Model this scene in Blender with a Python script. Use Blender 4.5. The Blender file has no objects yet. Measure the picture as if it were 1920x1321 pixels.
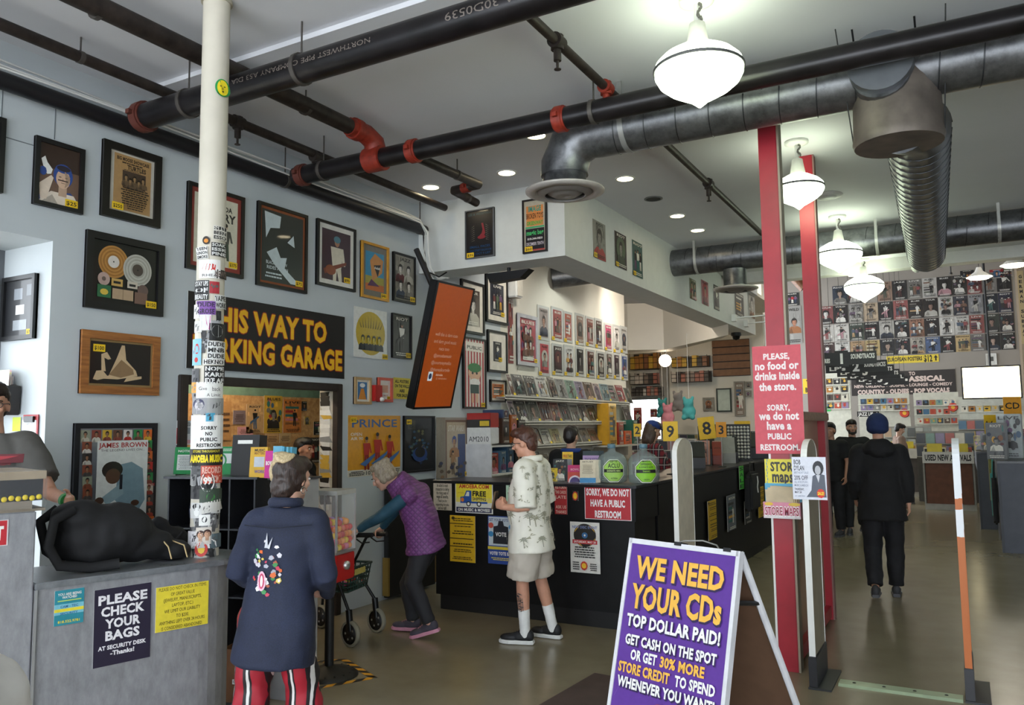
import bpy, bmesh, math, random
from mathutils import Vector, Matrix, noise, Quaternion
from mathutils.bvhtree import BVHTree
R_ = random.Random(7)
D = bpy.data
SC = bpy.context.scene
COL = SC.collection
# ---------------------------------------------------------------- camera, world, exposure
F_PX = 1506.0
CAM = Vector((0, 0, 1.7))
def _axes():
    d = lambda x, y: Vector((x - 960.0, -(y - 660.5), -F_PX))
    y = d(1805, 790).normalized()
    x = -d(-1750, 831); x -= x.dot(y) * y; x.normalize()
    return Matrix((x, y, x.cross(y)))
CAMR = _axes()                                   # camera axes -> world
cd = D.cameras.new('camera'); cd.sensor_width = 36; cd.sensor_fit = 'HORIZONTAL'
cd.lens = 36 * F_PX / 1920; cd.clip_start = 0.05; cd.clip_end = 200
co = D.objects.new('camera', cd); COL.objects.link(co)
co.matrix_world = Matrix.Translation(CAM) @ CAMR.to_4x4()
SC.camera = co
wd = D.worlds.new('daylight'); SC.world = wd; wd.use_nodes = True
bg = wd.node_tree.nodes['Background']
bg.inputs[0].default_value = (0.86, 0.93, 1.0, 1); bg.inputs[1].default_value = 5.2
SC.view_settings.view_transform = 'Standard'; SC.view_settings.look = 'None'
SC.view_settings.gamma = 1; SC.view_settings.use_curve_mapping = False
SC.view_settings.exposure = 0.6
def P(px, py, x=None, y=None, z=None):           # photo pixel -> point on a plane of the room
    r = CAMR @ Vector((px - 960.0, -(py - 660.5), -F_PX))
    if x is not None: t = x / r.x
    elif y is not None: t = y / r.y
    else: t = (z - CAM.z) / r.z
    return CAM + t * r
def PD(px, py, d):                               # photo pixel -> point at depth d
    r = CAMR @ Vector((px - 960.0, -(py - 660.5), -F_PX))
    return CAM + r * (d / F_PX)
# ---------------------------------------------------------------- materials
def lin(c):
    c = c / 255.0
    return c / 12.92 if c <= 0.04045 else ((c + 0.055) / 1.055) ** 2.4
def H(s):
    s = s.lstrip('#')
    if len(s) == 3: s = ''.join(a + a for a in s)
    return tuple(lin(int(s[i:i + 2], 16)) for i in (0, 2, 4))
class NT:
    def __init__(self, name):
        self.m = D.materials.new(name); self.m.use_nodes = True
        self.t = self.m.node_tree; self.n = self.t.nodes; self.l = self.t.links
        self.b = self.n['Principled BSDF']
    def new(self, t, **k):
        n = self.n.new(t)
        for a, v in k.items(): setattr(n, a, v)
        return n
    def link(self, a, b): self.l.new(a, b)
    def coord(self, kind='Object'): return self.new('ShaderNodeTexCoord').outputs[kind]
    def noise(self, scale, detail=4, rough=.55, vec=None):
        n = self.new('ShaderNodeTexNoise'); n.inputs['Scale'].default_value = scale
        n.inputs['Detail'].default_value = detail; n.inputs['Roughness'].default_value = rough
        self.link(vec if vec is not None else self.coord(), n.inputs['Vector']); return n.outputs['Fac']
    def ramp(self, fac, stops):
        r = self.new('ShaderNodeValToRGB'); e = r.color_ramp.elements
        while len(e) < len(stops): e.new(0.5)
        for q, (p, c) in zip(e, stops): q.position = p; q.color = (*c, 1) if len(c) == 3 else c
        self.link(fac, r.inputs[0]); return r.outputs[0]
    def mix(self, fac, a, b, mode='MIX'):
        n = self.new('ShaderNodeMix', data_type='RGBA', blend_type=mode)
        for s, v in ((0, fac), (6, a), (7, b)):
            if isinstance(v, (int, float)): n.inputs[s].default_value = v
            elif isinstance(v, tuple): n.inputs[s].default_value = (*v, 1)
            else: self.link(v, n.inputs[s])
        return n.outputs[2]
    def math(self, op, a, b=0.0, c=None):
        n = self.new('ShaderNodeMath', operation=op)
        for i, v in enumerate((a, b, c)):
            if v is None: continue
            if isinstance(v, (int, float)): n.inputs[i].default_value = v
            else: self.link(v, n.inputs[i])
        return n.outputs[0]
    def bump(self, h, s=.2, d=.01):
        n = self.new('ShaderNodeBump'); n.inputs['Strength'].default_value = s; n.inputs['Distance'].default_value = d
        self.link(h, n.inputs['Height']); self.link(n.outputs[0], self.b.inputs['Normal'])
    def set(self, **k):
        for a, v in k.items():
            s = self.b.inputs[a.replace('_', ' ')]
            if isinstance(v, (int, float)): s.default_value = v
            elif isinstance(v, tuple): s.default_value = (*v, 1) if len(v) == 3 else v
            else: self.link(v, s)
        return self
MC = {}
def mat(col, rough=.55, metal=0.0, var=.10, scale=9.0, bump=0.0, bscale=60.0, emit=None, es=0.0, spec=.5, coat=0.0):
    """plain procedural material: colour with a little noise variation"""
    key = (col, rough, metal, var, scale, bump, bscale, emit, es, spec, coat)
    if key in MC: return MC[key]
    t = NT('surface_' + col.lstrip('#')); c = H(col)
    f = t.noise(scale)
    lo = tuple(max(0, a * (1 - var)) for a in c); hi = tuple(min(1, a * (1 + var)) for a in c)
    t.set(Base_Color=t.ramp(f, [(.3, lo), (.7, hi)]), Roughness=rough, Metallic=metal)
    t.b.inputs['Specular IOR Level'].default_value = spec
    if coat: t.set(Coat_Weight=coat, Coat_Roughness=.08)
    if bump: t.bump(t.noise(bscale, 3), bump, .004)
    if emit: t.set(Emission_Color=H(emit), Emission_Strength=es)
    MC[key] = t.m; return t.m
def print_mat(name, rough, coat=0.0, es=0.0):
    t = NT(name); a = t.new('ShaderNodeAttribute'); a.attribute_name = 'Col'
    f = t.noise(30, 3)
    t.set(Base_Color=t.mix(.30, a.outputs['Color'], t.ramp(f, [(.3, (.62, .62, .62)), (.7, (1, 1, 1))]), 'MULTIPLY'), Roughness=rough)
    if coat: t.set(Coat_Weight=coat, Coat_Roughness=.04)
    if es: t.set(Emission_Color=a.outputs['Color'], Emission_Strength=es)
    return t.m
PRINT = print_mat('printed_paper', .55)
GLOSS = print_mat('print_behind_glass', .35, coat=.35)
SCREEN = print_mat('lit_screen', .3, es=.22)
def glass_mat(name, col='ffffff', alpha=.16, rough=.03):
    t = NT(name); tr = t.new('ShaderNodeBsdfTransparent'); mx = t.new('ShaderNodeMixShader')
    tr.inputs[0].default_value = (*H(col), 1)
    t.set(Base_Color=H(col), Roughness=rough); mx.inputs[0].default_value = alpha
    t.link(tr.outputs[0], mx.inputs[1]); t.link(t.b.outputs[0], mx.inputs[2])
    t.link(mx.outputs[0], t.n['Material Output'].inputs[0]); return t.m
CLEAR = glass_mat('clear_acrylic')
BOTTLE = glass_mat('bottle_plastic', 'dbe6e6', .2)
def wall_mat():
    t = NT('painted_wall'); f = t.noise(1.3, 5); g = t.noise(40, 3)
    t.set(Base_Color=t.ramp(f, [(.3, H('b9c0c3')), (.7, H('c4cacd'))]), Roughness=.6); t.bump(g, .12, .003); return t.m
WALL = wall_mat()
CREAM = mat('dcd6c8', .6, var=.03, scale=2, bump=.08)
CEIL = mat('d9d9dc', .75, var=.03, scale=1.2, bump=.1)
def floor_mat():
    t = NT('polished_concrete'); c = t.coord()
    a = t.noise(.6, 5, .6, c); b = t.noise(3.5, 5, .6, c)
    t.set(Base_Color=t.mix(.5, t.ramp(a, [(.25, H('7d735d')), (.75, H('8f856f'))]), t.ramp(b, [(.2, H('786e59')), (.8, H('918771'))])), Roughness=t.ramp(a, [(.2, (.2,) * 3), (.8, (.28,) * 3)]))
    t.b.inputs['Specular IOR Level'].default_value = .5; return t.m
FLOOR = floor_mat()
def steel_mat(name, c1, c2, rough, sc=(3, 3, 40), met=.85):
    t = NT(name); mp = t.new('ShaderNodeMapping'); mp.inputs['Scale'].default_value = sc
    t.link(t.coord(), mp.inputs[0]); f = t.noise(4, 6, .7, mp.outputs[0])
    t.set(Base_Color=t.ramp(f, [(.3, H(c1)), (.7, H(c2))]), Metallic=met, Roughness=t.ramp(f, [(.3, (rough,) * 3), (.7, (rough + .15,) * 3)])); return t.m
STEEL = steel_mat('brushed_steel', '8c8d90', 'adaeb2', .38, (5, 5, 2), .45)
DUCT = steel_mat('galvanised_duct', '58595b', '86878a', .33, (2.5, 2.5, 2.5))
PIPE = mat('1b181a', .32, .3, var=.45, scale=7, bump=.1)
RUSTY = mat('302824', .5, .3, var=.5, scale=14, bump=.2)
REDFIT = mat('8a2c1c', .5, .1, var=.3, scale=20)
BLACK = mat('141416', .5, var=.2)
BLACKGLOSS = mat('0f0f11', .25, var=.1)
WHITE = mat('e6e5e0', .45, var=.04)
DARKWOOD = mat('2a211d', .5, var=.3)
def wood_mat(name, c1, c2, sc=(2, 20, 20)):
    t = NT(name); mp = t.new('ShaderNodeMapping'); mp.inputs['Scale'].default_value = sc
    t.link(t.coord(), mp.inputs[0]); f = t.noise(2.2, 6, .6, mp.outputs[0])
    t.set(Base_Color=t.ramp(f, [(.3, H(c1)), (.7, H(c2))]), Roughness=.5); return t.m
OAK = wood_mat('oak_frame_wood', '7c4a22', 'b07238')
BEAMWOOD = wood_mat('beam_wood', '5c3a22', '8a5c38')
OSB = wood_mat('strand_board', 'a97a4c', 'd8ad78', (9, 9, 9))
# ---------------------------------------------------------------- mesh builder
_chr = {}
def _mk(body, bold):
    cu = D.curves.new('t', 'FONT'); cu.body = body; cu.size = 1; cu.offset = bold; cu.resolution_u = 2; cu.fill_mode = 'FRONT'
    ob = D.objects.new('t', cu); COL.objects.link(ob)
    me = bpy.data.meshes.new_from_object(ob.evaluated_get(bpy.context.evaluated_depsgraph_get()))
    v = [(a.co.x, a.co.y) for a in me.vertices]; f = [tuple(p.vertices) for p in me.polygons]
    D.objects.remove(ob); D.curves.remove(cu); D.meshes.remove(me); return v, f
def _font():
    w = lambda v: max(a for a, _ in v) - min(a for a, _ in v)
    hh = w(_mk('HH', 0)[0])
    for c in "ABCDEFGHIJKLMNOPQRSTUVWXYZabcdefghijklmnopqrstuvwxyz0123456789.,!?'&$%-:@_\u00a2()#/":
        adv = w(_mk('H' + c + 'H', 0)[0]) - hh
        for bd in (0, .02, .04, .065): _chr[c, bd] = (*_mk(c, bd), adv)
_font()
_glyph = {}
def glyphs(s, bold):
    bold = min((0, .02, .04, .065), key=lambda q: abs(q - bold)); k = (s, bold)
    if k in _glyph: return _glyph[k]
    v, f, x = [], [], 0
    for c in s:
        if c == ' ' or (c, bold) not in _chr: x += .3; continue
        gv, gf, adv = _chr[c, bold]; o = len(v)
        v += [(a + x, b) for a, b in gv]; f += [tuple(i + o for i in q) for q in gf]; x += adv + bold * .6
    if not v: v = [(0, 0), (.01, 0), (0, .01)]
    _glyph[k] = (v, f, min(a for a, _ in v), max(a for a, _ in v), min(b for _, b in v), max(b for _, b in v)); return _glyph[k]
I4 = Matrix.Identity(4)
class MB:
    def __init__(s): s.v = []; s.f = []; s.c = []; s.s = []; s.mi = []; s.mx = False; s.col = (1, 1, 1); s.z = 0; s.cm = 0
    def add(s, vs, fs, smooth=False, M=None, col=None):
        o = len(s.v)
        s.v += [tuple(M @ Vector(q)) for q in vs] if M is not None else [tuple(q) for q in vs]
        c = col if col is not None else s.col
        for q in fs: s.f.append(tuple(i + o for i in q)); s.c.append(c); s.s.append(smooth); s.mi.append(s.cm)
        return s
    def box(s, a, b, M=None, col=None):
        (x0, y0, z0), (x1, y1, z1) = a, b
        return s.add([(x0, y0, z0), (x1, y0, z0), (x1, y1, z0), (x0, y1, z0), (x0, y0, z1), (x1, y0, z1), (x1, y1, z1), (x0, y1, z1)],
              [(3, 2, 1, 0), (4, 5, 6, 7), (0, 1, 5, 4), (1, 2, 6, 5), (2, 3, 7, 6), (3, 0, 4, 7)], M=M, col=col)
    def cbox(s, c, d, M=None, col=None):
        return s.box([c[i] - d[i] / 2 for i in range(3)], [c[i] + d[i] / 2 for i in range(3)], M, col)
    def prism(s, pts, z0, z1, M=None, col=None):
        n = len(pts)
        return s.add([(x, y, z0) for x, y in pts] + [(x, y, z1) for x, y in pts],
              [tuple(range(n - 1, -1, -1)), tuple(range(n, 2 * n))] + [(i, (i + 1) % n, n + (i + 1) % n, n + i) for i in range(n)], M=M, col=col)
    def tube(s, pts, r, n=10, M=None, cap=True, col=None, flat=1.0):
        pts = [Vector(p) for p in pts]; rs = r if isinstance(r, (list, tuple)) else [r] * len(pts)
        vs = []; up = None
        for i, p in enumerate(pts):
            t = (pts[min(i + 1, len(pts) - 1)] - pts[max(i - 1, 0)])
            if t.length < 1e-9: t = Vector((0, 0, 1))
            t.normalize()
            if up is None:
                up = Vector((0, 0, 1)) if abs(t.z) < .9 else Vector((1, 0, 0))
            a = t.cross(up); a.normalize(); b = a.cross(t); up = b
            for k in range(n):
                w = 2 * math.pi * k / n
                vs.append(p + a * math.cos(w) * rs[i] + b * math.sin(w) * rs[i] * flat)
        m = len(pts)
        fs = [(i * n + k, i * n + (k + 1) % n, (i + 1) * n + (k + 1) % n, (i + 1) * n + k) for i in range(m - 1) for k in range(n)]
        s.add(vs, fs, True, M, col)
        if cap: s.add(vs[:n] + vs[-n:], [tuple(range(n - 1, -1, -1)), tuple(range(n, 2 * n))], False, M, col)
        return s
    def cyl(s, a, b, r, n=14, M=None, r2=None, col=None): return s.tube([a, b], [r, r if r2 is None else r2], n, M, col=col)
    def lathe(s, prof, n=24, M=None, col=None, cap=True):
        m = len(prof); vs = [(r * math.cos(2 * math.pi * k / n), r * math.sin(2 * math.pi * k / n), z) for r, z in prof for k in range(n)]
        fs = [(i * n + k, i * n + (k + 1) % n, (i + 1) * n + (k + 1) % n, (i + 1) * n + k) for i in range(m - 1) for k in range(n)]
        s.add(vs, fs, True, M, col)
        if cap: s.add(vs[:n] + vs[-n:], [tuple(range(n - 1, -1, -1)), tuple(range(n, 2 * n))], False, M, col)
        return s
    def ell(s, c, r, n=14, m=9, M=None, col=None):
        r = r if isinstance(r, (tuple, list)) else (r, r, r)
        vs = [(c[0], c[1], c[2] - r[2])]; 
        for i in range(1, m):
            t = -math.pi / 2 + math.pi * i / m
            vs += [(c[0] + r[0] * math.cos(t) * math.cos(2 * math.pi * k / n), c[1] + r[1] * math.cos(t) * math.sin(2 * math.pi * k / n), c[2] + r[2] * math.sin(t)) for k in range(n)]
        vs.append((c[0], c[1], c[2] + r[2])); L = len(vs) - 1
        fs = [(0, 1 + (k + 1) % n, 1 + k) for k in range(n)]
        fs += [(1 + i * n + k, 1 + i * n + (k + 1) % n, 1 + (i + 1) * n + (k + 1) % n, 1 + (i + 1) * n + k) for i in range(m - 2) for k in range(n)]
        fs += [(L, 1 + (m - 2) * n + k, 1 + (m - 2) * n + (k + 1) % n) for k in range(n)]
        return s.add(vs, fs, True, M, col)
    # flat print, local xy plane, each layer a hair above the last
    def lay(s): s.z += .00025; return s.z
    def flat(s, pts, col, M=None):
        z = s.lay(); return s.add([(x, y, z) for x, y in pts], [tuple(range(len(pts)))], col=col, M=M)
    def rect(s, x0, y0, x1, y1, col): return s.flat([(x0, y0), (x1, y0), (x1, y1), (x0, y1)], col)
    def disc(s, cx, cy, rx, ry, col, n=20, a0=0, a1=2 * math.pi):
        return s.flat([(cx + rx * math.cos(a0 + (a1 - a0) * k / n), cy + ry * math.sin(a0 + (a1 - a0) * k / n)) for k in range(n + (a1 - a0 < 6.2))], col)
    def text(s, t, cx, cy, h, w=None, col=(0, 0, 0), bold=.02, shear=0, left=False, M=None):
        """text centred on cx with cap height h, squeezed to width w"""
        v, f, x0, x1, y0, y1 = glyphs(t, bold)
        sy = h / max(.7 if any(ch.isupper() or ch.isdigit() for ch in t) else .52, .1)
        sx = sy if w is None else w / max(x1 - x0, 1e-6)
        mx = x0 if left else (x0 + x1) / 2
        z = s.lay()
        return s.add([(cx + (x - mx) * sx + shear * y * sy, cy - h / 2 + y * sy, z) for x, y in v], f, col=col, M=M)
    def build(s, name, m, parent=None, M=None, bevel=0, sub=0, fix=True):
        me = D.meshes.new(name); me.from_pydata(s.v, [], s.f)
        for q in (m if isinstance(m, (list, tuple)) else [m]): me.materials.append(q)
        me.polygons.foreach_set('use_smooth', s.s)
        if any(s.mi): me.polygons.foreach_set('material_index', s.mi)
        if m in (PRINT, GLOSS, SCREEN) or s.mx:
            ca = me.color_attributes.new('Col', 'FLOAT_COLOR', 'CORNER'); buf = []
            for p, c in zip(me.polygons, s.c): buf += [*c, 1.0] * p.loop_total
            ca.data.foreach_set('color', buf)
        if bevel:
            b = bmesh.new(); b.from_mesh(me)
            bmesh.ops.bevel(b, geom=[e for e in b.edges if len(e.link_faces) == 2 and e.calc_face_angle(0) > .6], offset=bevel, segments=2, affect='EDGES', clamp_overlap=True)
            b.to_mesh(me); b.free()
        me.update()
        o = D.objects.new(name, me); COL.objects.link(o)
        if parent: o.parent = parent
        if M is not None: o.matrix_local = M
        if sub: md = o.modifiers.new('subsurf', 'SUBSURF'); md.levels = sub; md.render_levels = sub
        return o
def tag(o, label, cat, group=None, kind=None):
    if label: o['label'] = label
    if cat: o['category'] = cat
    if group: o['group'] = group
    if kind: o['kind'] = kind
    return o
def thing(name, label, cat, M=None, group=None):
    o = D.objects.new(name, None); COL.objects.link(o); o.empty_display_size = .1
    if M is not None: o.matrix_world = M
    return tag(o, label, cat, group)
def struct(o): o['kind'] = 'structure'; return o
def plane_M(o, right, up):                       # local x=right, y=up, z=out of the surface
    r = Vector(right).normalized(); u = Vector(up); u = (u - u.dot(r) * r).normalized(); n = r.cross(u)
    return Matrix.Translation(o) @ Matrix((r, u, n)).transposed().to_4x4()
XW = -5.13
def wallx(p, off=.004, x=XW): return plane_M(Vector((x + off, p[1], p[2])), (0, 1, 0), (0, 0, 1))
def facey(p, off=.004): return plane_M(Vector((p[0], p[1] - off, p[2])), (1, 0, 0), (0, 0, 1))
def at(x, y, z=0, rz=0): return Matrix.Translation((x, y, z)) @ Matrix.Rotation(math.radians(rz), 4, 'Z')

def copies(o, mats):
    """more objects sharing o's mesh, same parent"""
    for M in mats:
        c = o.copy(); COL.objects.link(c); c.parent = o.parent; c.matrix_local = M
# ---------------------------------------------------------------- setting
def slab(name, boxes, m, bevel=0):
    b = MB()
    for a, c in boxes: b.box(a, c)
    return struct(b.build(name, m, bevel=bevel))
ZC = 4.15
slab('floor', [((-10, -4, -.1), (6, 28.2, 0))], FLOOR)
slab('ceiling', [((-5.9, -4, ZC), (6, 13.2, ZC + .15)), ((-8.6, 13.2, ZC), (-3.3, 15.6, ZC + .15))], CEIL)
slab('trim_1', [((-4.95, 3.58, 4.115), (5.9, 3.74, 4.149))], CEIL)
slab('trim_2', [((-3.3, 13.1, 3.98), (5.9, 13.35, 4.15)), ((-3.3, 13.2, 4.16), (5.9, 13.35, 6.6))], WHITE)
slab('ceiling', [((-9, 13.36, 6.6), (6, 28.2, 6.75))], mat('8d857c', .8))
slab('wall_left', [((-5.33, 3.05, 0), (XW, 4.07, ZC)), ((-5.33, 4.07, 2.09), (XW, 5.83, ZC)), ((-5.33, 5.83, 0), (XW, 8.9, ZC)),
    ((-5.75, -4, 2.944), (XW, 3.05, ZC)), ((-5.75, 3.05, 0), (-5.33, 3.2, 2.944)), ((-5.75, 3.05, 2.944), (-5.33, 3.2, ZC))], WALL)
slab('wall_left', [((-5.33, 8.9, 0), (XW, 13.3, ZC))], CREAM)
slab('wall_right', [((5.9, -4, 0), (6.05, 28.2, 6.6))], WALL)
slab('wall_back', [((-9, 28, 0), (6, 28.2, 6.6))], mat('8f8982', .7, var=.04, scale=1))
# recess beyond the end of the left wall: wall with a window
w0, w1 = P(1176, 746, y=18), P(1252, 832, y=18)
slab('wall_far', [((-9, 18, 0), (w0.x, 18.2, 4.14)), ((w1.x, 18, 0), (-3.72, 18.2, 4.14)), ((w0.x, 18, w0.z), (w1.x, 18.2, 4.14)), ((w0.x, 18, 0), (w1.x, 18.2, w1.z)),
    ((-9, 18, 4.14), (-3.72, 18.2, 6.6)), ((-9, 13.3, 0), (-8.8, 18, 6.6)), ((-8.8, 13.3, 0), (-5.33, 13.45, 4.14))], CREAM)
b = MB(); b.box((w0.x, 17.97, w0.z - .05), (w1.x, 18.0, w0.z)); b.box((w0.x, 17.97, w1.z), (w1.x, 18.0, w1.z + .05)); b.box((w0.x, 17.97, w1.z), (w0.x + .05, 18.0, w0.z)); b.box((w1.x - .05, 17.97, w1.z), (w1.x, 18.0, w0.z))
wn = struct(b.build('window_1', mat('a9a6a0', .4)))
MB().box((w0.x, 18.1, w1.z), (w1.x, 18.105, w0.z)).build('pane', CLEAR, wn)
slab('ceiling', [((-8.8, 15.6, 4.14), (-3.3, 18, 4.2))], CREAM)
# soffit ring over the counters
YS, XS, ZS = 7.113, -3.35, 3.385
slab('trim_3', [((XW, YS, ZS), (XS, YS + .38, ZC)), ((XS - .41, YS + .38, ZS), (XS, 15.55, ZC))], mat('d4d6d2', .6, var=.03, bump=.06))
A_, B_, C_ = P(1178, 656, z=3.2), P(1245, 655, z=3.2), P(1366, 627.5, z=3.2)
b = MB(); q = [A_ + Vector((-3, .3, 0)), A_, B_, C_, C_ + Vector((-.25, .5, 0)), B_ + Vector((0, .45, 0)), A_ + Vector((-3, .75, 0))]
b.prism([(p.x, p.y) for p in q], 3.2, 4.14); struct(b.build('trim_4', CREAM))
# entrance side, behind the viewpoint: storefront with tall panes
b = MB(); b.box((-5.75, -4.1, 3.6), (6, -3.9, ZC)); b.box((-5.75, -4.1, 0), (6, -3.9, .25))
for x in (-5.7, -3.4, -1.1, 1.2, 3.5, 5.85): b.box((x - .05, -4.1, .25), (x + .05, -3.9, 3.6))
struct(b.build('wall_front', mat('8c8f93', .4, .6)))
b = MB(); b.box((-5.75, 2.9, 0), (-5.68, 3.05, 2.944)); b.box((-5.75, -4, 2.84), (-5.68, 2.9, 2.944)); b.box((-5.75, 1.55, 0), (-5.68, 1.65, 2.84))
wn = struct(b.build('window_2', mat('6e7073', .4, .5)))
MB().box((-5.72, 1.65, 0), (-5.715, 2.9, 2.84)).build('pane', CLEAR, wn)
slab('wall_light_block', [((-5.75, -4, 0), (-5.66, 1.55, 2.84))], WALL)  # unseen wall added to block daylight from the left and dim the reveal
# doorway to the passage
b = MB(); b.box((-5.16, 5.775, 0), (-5.09, 5.845, 2.12)); b.box((-5.16, 4.04, 0), (-5.09, 4.11, 2.12)); b.box((-5.16, 4.11, 2.05), (-5.09, 5.775, 2.12))
dr = struct(b.build('door_1', DARKWOOD, bevel=.006))
MB().box((-5.34, 5.80, 0), (-5.161, 5.829, 2.07)).build('jamb_lining', mat('b9b2a4', .6, var=.2), dr)
b = MB(); rng = random.Random(77)
for k in range(26):
    z = .95 + .042 * k; b.add([(-5.33 + rng.uniform(0, .05), 5.7985 - .0002 * k, z), (-5.2 + rng.uniform(-.03, .03), 5.7985 - .0002 * k, z + rng.uniform(-.01, .01)), (-5.21, 5.7985 - .0002 * k, z + .05), (-5.33, 5.7985 - .0002 * k, z + .045)], [(0, 1, 2, 3)], col=H(rng.choice(('e6e4de', '1a1a1a', '2a2a2c', 'd8d6d0', 'c9a03a', '8a8a88'))))
o = b.build('jamb_stickers', PRINT, dr); o['kind'] = 'stuff'
slab('wall_passage', [((-6.75, 3.3, 0), (-6.6, 7.6, 3))], mat('6f8f80', .7, var=.2))
slab('wall_passage', [((-6.6, 7.45, 0), (-5.33, 7.6, 3))], mat('6f8f80', .7, var=.2)); slab('wall_passage', [((-6.6, 3.21, 0), (-5.34, 3.3, 2.7))], mat('6f8f80', .7, var=.2))
slab('ceiling', [((-6.6, 3.3, 2.7), (-5.34, 7.45, 2.8))], mat('6f8f80', .7, var=.2))
b = MB(); b.box((-6.59, 3.35, .02), (-6.57, 7.4, 2.06)); tag(b.build('strand_board', OSB), 'plywood board covered in stickers and flyers inside the garage doorway', 'board')
# black double action door leaf standing against the wall behind the walker
b = MB(); a0, a1 = P(727, 1110, x=-5.05), P(815, 1110, x=-5.05)
t = thing('door_leaf', 'black door leaf with brass edge strips folded against the wall', 'door', Matrix.Translation((-5.07, a0.y, 0)))
MB().box((-.03, 0, .03), (.03, a1.y - a0.y, 1.15)).build('panel', BLACK, t, bevel=.004)
MB().box((-.036, -.012, .05), (.036, .012, .42)).build('edge_strip', mat('a98a4a', .4, .7), t)
MB().box((-.036, a1.y - a0.y - .01, .05), (.036, a1.y - a0.y + .012, 1.1)).build('edge_strip', mat('8a7350', .5, .5), t)
# hairline panel joints on the left wall (recessed seams)
b = MB(); s0 = P(8, 160, x=XW + .002); 
for px, ya, yb in ((6, 158, 225), (105, 195, 262)):
    p0, p1 = P(px, ya, x=XW + .002), P(px, yb, x=XW + .002); b.box((XW, p0.y - .003, p1.z), (XW + .002, p0.y + .003, p0.z))
p0, p1 = P(8, 256, x=XW + .002), P(66, 268, x=XW + .002); b.box((XW, p0.y, p0.z - .003), (XW + .002, p1.y, p0.z + .003))
struct(b.build('trim_5', mat('6d7377', .7)))
# ---------------------------------------------------------------- ceiling pipes, ducts
def ring(b, p, ax, r, w, n=18):
    p = Vector(p); a = Vector(ax).normalized() * w / 2; b.tube([p - a, p + a], r, n)
def pipe(name, label, pts, r, m=PIPE, couplings=(), hangers=(), n=16, group=None, cm=None):
    t = thing(name, label, 'pipe', Matrix.Translation(pts[0]), group); o = Vector(pts[0])
    MB().tube([Vector(p) - o for p in pts], r, n).build('pipe_run', m, t)
    for p, ax in couplings:
        b = MB(); ring(b, Vector(p) - o, ax, r * 1.2, .06); ring(b, Vector(p) - o, ax, r * 1.08, .09)
        a = Vector(ax).normalized(); sd = a.cross(Vector((0, 0, 1)))
        for s in (-1, 1): b.cbox(Vector(p) - o + sd * s * r * 1.3, (.035, .035, .03))
        b.build('coupling', REDFIT if p[0] > -4.75 else mat('5a2a20', .6), t)
    for p, ax in hangers:
        b = MB(); q = Vector(p) - o; ring(b, q, ax, r * 1.1, .03); b.cyl(q + Vector((0, 0, r)), q + Vector((0, 0, ZC - p[2])), .006, 6); b.build('hanger', mat('55504c', .5, .5), t)
    return t
XX, YY = (1, 0, 0), (0, 1, 0)
t = pipe('sprinkler_main', 'thick black pipe with stamped lettering crossing the ceiling behind the cream pole', [(-4.86, 3.45, 3.85), (5.85, 3.45, 3.85)], .088, couplings=[((-4.8, 3.45, 3.85), XX)], hangers=[((-4.35, 3.45, 3.85), XX), ((-3.35, 3.45, 3.85), XX)])
lt = mat('6f665f', .6)
for s, x0, h in (('NORTHWEST PIPE COMPANY A53 DIA 6.625', -2.75, 1.25), ('MADE IN USA 30D0539', -1.35, .9)):
    b = MB(); v, f, xa, xb, ya, yb = glyphs(s, .0); k = h / (xb - xa)
    b.add([((x0 - x * k) - -4.86, -.0885 * math.cos((y * k * .7) / .088 - .15), -.0885 * math.sin((y * k * .7) / .088 - .15)) for x, y in v], f)
    b.build('stamped_lettering', lt, t)['kind'] = 'stuff'
pipe('sprinkler_main', 'long black pipe with red couplings running beside the silver duct', [(-4.86, 4.96, 3.85), (5.85, 4.96, 3.85)], .078,
     couplings=[((-4.78, 4.96, 3.85), XX), ((-3.62, 4.96, 3.85), XX), ((-2.35, 4.96, 3.85), XX)], hangers=[((-4.55, 4.96, 3.85), XX), ((-2.1, 4.96, 3.85), XX)])
t = pipe('sprinkler_branch', 'brown pipe running from top left edge to a red elbow fitting', [(-4.06, -3.9, 4.03), (-4.02, 4.72, 4.03)], .06, m=RUSTY, hangers=[((-4.03, 4.2, 4.03), YY), ((-4.05, 2.6, 4.03), YY)])
b = MB(); o = Vector((-4.06, -3.9, 4.03))
b.tube([Vector(p) - o for p in ((-4.02, 4.66, 4.03), (-4.02, 4.86, 4.03), (-4.01, 4.95, 3.99), (-4.0, 4.97, 3.86))], [.07, .078, .085, .095], 14)
ring(b, Vector((-4.02, 4.74, 4.03)) - o, YY, .085, .07); ring(b, Vector((-4.0, 4.96, 3.85)) - o, XX, .1, .16); b.build('red_elbow', REDFIT, t)
t = pipe('sprinkler_branch', 'thin dark pipe with a sprinkler head nearest the left wall pipe', [(-4.67, -3.9, 4.02), (-4.67, 6.95, 4.02)], .036, m=RUSTY, hangers=[((-4.67, 2.9, 4.02), YY)])
def spk(t, o, p, m=RUSTY, s=1):
    b = MB(); p = Vector(p) - Vector(o); b.cyl(p + Vector((0, 0, .04)), p + Vector((0, 0, -.05)), .04 * s, 10); b.cyl(p + Vector((0, 0, -.05)), p + Vector((0, 0, -.12)), .024 * s, 10)
    b.cyl(p + Vector((0, 0, -.12)), p + Vector((0, 0, -.17)), .009, 6); b.cyl(p + Vector((0, 0, -.17)), p + Vector((0, 0, -.175)), .022, 10); ring(b, p, YY, .048 * s, .09); b.build('sprinkler_head', m, t)
spk(t, (-4.67, -3.9, 4.02), (-4.67, 4.15, 4.02)); spk(t, (-4.67, -3.9, 4.02), (-4.67, 5.0, 4.0))
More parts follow.
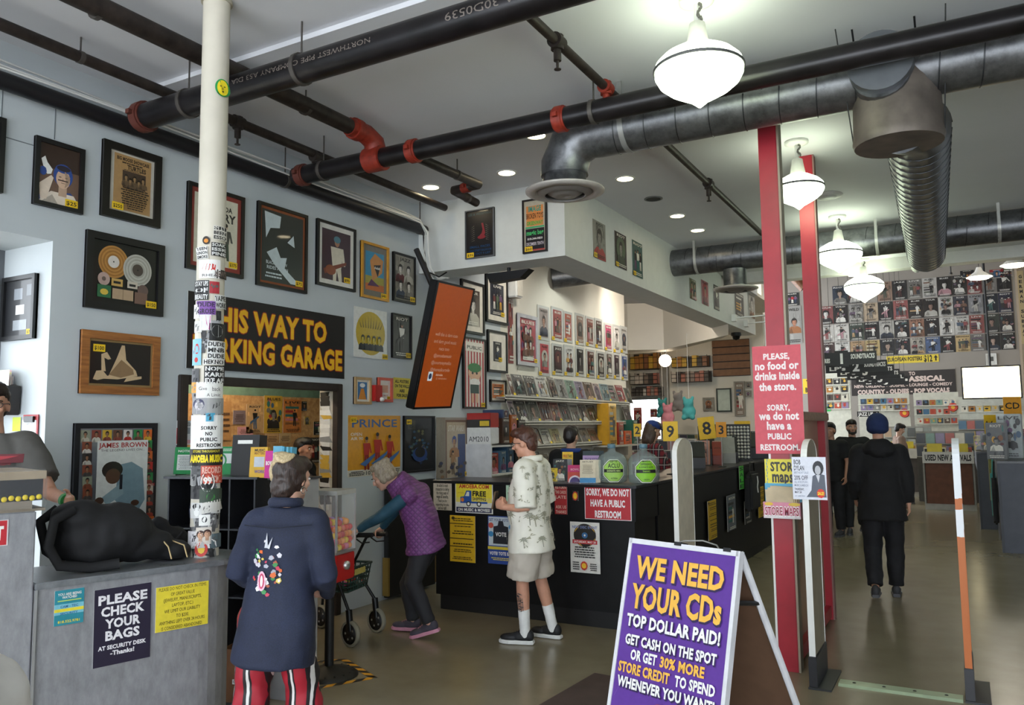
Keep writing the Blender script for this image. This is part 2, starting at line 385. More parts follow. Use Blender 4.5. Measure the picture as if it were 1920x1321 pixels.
t = pipe('sprinkler_branch', 'slim dark pipe with two sprinkler heads running toward the red posts', [(-2.03, 3.46, 4.03), (-2.03, 9.98, 4.03)], .03, m=RUSTY)
for y in (4.25, 5.02, 7.6): spk(t, (-2.03, 3.46, 4.03), (-2.03, y, 4.03), REDFIT if y == 5.02 else RUSTY)
q = [P(x, y, z=4.0) for x, y in ((772, 290), (898, 346), (850, 357), (893, 380))]
pipe('pipe_offset', 'short stepped brown pipe ending in front of the white soffit', [q[0], q[1], q[1] + (q[2] - q[1]) * .02, q[2], q[2] + (q[3] - q[2]) * .02, q[3]], .042, m=RUSTY, couplings=[(q[1] * .5 + q[2] * .5, XX)], hangers=[(q[0] * .35 + q[1] * .65, YY), (q[2] * .4 + q[3] * .6, YY)])
t = pipe('wall_pipe', 'long black pipe along the top of the picture wall', [(-5.03, -3.9, 3.85), (-5.03, 7.08, 3.85)], .056, m=mat('17161a', .45, var=.2), hangers=[((-5.03, 5.0, 3.85), YY), ((-5.03, 7.0, 3.85), YY)])
ct = thing('cable_bundle', 'white cables strapped along the wall pipe and dropping to the tilted screen', 'cable', Matrix.Translation((-5, 0, 3.9)))
for k, (dx, dz) in enumerate(((.05, .035), (.065, .0), (.03, .052))):
    pts = [(.0 + dx - .03, y, dz + (.012 * math.sin(y * 1.7 + k * 2) if y > 2 else 0)) for y in [-3.8 + .4 * i for i in range(27)]]
    pts += [(dx + .02, 6.86, dz - .03), (dx + .06, 6.93, -.12), (dx + .07, 6.95 - .03 * k, -.35), (dx + .1, 6.93, -.5 - .03 * k), (dx + .2, 6.9, -.62 - .02 * k), (dx + .38, 6.85, -.66)]
    MB().tube(pts, .007, 6).build('cable', WHITE if k < 2 else mat('c9c9c4', .5), ct)
MB().tube([(.06, 6.93, -.05), (.08, 6.92, -.3), (.13, 6.9, -.55), (.3, 6.88, -.63), (.42, 6.84, -.6)], .008, 6).build('cable', BLACK, ct)
def duct(name, label, pts, r, seams=.32, parts=()):
    t = thing(name, label, 'duct', Matrix.Translation(pts[0])); o = Vector(pts[0]); b = MB(); pp = [Vector(p) - o for p in pts]
    b.tube(pp, r, 28); b.build('duct_run', DUCT, t)
    b = MB(); a, e = pp[-2], pp[-1]; d = (e - a); L = d.length; d.normalize(); n = int(L / seams)
    u = d.cross(Vector((0, 0, 1))).normalized(); w = u.cross(d)
    b.tube([a + d * .5 * seams + (u * math.cos(t_) + w * math.sin(t_)) * (r + .001) + d * .11 * (t_ / 6.283 - .5) for t_ in [6.283 * i / 20 for i in range(21)]], .0045, 5)
    so = b.build('spiral_seam', mat('4b4d50', .35, .8), t)   # spiral lock seams: slanted raised rings
    copies(so, [Matrix.Translation(d * k * seams) for k in range(1, n)]); return t
def diffuser(t, p, r, neck, h):
    M = Matrix.Translation(p)
    MB().lathe([(neck, h), (neck, .05), (neck * 1.12, .03), (neck * 1.0, .0)], 28, M).build('neck', DUCT, t)
    b = MB(); b.lathe([(neck, .03), (r, .0), (r, -.012), (r * .78, -.03), (r * .76, -.02), (neck, .02)], 36, M, cap=False); b.build('outer_ring', mat('b9b3ad', .45, .3), t)
    b = MB(); b.lathe([(r * .70, -.015), (r * .52, -.045), (r * .50, -.04), (r * .62, -.005)], 32, M, cap=False); b.lathe([(r * .44, -.02), (r * .3, -.045), (r * .02, -.05), (r * .02, -.04)], 32, M); b.build('inner_cone', mat('8e8984', .5, .3), t)
    MB().lathe([(r * .69, .0), (.001, .001)], 24, M).build('throat', BLACK, t)
DY, DZ, DR = 5.4, 3.87, .18
dx = P(1059, 352, y=DY).x
t = duct('air_duct', 'large silver spiral duct bending down into a round diffuser by the soffit', [(dx, DY, DZ - .28), (dx + .0, DY, DZ - .2), (dx + .06, DY, DZ - .07), (dx + .18, DY, DZ), (dx + .3, DY, DZ), (5.85, DY, DZ)], DR, .23)
dz = P(1059, 357, y=DY).z - (DZ - .28)
diffuser(t, (0, 0, dz), .30, .165, -dz + .03)
b = MB(); ring(b, (.52, 0, .28), XX, DR + .006, .04); b.box((.50, -DR, .28), (.54, -DR + .01, ZC - DZ + .28)); b.build('strap', mat('9a9a98', .4, .5), t)
for k, (px, py) in enumerate(((1597, 55), (1714, 30))):
    p = P(px, py, z=ZC); o = Vector((dx, DY, DZ - .28)); MB().cyl(p - o, Vector((p.x, DY, DZ + DR)) - o, .006, 6).build('hanger_rod', BLACK, t)
# tee, drum and duct heading into the store
tx = P(1655, 150, y=5.3).x
dp = P(1685, 272, z=3.42)
o = Vector((dx, DY, DZ - .28))
MB().tube([Vector((tx, 5.12, DZ - .01)) - o, Vector((tx, 5.45, DZ - .02)) - o], .185, 26).build('end_cap', mat('6c6f74', .45, .6), t)
MB().tube([Vector((tx, 5.2, DZ - .06)) - o, Vector((tx + .02, 5.5, DZ - .12)) - o, Vector((dp.x, dp.y, 3.68)) - o], .165, 24).build('branch', DUCT, t)
MB().lathe([(.255, 0), (.265, .03), (.26, .06), (.25, .36), (.24, .42)], 30, Matrix.Translation(dp - o)).build('drum', mat('6d645c', .55, .5, var=.35, scale=5), t)
for s in (-1, 1):
    MB().tube([dp - o + Vector((s * .255, 0, .02)), dp - o + Vector((s * .3, -.3, .7))], .004, 5).build('hanger_wire', BLACK, t)
D2Y, D2Z = 10.6, 3.91
duct2 = t; t = duct('branch_duct', None, [(dp.x + .02, dp.y + .1, 3.6), (dp.x + .1, dp.y + .3, 3.62), (P(1735, 450, y=D2Y).x, D2Y - .05, 3.66)], .2, .16)
t.parent = duct2; t.matrix_parent_inverse = duct2.matrix_world.inverted(); del t['category']
t = duct('air_duct', 'far silver spiral duct crossing behind the red posts', [(XS - .02, D2Y, D2Z), (XS + .1, D2Y, D2Z), (5.85, D2Y, D2Z)], .18)
x2 = P(1382, 540, y=D2Y); diffuser(t, (x2.x - XS, 0, x2.z - D2Z), .29, .15, .25)
for px in (1310, 1648, 1877):
    b = MB(); p = P(px, 440, y=D2Y); ring(b, (p.x - XS, 0, 0), XX, DR + .006, .035); b.box((p.x - XS - .015, -.19, 0), (p.x - XS + .015, -.182, ZC - D2Z)); b.build('strap', mat('b9b9b4', .4, .4), t)
t = thing('duct_stub', 'stub of grey duct poking through the wall under the soffit', 'duct', Matrix.Translation(P(1035, 522, x=XW)))
MB().tube([(0, 0, 0), (.75, .35, .1)], .155, 24).build('duct_run', DUCT, t)
# ---------------------------------------------------------------- lamps
SHADE = mat('ffffff', .4, emit='ecffd8', es=9.5); SHADE2 = mat('fffffe', .4, emit='f0ffe0', es=6.0)
def pendant(label, p, sx, zs, r):
    t = thing('pendant_lamp', label, 'lamp', Matrix.Translation(p), 'schoolhouse pendant lamps'); h = ZC - zs
    MB().lathe([(.001, 0), (.1, 0), (.1, -.02), (.07, -.03), (.02, -.035)], 24).build('canopy', WHITE, t)
    MB().cyl((0, 0, -.03), (0, 0, -h + r * .56 + .1), .017, 10).build('stem', WHITE, t)
    MB().lathe([(.03, -h + r * .56 + .14), (.045, -h + r * .56 + .13), (.05, -h + r * .56 + .09), (.066, -h + r * .55)], 20).build('socket', mat('d9d8cf', .4), t)
    MB().lathe([(.066, -h + r * .56), (r * .45, -h + r * .5), (r * .8, -h + r * .3), (r * .96, -h + r * .14), (r, -h + .008), (r * .97, -h + .006)], 40).build('upper_shade', SHADE2, t)
    MB().lathe([(r * 1.004, -h + .008), (r * 1.025, -h + .004), (r * 1.025, -h - .006), (r * 1.004, -h - .01)], 40).build('band', mat('5f5f5f', .4, .3), t)
    MB().lathe([(r * .99, -h - .009), (r * .985, -h - r * .14), (r * .9, -h - r * .3), (r * .7, -h - r * .47), (r * .44, -h - r * .62), (r * .22, -h - r * .74), (r * .1, -h - r * .84), (.006, -h - r * .9)], 40).build('lower_shade', SHADE, t)
    b = MB()
    for k in range(9): b.ell((.02 + .012 * math.sin(k), -.018, -.04 - k * (h - .31) / 9), (.008, .006, .014), 6, 4)
    b.build('safety_chain', mat('77756f', .4, .6), t); return t
for lb, y, (cx, cy), wpx in (('largest pendant lamp in front of the silver duct', 4.41, (1310, 130), 165), ('pendant lamp glowing in front of the near red post', 7.17, (1497, 352), 92),
      ('third pendant lamp, beside the far red post', 10.08, (1573, 475), 82), ('smallest pendant lamp before the far poster wall', 13.0, (1620, 536), 70)):
    c = P(cx, cy, y=y); dep = (CAMR.transposed() @ (c - CAM)).z * -1
    pendant(lb + ', white glass', (c.x, y, ZC), 0, c.z, wpx * dep / F_PX / 2)
CAN = mat('fff6e0', .4, emit='ffedc4', es=14.0)
for k, (px, py) in enumerate(((808, 350), (950, 323), (1005, 253), (1172, 334), (1225, 372), (1270, 404), (1308, 431))):
    p = P(px, py, z=ZC); w = ('nearest the wall pipe', 'above the soffit poster pair', 'half behind the black pipe', 'right of the round diffuser', '', 'fourth from the diffuser', 'farthest, near the far duct')[k]
    t = thing('recessed_light', 'unlit dark recessed ceiling light between the lit ones' if k == 4 else 'round recessed ceiling light ' + w, 'light', Matrix.Translation((p.x, p.y, ZC)), 'recessed ceiling lights')
    MB().lathe([(.075, -.001), (.1, -.001), (.1, -.008), (.08, -.01)], 28, cap=False).build('trim_ring', WHITE if k != 4 else mat('6a6a6a', .4), t)
    MB().lathe([(.08, -.004), (.001, -.003)], 24).build('lens', CAN if k != 4 else BLACK, t)
def spot(p, to, e, col, size=1.2, rad=.08):
    l = D.lights.new('spot', 'SPOT'); l.energy = e; l.color = col; l.spot_size = size; l.spot_blend = .6; l.shadow_soft_size = rad
    o = D.objects.new('spot', l); COL.objects.link(o); o.location = p; o.rotation_euler = (Vector(to) - Vector(p)).to_track_quat('-Z', 'Y').to_euler(); return o
def tracklight(label, p, to, e, col, size=1.3):
    t = thing('track_light', label, 'light', Matrix.Translation(p), 'track lights'); d = (Vector(to) - Vector(p)).normalized()
    MB().cyl((0, 0, 0), (0, 0, -.08), .012, 8).build('arm', BLACK, t)
    b = MB(); c = Vector((0, 0, -.12)); b.tube([c - d * .08, c + d * .02, c + d * .07], [.03, .045, .06], 14, cap=False); b.build('shade', BLACK, t)
    q = Vector(p) + c + d * .06
    MB().tube([c + d * .04, c + d * .045], .05, 14).build('lens', mat('fff2d8', .4, emit='fff0d0', es=6.0), t)
    s = spot(q + d * .02, to, e, col, size); s.parent = t; s.matrix_parent_inverse = t.matrix_world.inverted()
tracklight('track light under the ceiling aimed at the magazine racks, nearest the screen', (-4.1, 8.6, 4.14), (-5.1, 9.6, 1.7), 30, (1, .95, .85), 2.5)
tracklight('track light under the ceiling aimed at the plastic sleeved posters', (-3.95, 10.4, 4.14), (-5.1, 11.2, 1.8), 32, (.93, 1, .95), 2.5)
tracklight('track light under the ceiling aimed at the end of the poster racks', (-3.95, 12.3, 4.14), (-5.1, 12.6, 1.6), 32, (1, .95, .85), 2.5)
t = thing('passage_fill_light', 'unseen tube light added to brighten the passage behind the doorway', 'light', Matrix.Translation((-6.0, 5.2, 2.699)))  # hidden fitting added to brighten the passage
MB().box((-.06, -.6, -.04), (.06, .6, 0)).build('housing', WHITE, t); MB().tube([(0, -.56, -.055), (0, .56, -.055)], .014, 10).build('tube', mat('fff4e0', .4, emit='ffe6c4', es=85.0), t)
tracklight('track light added under the ceiling to brighten the far bulkhead', (-4.3, 11.6, 4.14), (-4.6, 15.2, 3.3), 90, (1, .9, .8), 2.0)  # extra lamp added to brighten the bulkhead face
t = thing('recess_fill_globe', 'small white globe lamp added to brighten the recess by the far left racks', 'lamp', Matrix.Translation((-5.4, 16.3, 3.05)))  # globe added as fill light for the dark recess
MB().ell((0, 0, 0), .13, 18, 12).build('globe', mat('fff6e0', .4, emit='ffe8c8', es=14.0), t); MB().cyl((0, 0, .12), (0, 0, 1.09), .01, 8).build('stem', BLACK, t)
# deep store: cone lamps and wooden roof beams
for k, (px, py, y) in enumerate(((1836, 518, 22.0), (1605, 512, 24.0), (1500, 520, 17.0), (1400, 520, 21.0))):
    p = P(px, py, y=y)
    if k > 1: p = Vector(((-2.6, 1.2)[k - 2], y, 5.2))
    t = thing('cone_lamp', ('white cone lamp hanging high before the poster wall, right of centre', 'small white disc lamp below the roof beam, left of the smallest pendant', 'white cone lamp above the left aisle', 'white cone lamp above the rear record bins')[k], 'lamp', Matrix.Translation(p), 'deep store lamps')
    MB().cyl((0, 0, .1), (0, 0, 6.6 - p.z), .008, 6).build('cord', BLACK, t)
    MB().tube([(0, 0, .22), (0, 0, .12), (0, 0, -.02)], [.05, .09, .28], 24, cap=False).build('shade', WHITE, t)
    MB().lathe([(.25, -.015), (.2, -.06), (.01, -.08)], 20).build('bulb', mat('fffbe8', .4, emit='fff4d4', es=10.0), t)
    l = D.lights.new('bulb', 'POINT'); l.energy = 25; l.color = (1, .93, .8); l.shadow_soft_size = .15; lo = D.objects.new('bulb_light', l); COL.objects.link(lo); lo.parent = t; lo.location = (0, 0, -.2)
for k, y in enumerate((16.5, 20.5, 24.5)):
    b = MB(); b.box((-8.8, y - .08, 6.15), (5.9, y + .08, 6.6)); struct(b.build('trim_%d' % (6 + k), BEAMWOOD))
b = MB(); b.tube([P(1482, 512, y=20), P(1508, 540, y=20)], .12, 4); struct(b.build('trim_9', BEAMWOOD))
b = MB(); b.box((P(1905, 500, y=27).x, 26.9, 0), (P(1905, 500, y=27).x + .3, 27.99, 6.6)); struct(b.build('trim_10', mat('8a7a66', .7)))
t = thing('sprinkler_drop', 'thin dark sprinkler drop hanging before the poster wall', 'sprinkler', Matrix.Translation(P(1783, 511, y=21)))
MB().cyl((0, 0, 0), (0, 0, 6.6 - P(1783, 511, y=21).z), .015, 6).build('drop_pipe', BLACK, t); MB().cyl((0, 0, -.04), (0, 0, 0), .04, 8).build('head', BLACK, t)
t = thing('smoke_detector', 'white round smoke detector under the ceiling edge', 'detector', Matrix.Translation(P(1718, 500, y=13.2)))
MB().lathe([(.11, .1), (.12, .06), (.08, 0), (.05, -.06), (.01, -.07)], 20).build('body', WHITE, t); MB().lathe([(.04, -.06), (.03, -.08), (.01, -.085)], 14).build('sensor', mat('c9c9c6', .4), t)
t = thing('security_camera', 'black dome security camera under the end of the soffit', 'camera', Matrix.Translation(P(1380, 625, z=3.37)))
MB().lathe([(.09, .02), (.095, -.03), (.08, -.05)], 20).build('mount', BLACK, t); MB().lathe([(.075, -.05), (.06, -.1), (.01, -.125)], 20).build('dome', BLACKGLOSS, t)
t = thing('round_vent', 'pale round ceiling vent beside the second pendant lamp', 'vent', Matrix.Translation(P(1551, 366, z=ZC)))
MB().lathe([(.16, 0), (.15, -.015), (.02, -.025)], 24).build('plate', WHITE, t); MB().lathe([(.1, -.02), (.08, -.035), (.01, -.036)], 20).build('cone', mat('cfcfcb', .5), t)

for k, (px, py) in enumerate(((1375, 596), (1398, 606))):
    p = P(px, py, x=XS + .02); t = thing('bracket_light', ('upper', 'lower')[k] + ' white bracket light arm at the far end of the soffit', 'light', Matrix.Translation(p))
    MB().box((-.02, -.06, -.06), (.05, .06, .06)).build('base', WHITE, t); MB().tube([(.04, 0, 0), (.75 - .2 * k, .1, .02)], .014, 8).build('arm', WHITE, t); MB().box((.72 - .2 * k, .05, -.08), (.8 - .2 * k, .15, .06)).build('head', WHITE, t)
# ---------------------------------------------------------------- flat print artwork
def K(s): return H(s)
W_, BK = H('efeee9'), H('151416')
def bust(b, x, y, s, skin, hair, cloth, turn=0):
    """head and shoulders, x,y = centre of the face, s = face height"""
    b.flat([(x - 1.1 * s, y - 1.9 * s), (x - 1.0 * s, y - 1.1 * s), (x - .55 * s, y - .75 * s), (x + .55 * s, y - .75 * s), (x + 1.0 * s, y - 1.1 * s), (x + 1.1 * s, y - 1.9 * s)], cloth)
    b.rect(x - .2 * s, y - .9 * s, x + .2 * s, y - .3 * s, tuple(a * .75 for a in skin))
    b.disc(x, y + .1 * s, .47 * s, .56 * s, hair)
    b.disc(x + turn * s * .06, y - .06 * s, .34 * s, .46 * s, skin)
    b.disc(x, y + .42 * s, .38 * s, .2 * s, hair, 14)
    d = tuple(a * .3 for a in skin)
    b.flat([(x + .05 * s, y + .36 * s), (x + .34 * s, y + .1 * s), (x + .3 * s, y - .25 * s), (x + .08 * s, y - .48 * s), (x + .14 * s, y - .1 * s)], tuple(a * .6 for a in skin))
    b.flat([(x - 1.0 * s, y - 1.9 * s), (x - .5 * s, y - .9 * s), (x - .2 * s, y - 1.9 * s)], tuple(a * .55 for a in cloth))
    for k in (-1, 1): b.disc(x + k * .15 * s + turn * .08 * s, y + .02 * s, .07 * s, .03 * s, d, 8)
    b.rect(x - .1 * s + turn * .08 * s, y - .27 * s, x + .1 * s + turn * .08 * s, y - .24 * s, d)
    b.flat([(x - .03 * s, y - .02 * s), (x + .06 * s, y - .15 * s), (x - .05 * s, y - .15 * s)], tuple(a * .6 for a in skin))
def figure(b, x, y, s, skin, cloth, legs=None, arm=.5):
    """standing figure, feet at y, height s"""
    legs = legs or cloth
    b.flat([(x - .10 * s, y), (x - .02 * s, y), (x, y + .4 * s), (x + .05 * s, y), (x + .13 * s, y), (x + .1 * s, y + .5 * s), (x - .1 * s, y + .5 * s)], legs)
    b.flat([(x - .11 * s, y + .45 * s), (x + .11 * s, y + .45 * s), (x + .16 * s, y + .8 * s), (x - .16 * s, y + .8 * s)], cloth)
    b.flat([(x + .16 * s, y + .8 * s), (x + .1 * s, y + .8 * s), (x + .1 * s + .15 * s * arm, y + .5 * s), (x + .17 * s + .15 * s * arm, y + .5 * s)], cloth)
    b.disc(x, y + .9 * s, .065 * s, .09 * s, skin, 12); b.disc(x, y + .945 * s, .07 * s, .055 * s, H('1c1512'), 10)
def lines(b, x0, x1, ya, yb, n, col, rng, f=.5):
    hh = (yb - ya) / n
    for k in range(n):
        y = ya + k * hh; cut = rng.uniform(.0, .25) * (x1 - x0) / 2; x = x0 + cut
        while x < x1 - cut:
            w = rng.uniform(.05, .16) * (x1 - x0); b.rect(x, y, min(x + w, x1 - cut), y + hh * f, col); x += w + .018 * (x1 - x0)
WORDS = ['LIVE', 'TOUR', 'SOUL', 'BLUES', 'NOISE', 'JAZZ', 'ROCK', 'WILD', 'MOON', 'RIOT']
def rand_art(b, w, h, rng, bgc=None, kind=None, mute=0):
    n0 = len(b.c); v0 = len(b.v)
    _rand_art(b, w, h, rng, bgc, kind)
    for i in range(v0, len(b.v)): q = b.v[i]; b.v[i] = (min(max(q[0], 0), w), min(max(q[1], 0), h), q[2])
    if mute:
        for i in range(n0, len(b.c)): c = b.c[i]; g = sum(c) / 3; b.c[i] = tuple((q * (1 - mute) + g * mute) * (1 - mute * .45) for q in c)
def _rand_art(b, w, h, rng, bgc=None, kind=None):
    pal = [H(c) for c in ('1b1a1d', '2a2326', '5b1f22', 'a3282c', '24324a', '3e5a7a', 'd9d6cc', 'b9b4a6', '8c5a34', 'd8a13a', '4b5a44', '6b4a6e', 'c87a8a', '2f6e6a', '3a3836', '77726b')]
    c0 = H(bgc) if bgc else rng.choice(pal); lum = sum(c0) / 3
    fg = H('e4e0d4') if lum < .2 else H('1c191a'); ac = rng.choice(pal)
    b.rect(0, 0, w, h, c0); m = min(w, h)
    for i in range(16):                                   # mottled photographic ground
        x, y = rng.uniform(.02, .8) * w, rng.uniform(.02, .8) * h; a, e = rng.uniform(.08, .22) * w, rng.uniform(.05, .2) * h; g = rng.uniform(.45, 1.5)
        b.flat([(x, y), (x + a, y + rng.uniform(-.3, .3) * e), (x + a * .9, y + e), (x + a * .2, y + e * 1.05)], tuple(min(1, q * g) for q in c0))
    k = kind if kind is not None else rng.randrange(7)
    sk = rng.choice([H('c99b7c'), H('e0d9cf'), H('8b8580'), H('a8745a')])
    if k == 0: bust(b, w * .5, h * .58, m * .42, sk, H('1d1715'), ac, rng.uniform(-1, 1))
    elif k == 1:
        for i in range(3): figure(b, w * (.27 + .23 * i), h * .2, h * rng.uniform(.5, .6), sk, rng.choice(pal), rng.choice(pal))
    elif k == 2:
        for i in range(4): bust(b, w * (.3 + .4 * (i % 2)), h * (.7 - .36 * (i // 2)), m * .22, sk, H('1d1715'), rng.choice(pal))
    elif k == 3: b.disc(w / 2, h * .55, m * .38, m * .38, ac); bust(b, w / 2, h * .58, m * .3, sk, BK, tuple(q * .5 for q in ac))
    elif k == 4: figure(b, w * .5, h * .15, h * .68, sk, fg, ac, rng.uniform(-1, 1.4)); b.flat([(w * .2, h * .3), (w * .75, h * .55), (w * .72, h * .6), (w * .22, h * .4)], ac)
    elif k == 5:
        for i in range(14):
            x, y = rng.uniform(.12, .88) * w, rng.uniform(.25, .85) * h; b.disc(x, y, rng.uniform(.04, .12) * w, rng.uniform(.03, .1) * h, rng.choice(pal), 9)
        bust(b, w * .5, h * .5, m * .3, sk, BK, fg)
    else:
        for i in range(5): b.rect(w * .1, h * (.24 + .12 * i), w * rng.uniform(.5, .9), h * (.31 + .12 * i), rng.choice(pal))
        figure(b, w * .6, h * .2, h * .5, sk, fg)
    b.text(rng.choice(WORDS), w * .5, h * .91, h * .07, w * rng.uniform(.5, .85), fg, .03)
    lines(b, w * .12, w * .88, h * .04, h * .13, 2, fg, rng)
def price_tag(t, w, h, s, z, left=False, size=.07):
    b = MB(); b.z = z; tw = size * 1.25; th = size * .72
    x = -w / 2 + tw * .55 if left else w / 2 - tw * .55; y = -h / 2 + th * .55
    if left == 2: y = h / 2 - th * .9; x = -w / 2 + tw * .7
    b.add([(x - tw / 2, y - th / 2, z), (x + tw / 2, y - th / 2, z), (x + tw / 2, y + th / 2, z), (x - tw / 2, y + th / 2, z)], [(0, 1, 2, 3)], col=H('f2c81e'))
    b.text(s, x, y, th * .5, tw * .8, BK, .02); b.build('price_tag', PRINT, t)
def frame_thing(label, M, w, h, draw, fcol=None, fw=.03, mcol=None, mw=0, depth=.03, price=None, pleft=False, name='framed_poster', cat='poster', fm=None, glass=True, group=None, psize=.07):
    """picture of w x h metres centred on M: frame, mat, print, glass"""
    t = thing(name, label, cat, M, group)
    if fcol or fm:
        m = fm or mat(fcol, .35, var=.15); b = MB()
        b.box((-w / 2, -h / 2, 0), (w / 2, h / 2, depth * .4))
        b.build('backing', BLACK, t)
        for k, (x0, y0, x1, y1) in enumerate(((-w / 2, h / 2 - fw, w / 2, h / 2), (-w / 2, -h / 2, w / 2, -h / 2 + fw), (-w / 2, -h / 2 + fw, -w / 2 + fw, h / 2 - fw), (w / 2 - fw, -h / 2 + fw, w / 2, h / 2 - fw))):
            MB().box((x0, y0, 0), (x1, y1, depth)).build('frame_bar', m, t)
        z = depth * .42
    else:
        MB().box((-w / 2, -h / 2, 0), (w / 2, h / 2, .003)).build('backing', WHITE, t); z = .0035; fw = 0
    iw, ih = w - 2 * fw, h - 2 * fw
    if mcol: b = MB(); b.box((-iw / 2, -ih / 2, z), (iw / 2, ih / 2, z + .002)); b.build('mat_board', mat(mcol, .6), t); z += .0025; iw -= 2 * mw; ih -= 2 * mw
    b = MB(); draw(b, iw, ih)
    for i, q in enumerate(b.v): b.v[i] = (min(max(q[0], 0), iw) - iw / 2, min(max(q[1], 0), ih) - ih / 2, q[2] + z)
    b.build('print', GLOSS if glass else PRINT, t)
    if price: price_tag(t, iw, ih, price, z + b.z + .001, pleft, psize)
    return t
def wall_pic(label, xl, xr, yt, yb, draw, x=XW, off=.004, **k):
    a, c = P(xl, yt, x=x + off), P(xl, yb, x=x + off); d = P(xr, yt, x=x + off)
    w, h = d.y - a.y, a.z - c.z
    return frame_thing(label, plane_M(Vector((x + off, (a.y + d.y) / 2, (a.z + c.z) / 2)), (0, 1, 0), (0, 0, 1)), w, h, draw, **k)
def front_pic(label, xl, xr, yt, yb, draw, y, off=.004, **k):
    a, c = P(xl, yt, y=y - off), P(xl, yb, y=y - off); d = P(xr, yt, y=y - off)
    return frame_thing(label, plane_M(Vector(((a.x + d.x) / 2, y - off, (a.z + c.z) / 2)), (1, 0, 0), (0, 0, 1)), d.x - a.x, a.z - c.z, draw, **k)
RA = lambda seed, bg=None, kind=None: (lambda b, w, h: rand_art(b, w, h, random.Random(seed), bg, kind))
# ---------------------------------------------------------------- pictures on the left wall
def a_dove(b, w, h):
    b.rect(0, 0, w, h, H('6f5444')); b.rect(0, h * .6, w, h, H('3a2a22')); 
    b.flat([(0, 0), (w, 0), (w, h * .12), (w * .8, h * .25), (w * .4, h * .2), (0, h * .1)], H('2b4a8a'))
    bust(b, w * .6, h * .48, h * .36, H('d9b69b'), H('2c4d95'), H('e8d9c8'))
    b.disc(w * .6, h * .64, w * .17, h * .05, H('2a2430')); b.rect(w * .47, h * .42, w * .72, h * .44, H('3b2620'))
    b.flat([(w * .05, h * .72), (w * .14, h * .78), (w * .2, h * .68), (w * .33, h * .58), (w * .3, h * .5), (w * .2, h * .48), (w * .1, h * .6)], W_)
    b.flat([(w * .02, h * .3), (w * .3, h * .48), (w * .36, h * .44), (w * .2, h * .05), (w * .05, h * .05)], H('e6d3bf')); b.disc(w * .1, h * .52, w * .09, h * .08, H('2a4a90'), 8)
wall_pic('framed portrait poster of a moustached man with a white dove', 64, 157, 254, 383, a_dove, fcol='141315', fw=.03, price='$25')
def a_flyer(b, w, h):
    b.rect(0, 0, w, h, H('c9c3b6')); b.rect(w * .1, h * .04, w * .93, h * .97, H('b58f5e')); t = H('241a12'); rng = random.Random(2)
    b.text('BIG MOOSE SHOWCASE', w * .52, h * .9, h * .055, w * .72, t, .04); b.text('TURTLES', w * .6, h * .78, h * .07, w * .42, t, .04); lines(b, w * .2, w * .8, h * .83, h * .87, 1, t, rng); lines(b, w * .3, w * .7, h * .72, h * .74, 1, t, rng)
    b.rect(w * .28, h * .44, w * .8, h * .71, H('4a3a2c')); 
    for i in range(5): bust(b, w * (.36 + .09 * i), h * (.6 - .05 * (i % 2)), h * .075, H('a8865c'), H('21180f'), H('6b553c'))
    lines(b, w * .18, w * .86, h * .14, h * .43, 8, t, rng, .55); lines(b, w * .3, w * .75, h * .06, h * .13, 2, t, rng)
wall_pic('framed brown concert flyer in a wide black frame', 191, 301, 260, 404, a_flyer, fcol='16130f', fw=.055, price='$250', pleft=True)
def a_records(b, w, h):
    b.rect(0, 0, w, h, H('0d0c0c')); g, s = H('9c6a2c'), H('a4a296'); rng = random.Random(3)
    for cx, cy, c, c2 in ((.31, .68, g, H('b98440')), (.68, .61, s, H('bdbbb0'))):
        r = w * .225
        for k in range(6): b.disc(w * cx, h * cy, r * (1 - .1 * k), r * (1 - .1 * k), c if k % 2 else c2, 36)
        b.disc(w * cx, h * cy, r * .38, r * .38, H('d9d2c8') if cx < .5 else H('4a3f38'), 24); b.disc(w * cx, h * cy, r * .05, r * .05, BK, 8)
    b.disc(w * .17, h * .38, w * .09, w * .09, H('b59a90')); b.disc(w * .17, h * .38, w * .03, w * .03, H('6b5a52')); b.disc(w * .77, h * .28, w * .085, w * .085, H('6b5650'))
    b.rect(w * .08, h * .08, w * .28, h * .28, H('2f6b46')); b.disc(w * .18, h * .17, w * .06, h * .05, H('d8b84a'), 10); b.rect(w * .3, h * .08, w * .62, h * .25, H('b59a7c')); b.rect(w * .455, h * .08, w * .465, h * .25, H('8a7258'))
    b.rect(w * .64, h * .05, w * .84, h * .24, H('7a5d50')); b.rect(w * .28, h * .29, w * .45, h * .41, H('c9a35a')); b.rect(w * .52, h * .29, w * .68, h * .4, H('c9bfae')); b.rect(w * .31, h * .33, w * .42, h * .37, BK); b.rect(w * .55, h * .32, w * .65, h * .36, BK)
wall_pic('framed gold and silver record award in a black frame', 160, 306, 430, 576, a_records, fcol='121113', fw=.05, price='$150', name='record_award', cat='record award')
def a_body(b, w, h):
    b.rect(0, 0, w, h, H('1c1510')); s, d = H('cdb08a'), H('8f7250')
    b.flat([(w * .1, h * .12), (w * .3, h * .2), (w * .42, h * .62), (w * .5, h * .95), (w * .55, h * .95), (w * .58, h * .6), (w * .75, h * .35), (w * .78, h * .22), (w * .45, h * .12)], s)
    b.flat([(w * .3, h * .22), (w * .5, h * .6), (w * .7, h * .38), (w * .72, h * .26), (w * .5, h * .16)], d); b.flat([(w * .05, h * .1), (w * .1, h * .3), (w * .2, h * .32), (w * .3, h * .15), (w * .12, h * .08)], s)
    b.flat([(w * .18, h * .3), (w * .17, h * .7), (w * .26, h * .76), (w * .33, h * .6), (w * .28, h * .58), (w * .22, h * .62), (w * .25, h * .3)], s); b.flat([(w * .55, h * .06), (w * .85, h * .16), (w * .85, h * .22), (w * .6, h * .18)], s)
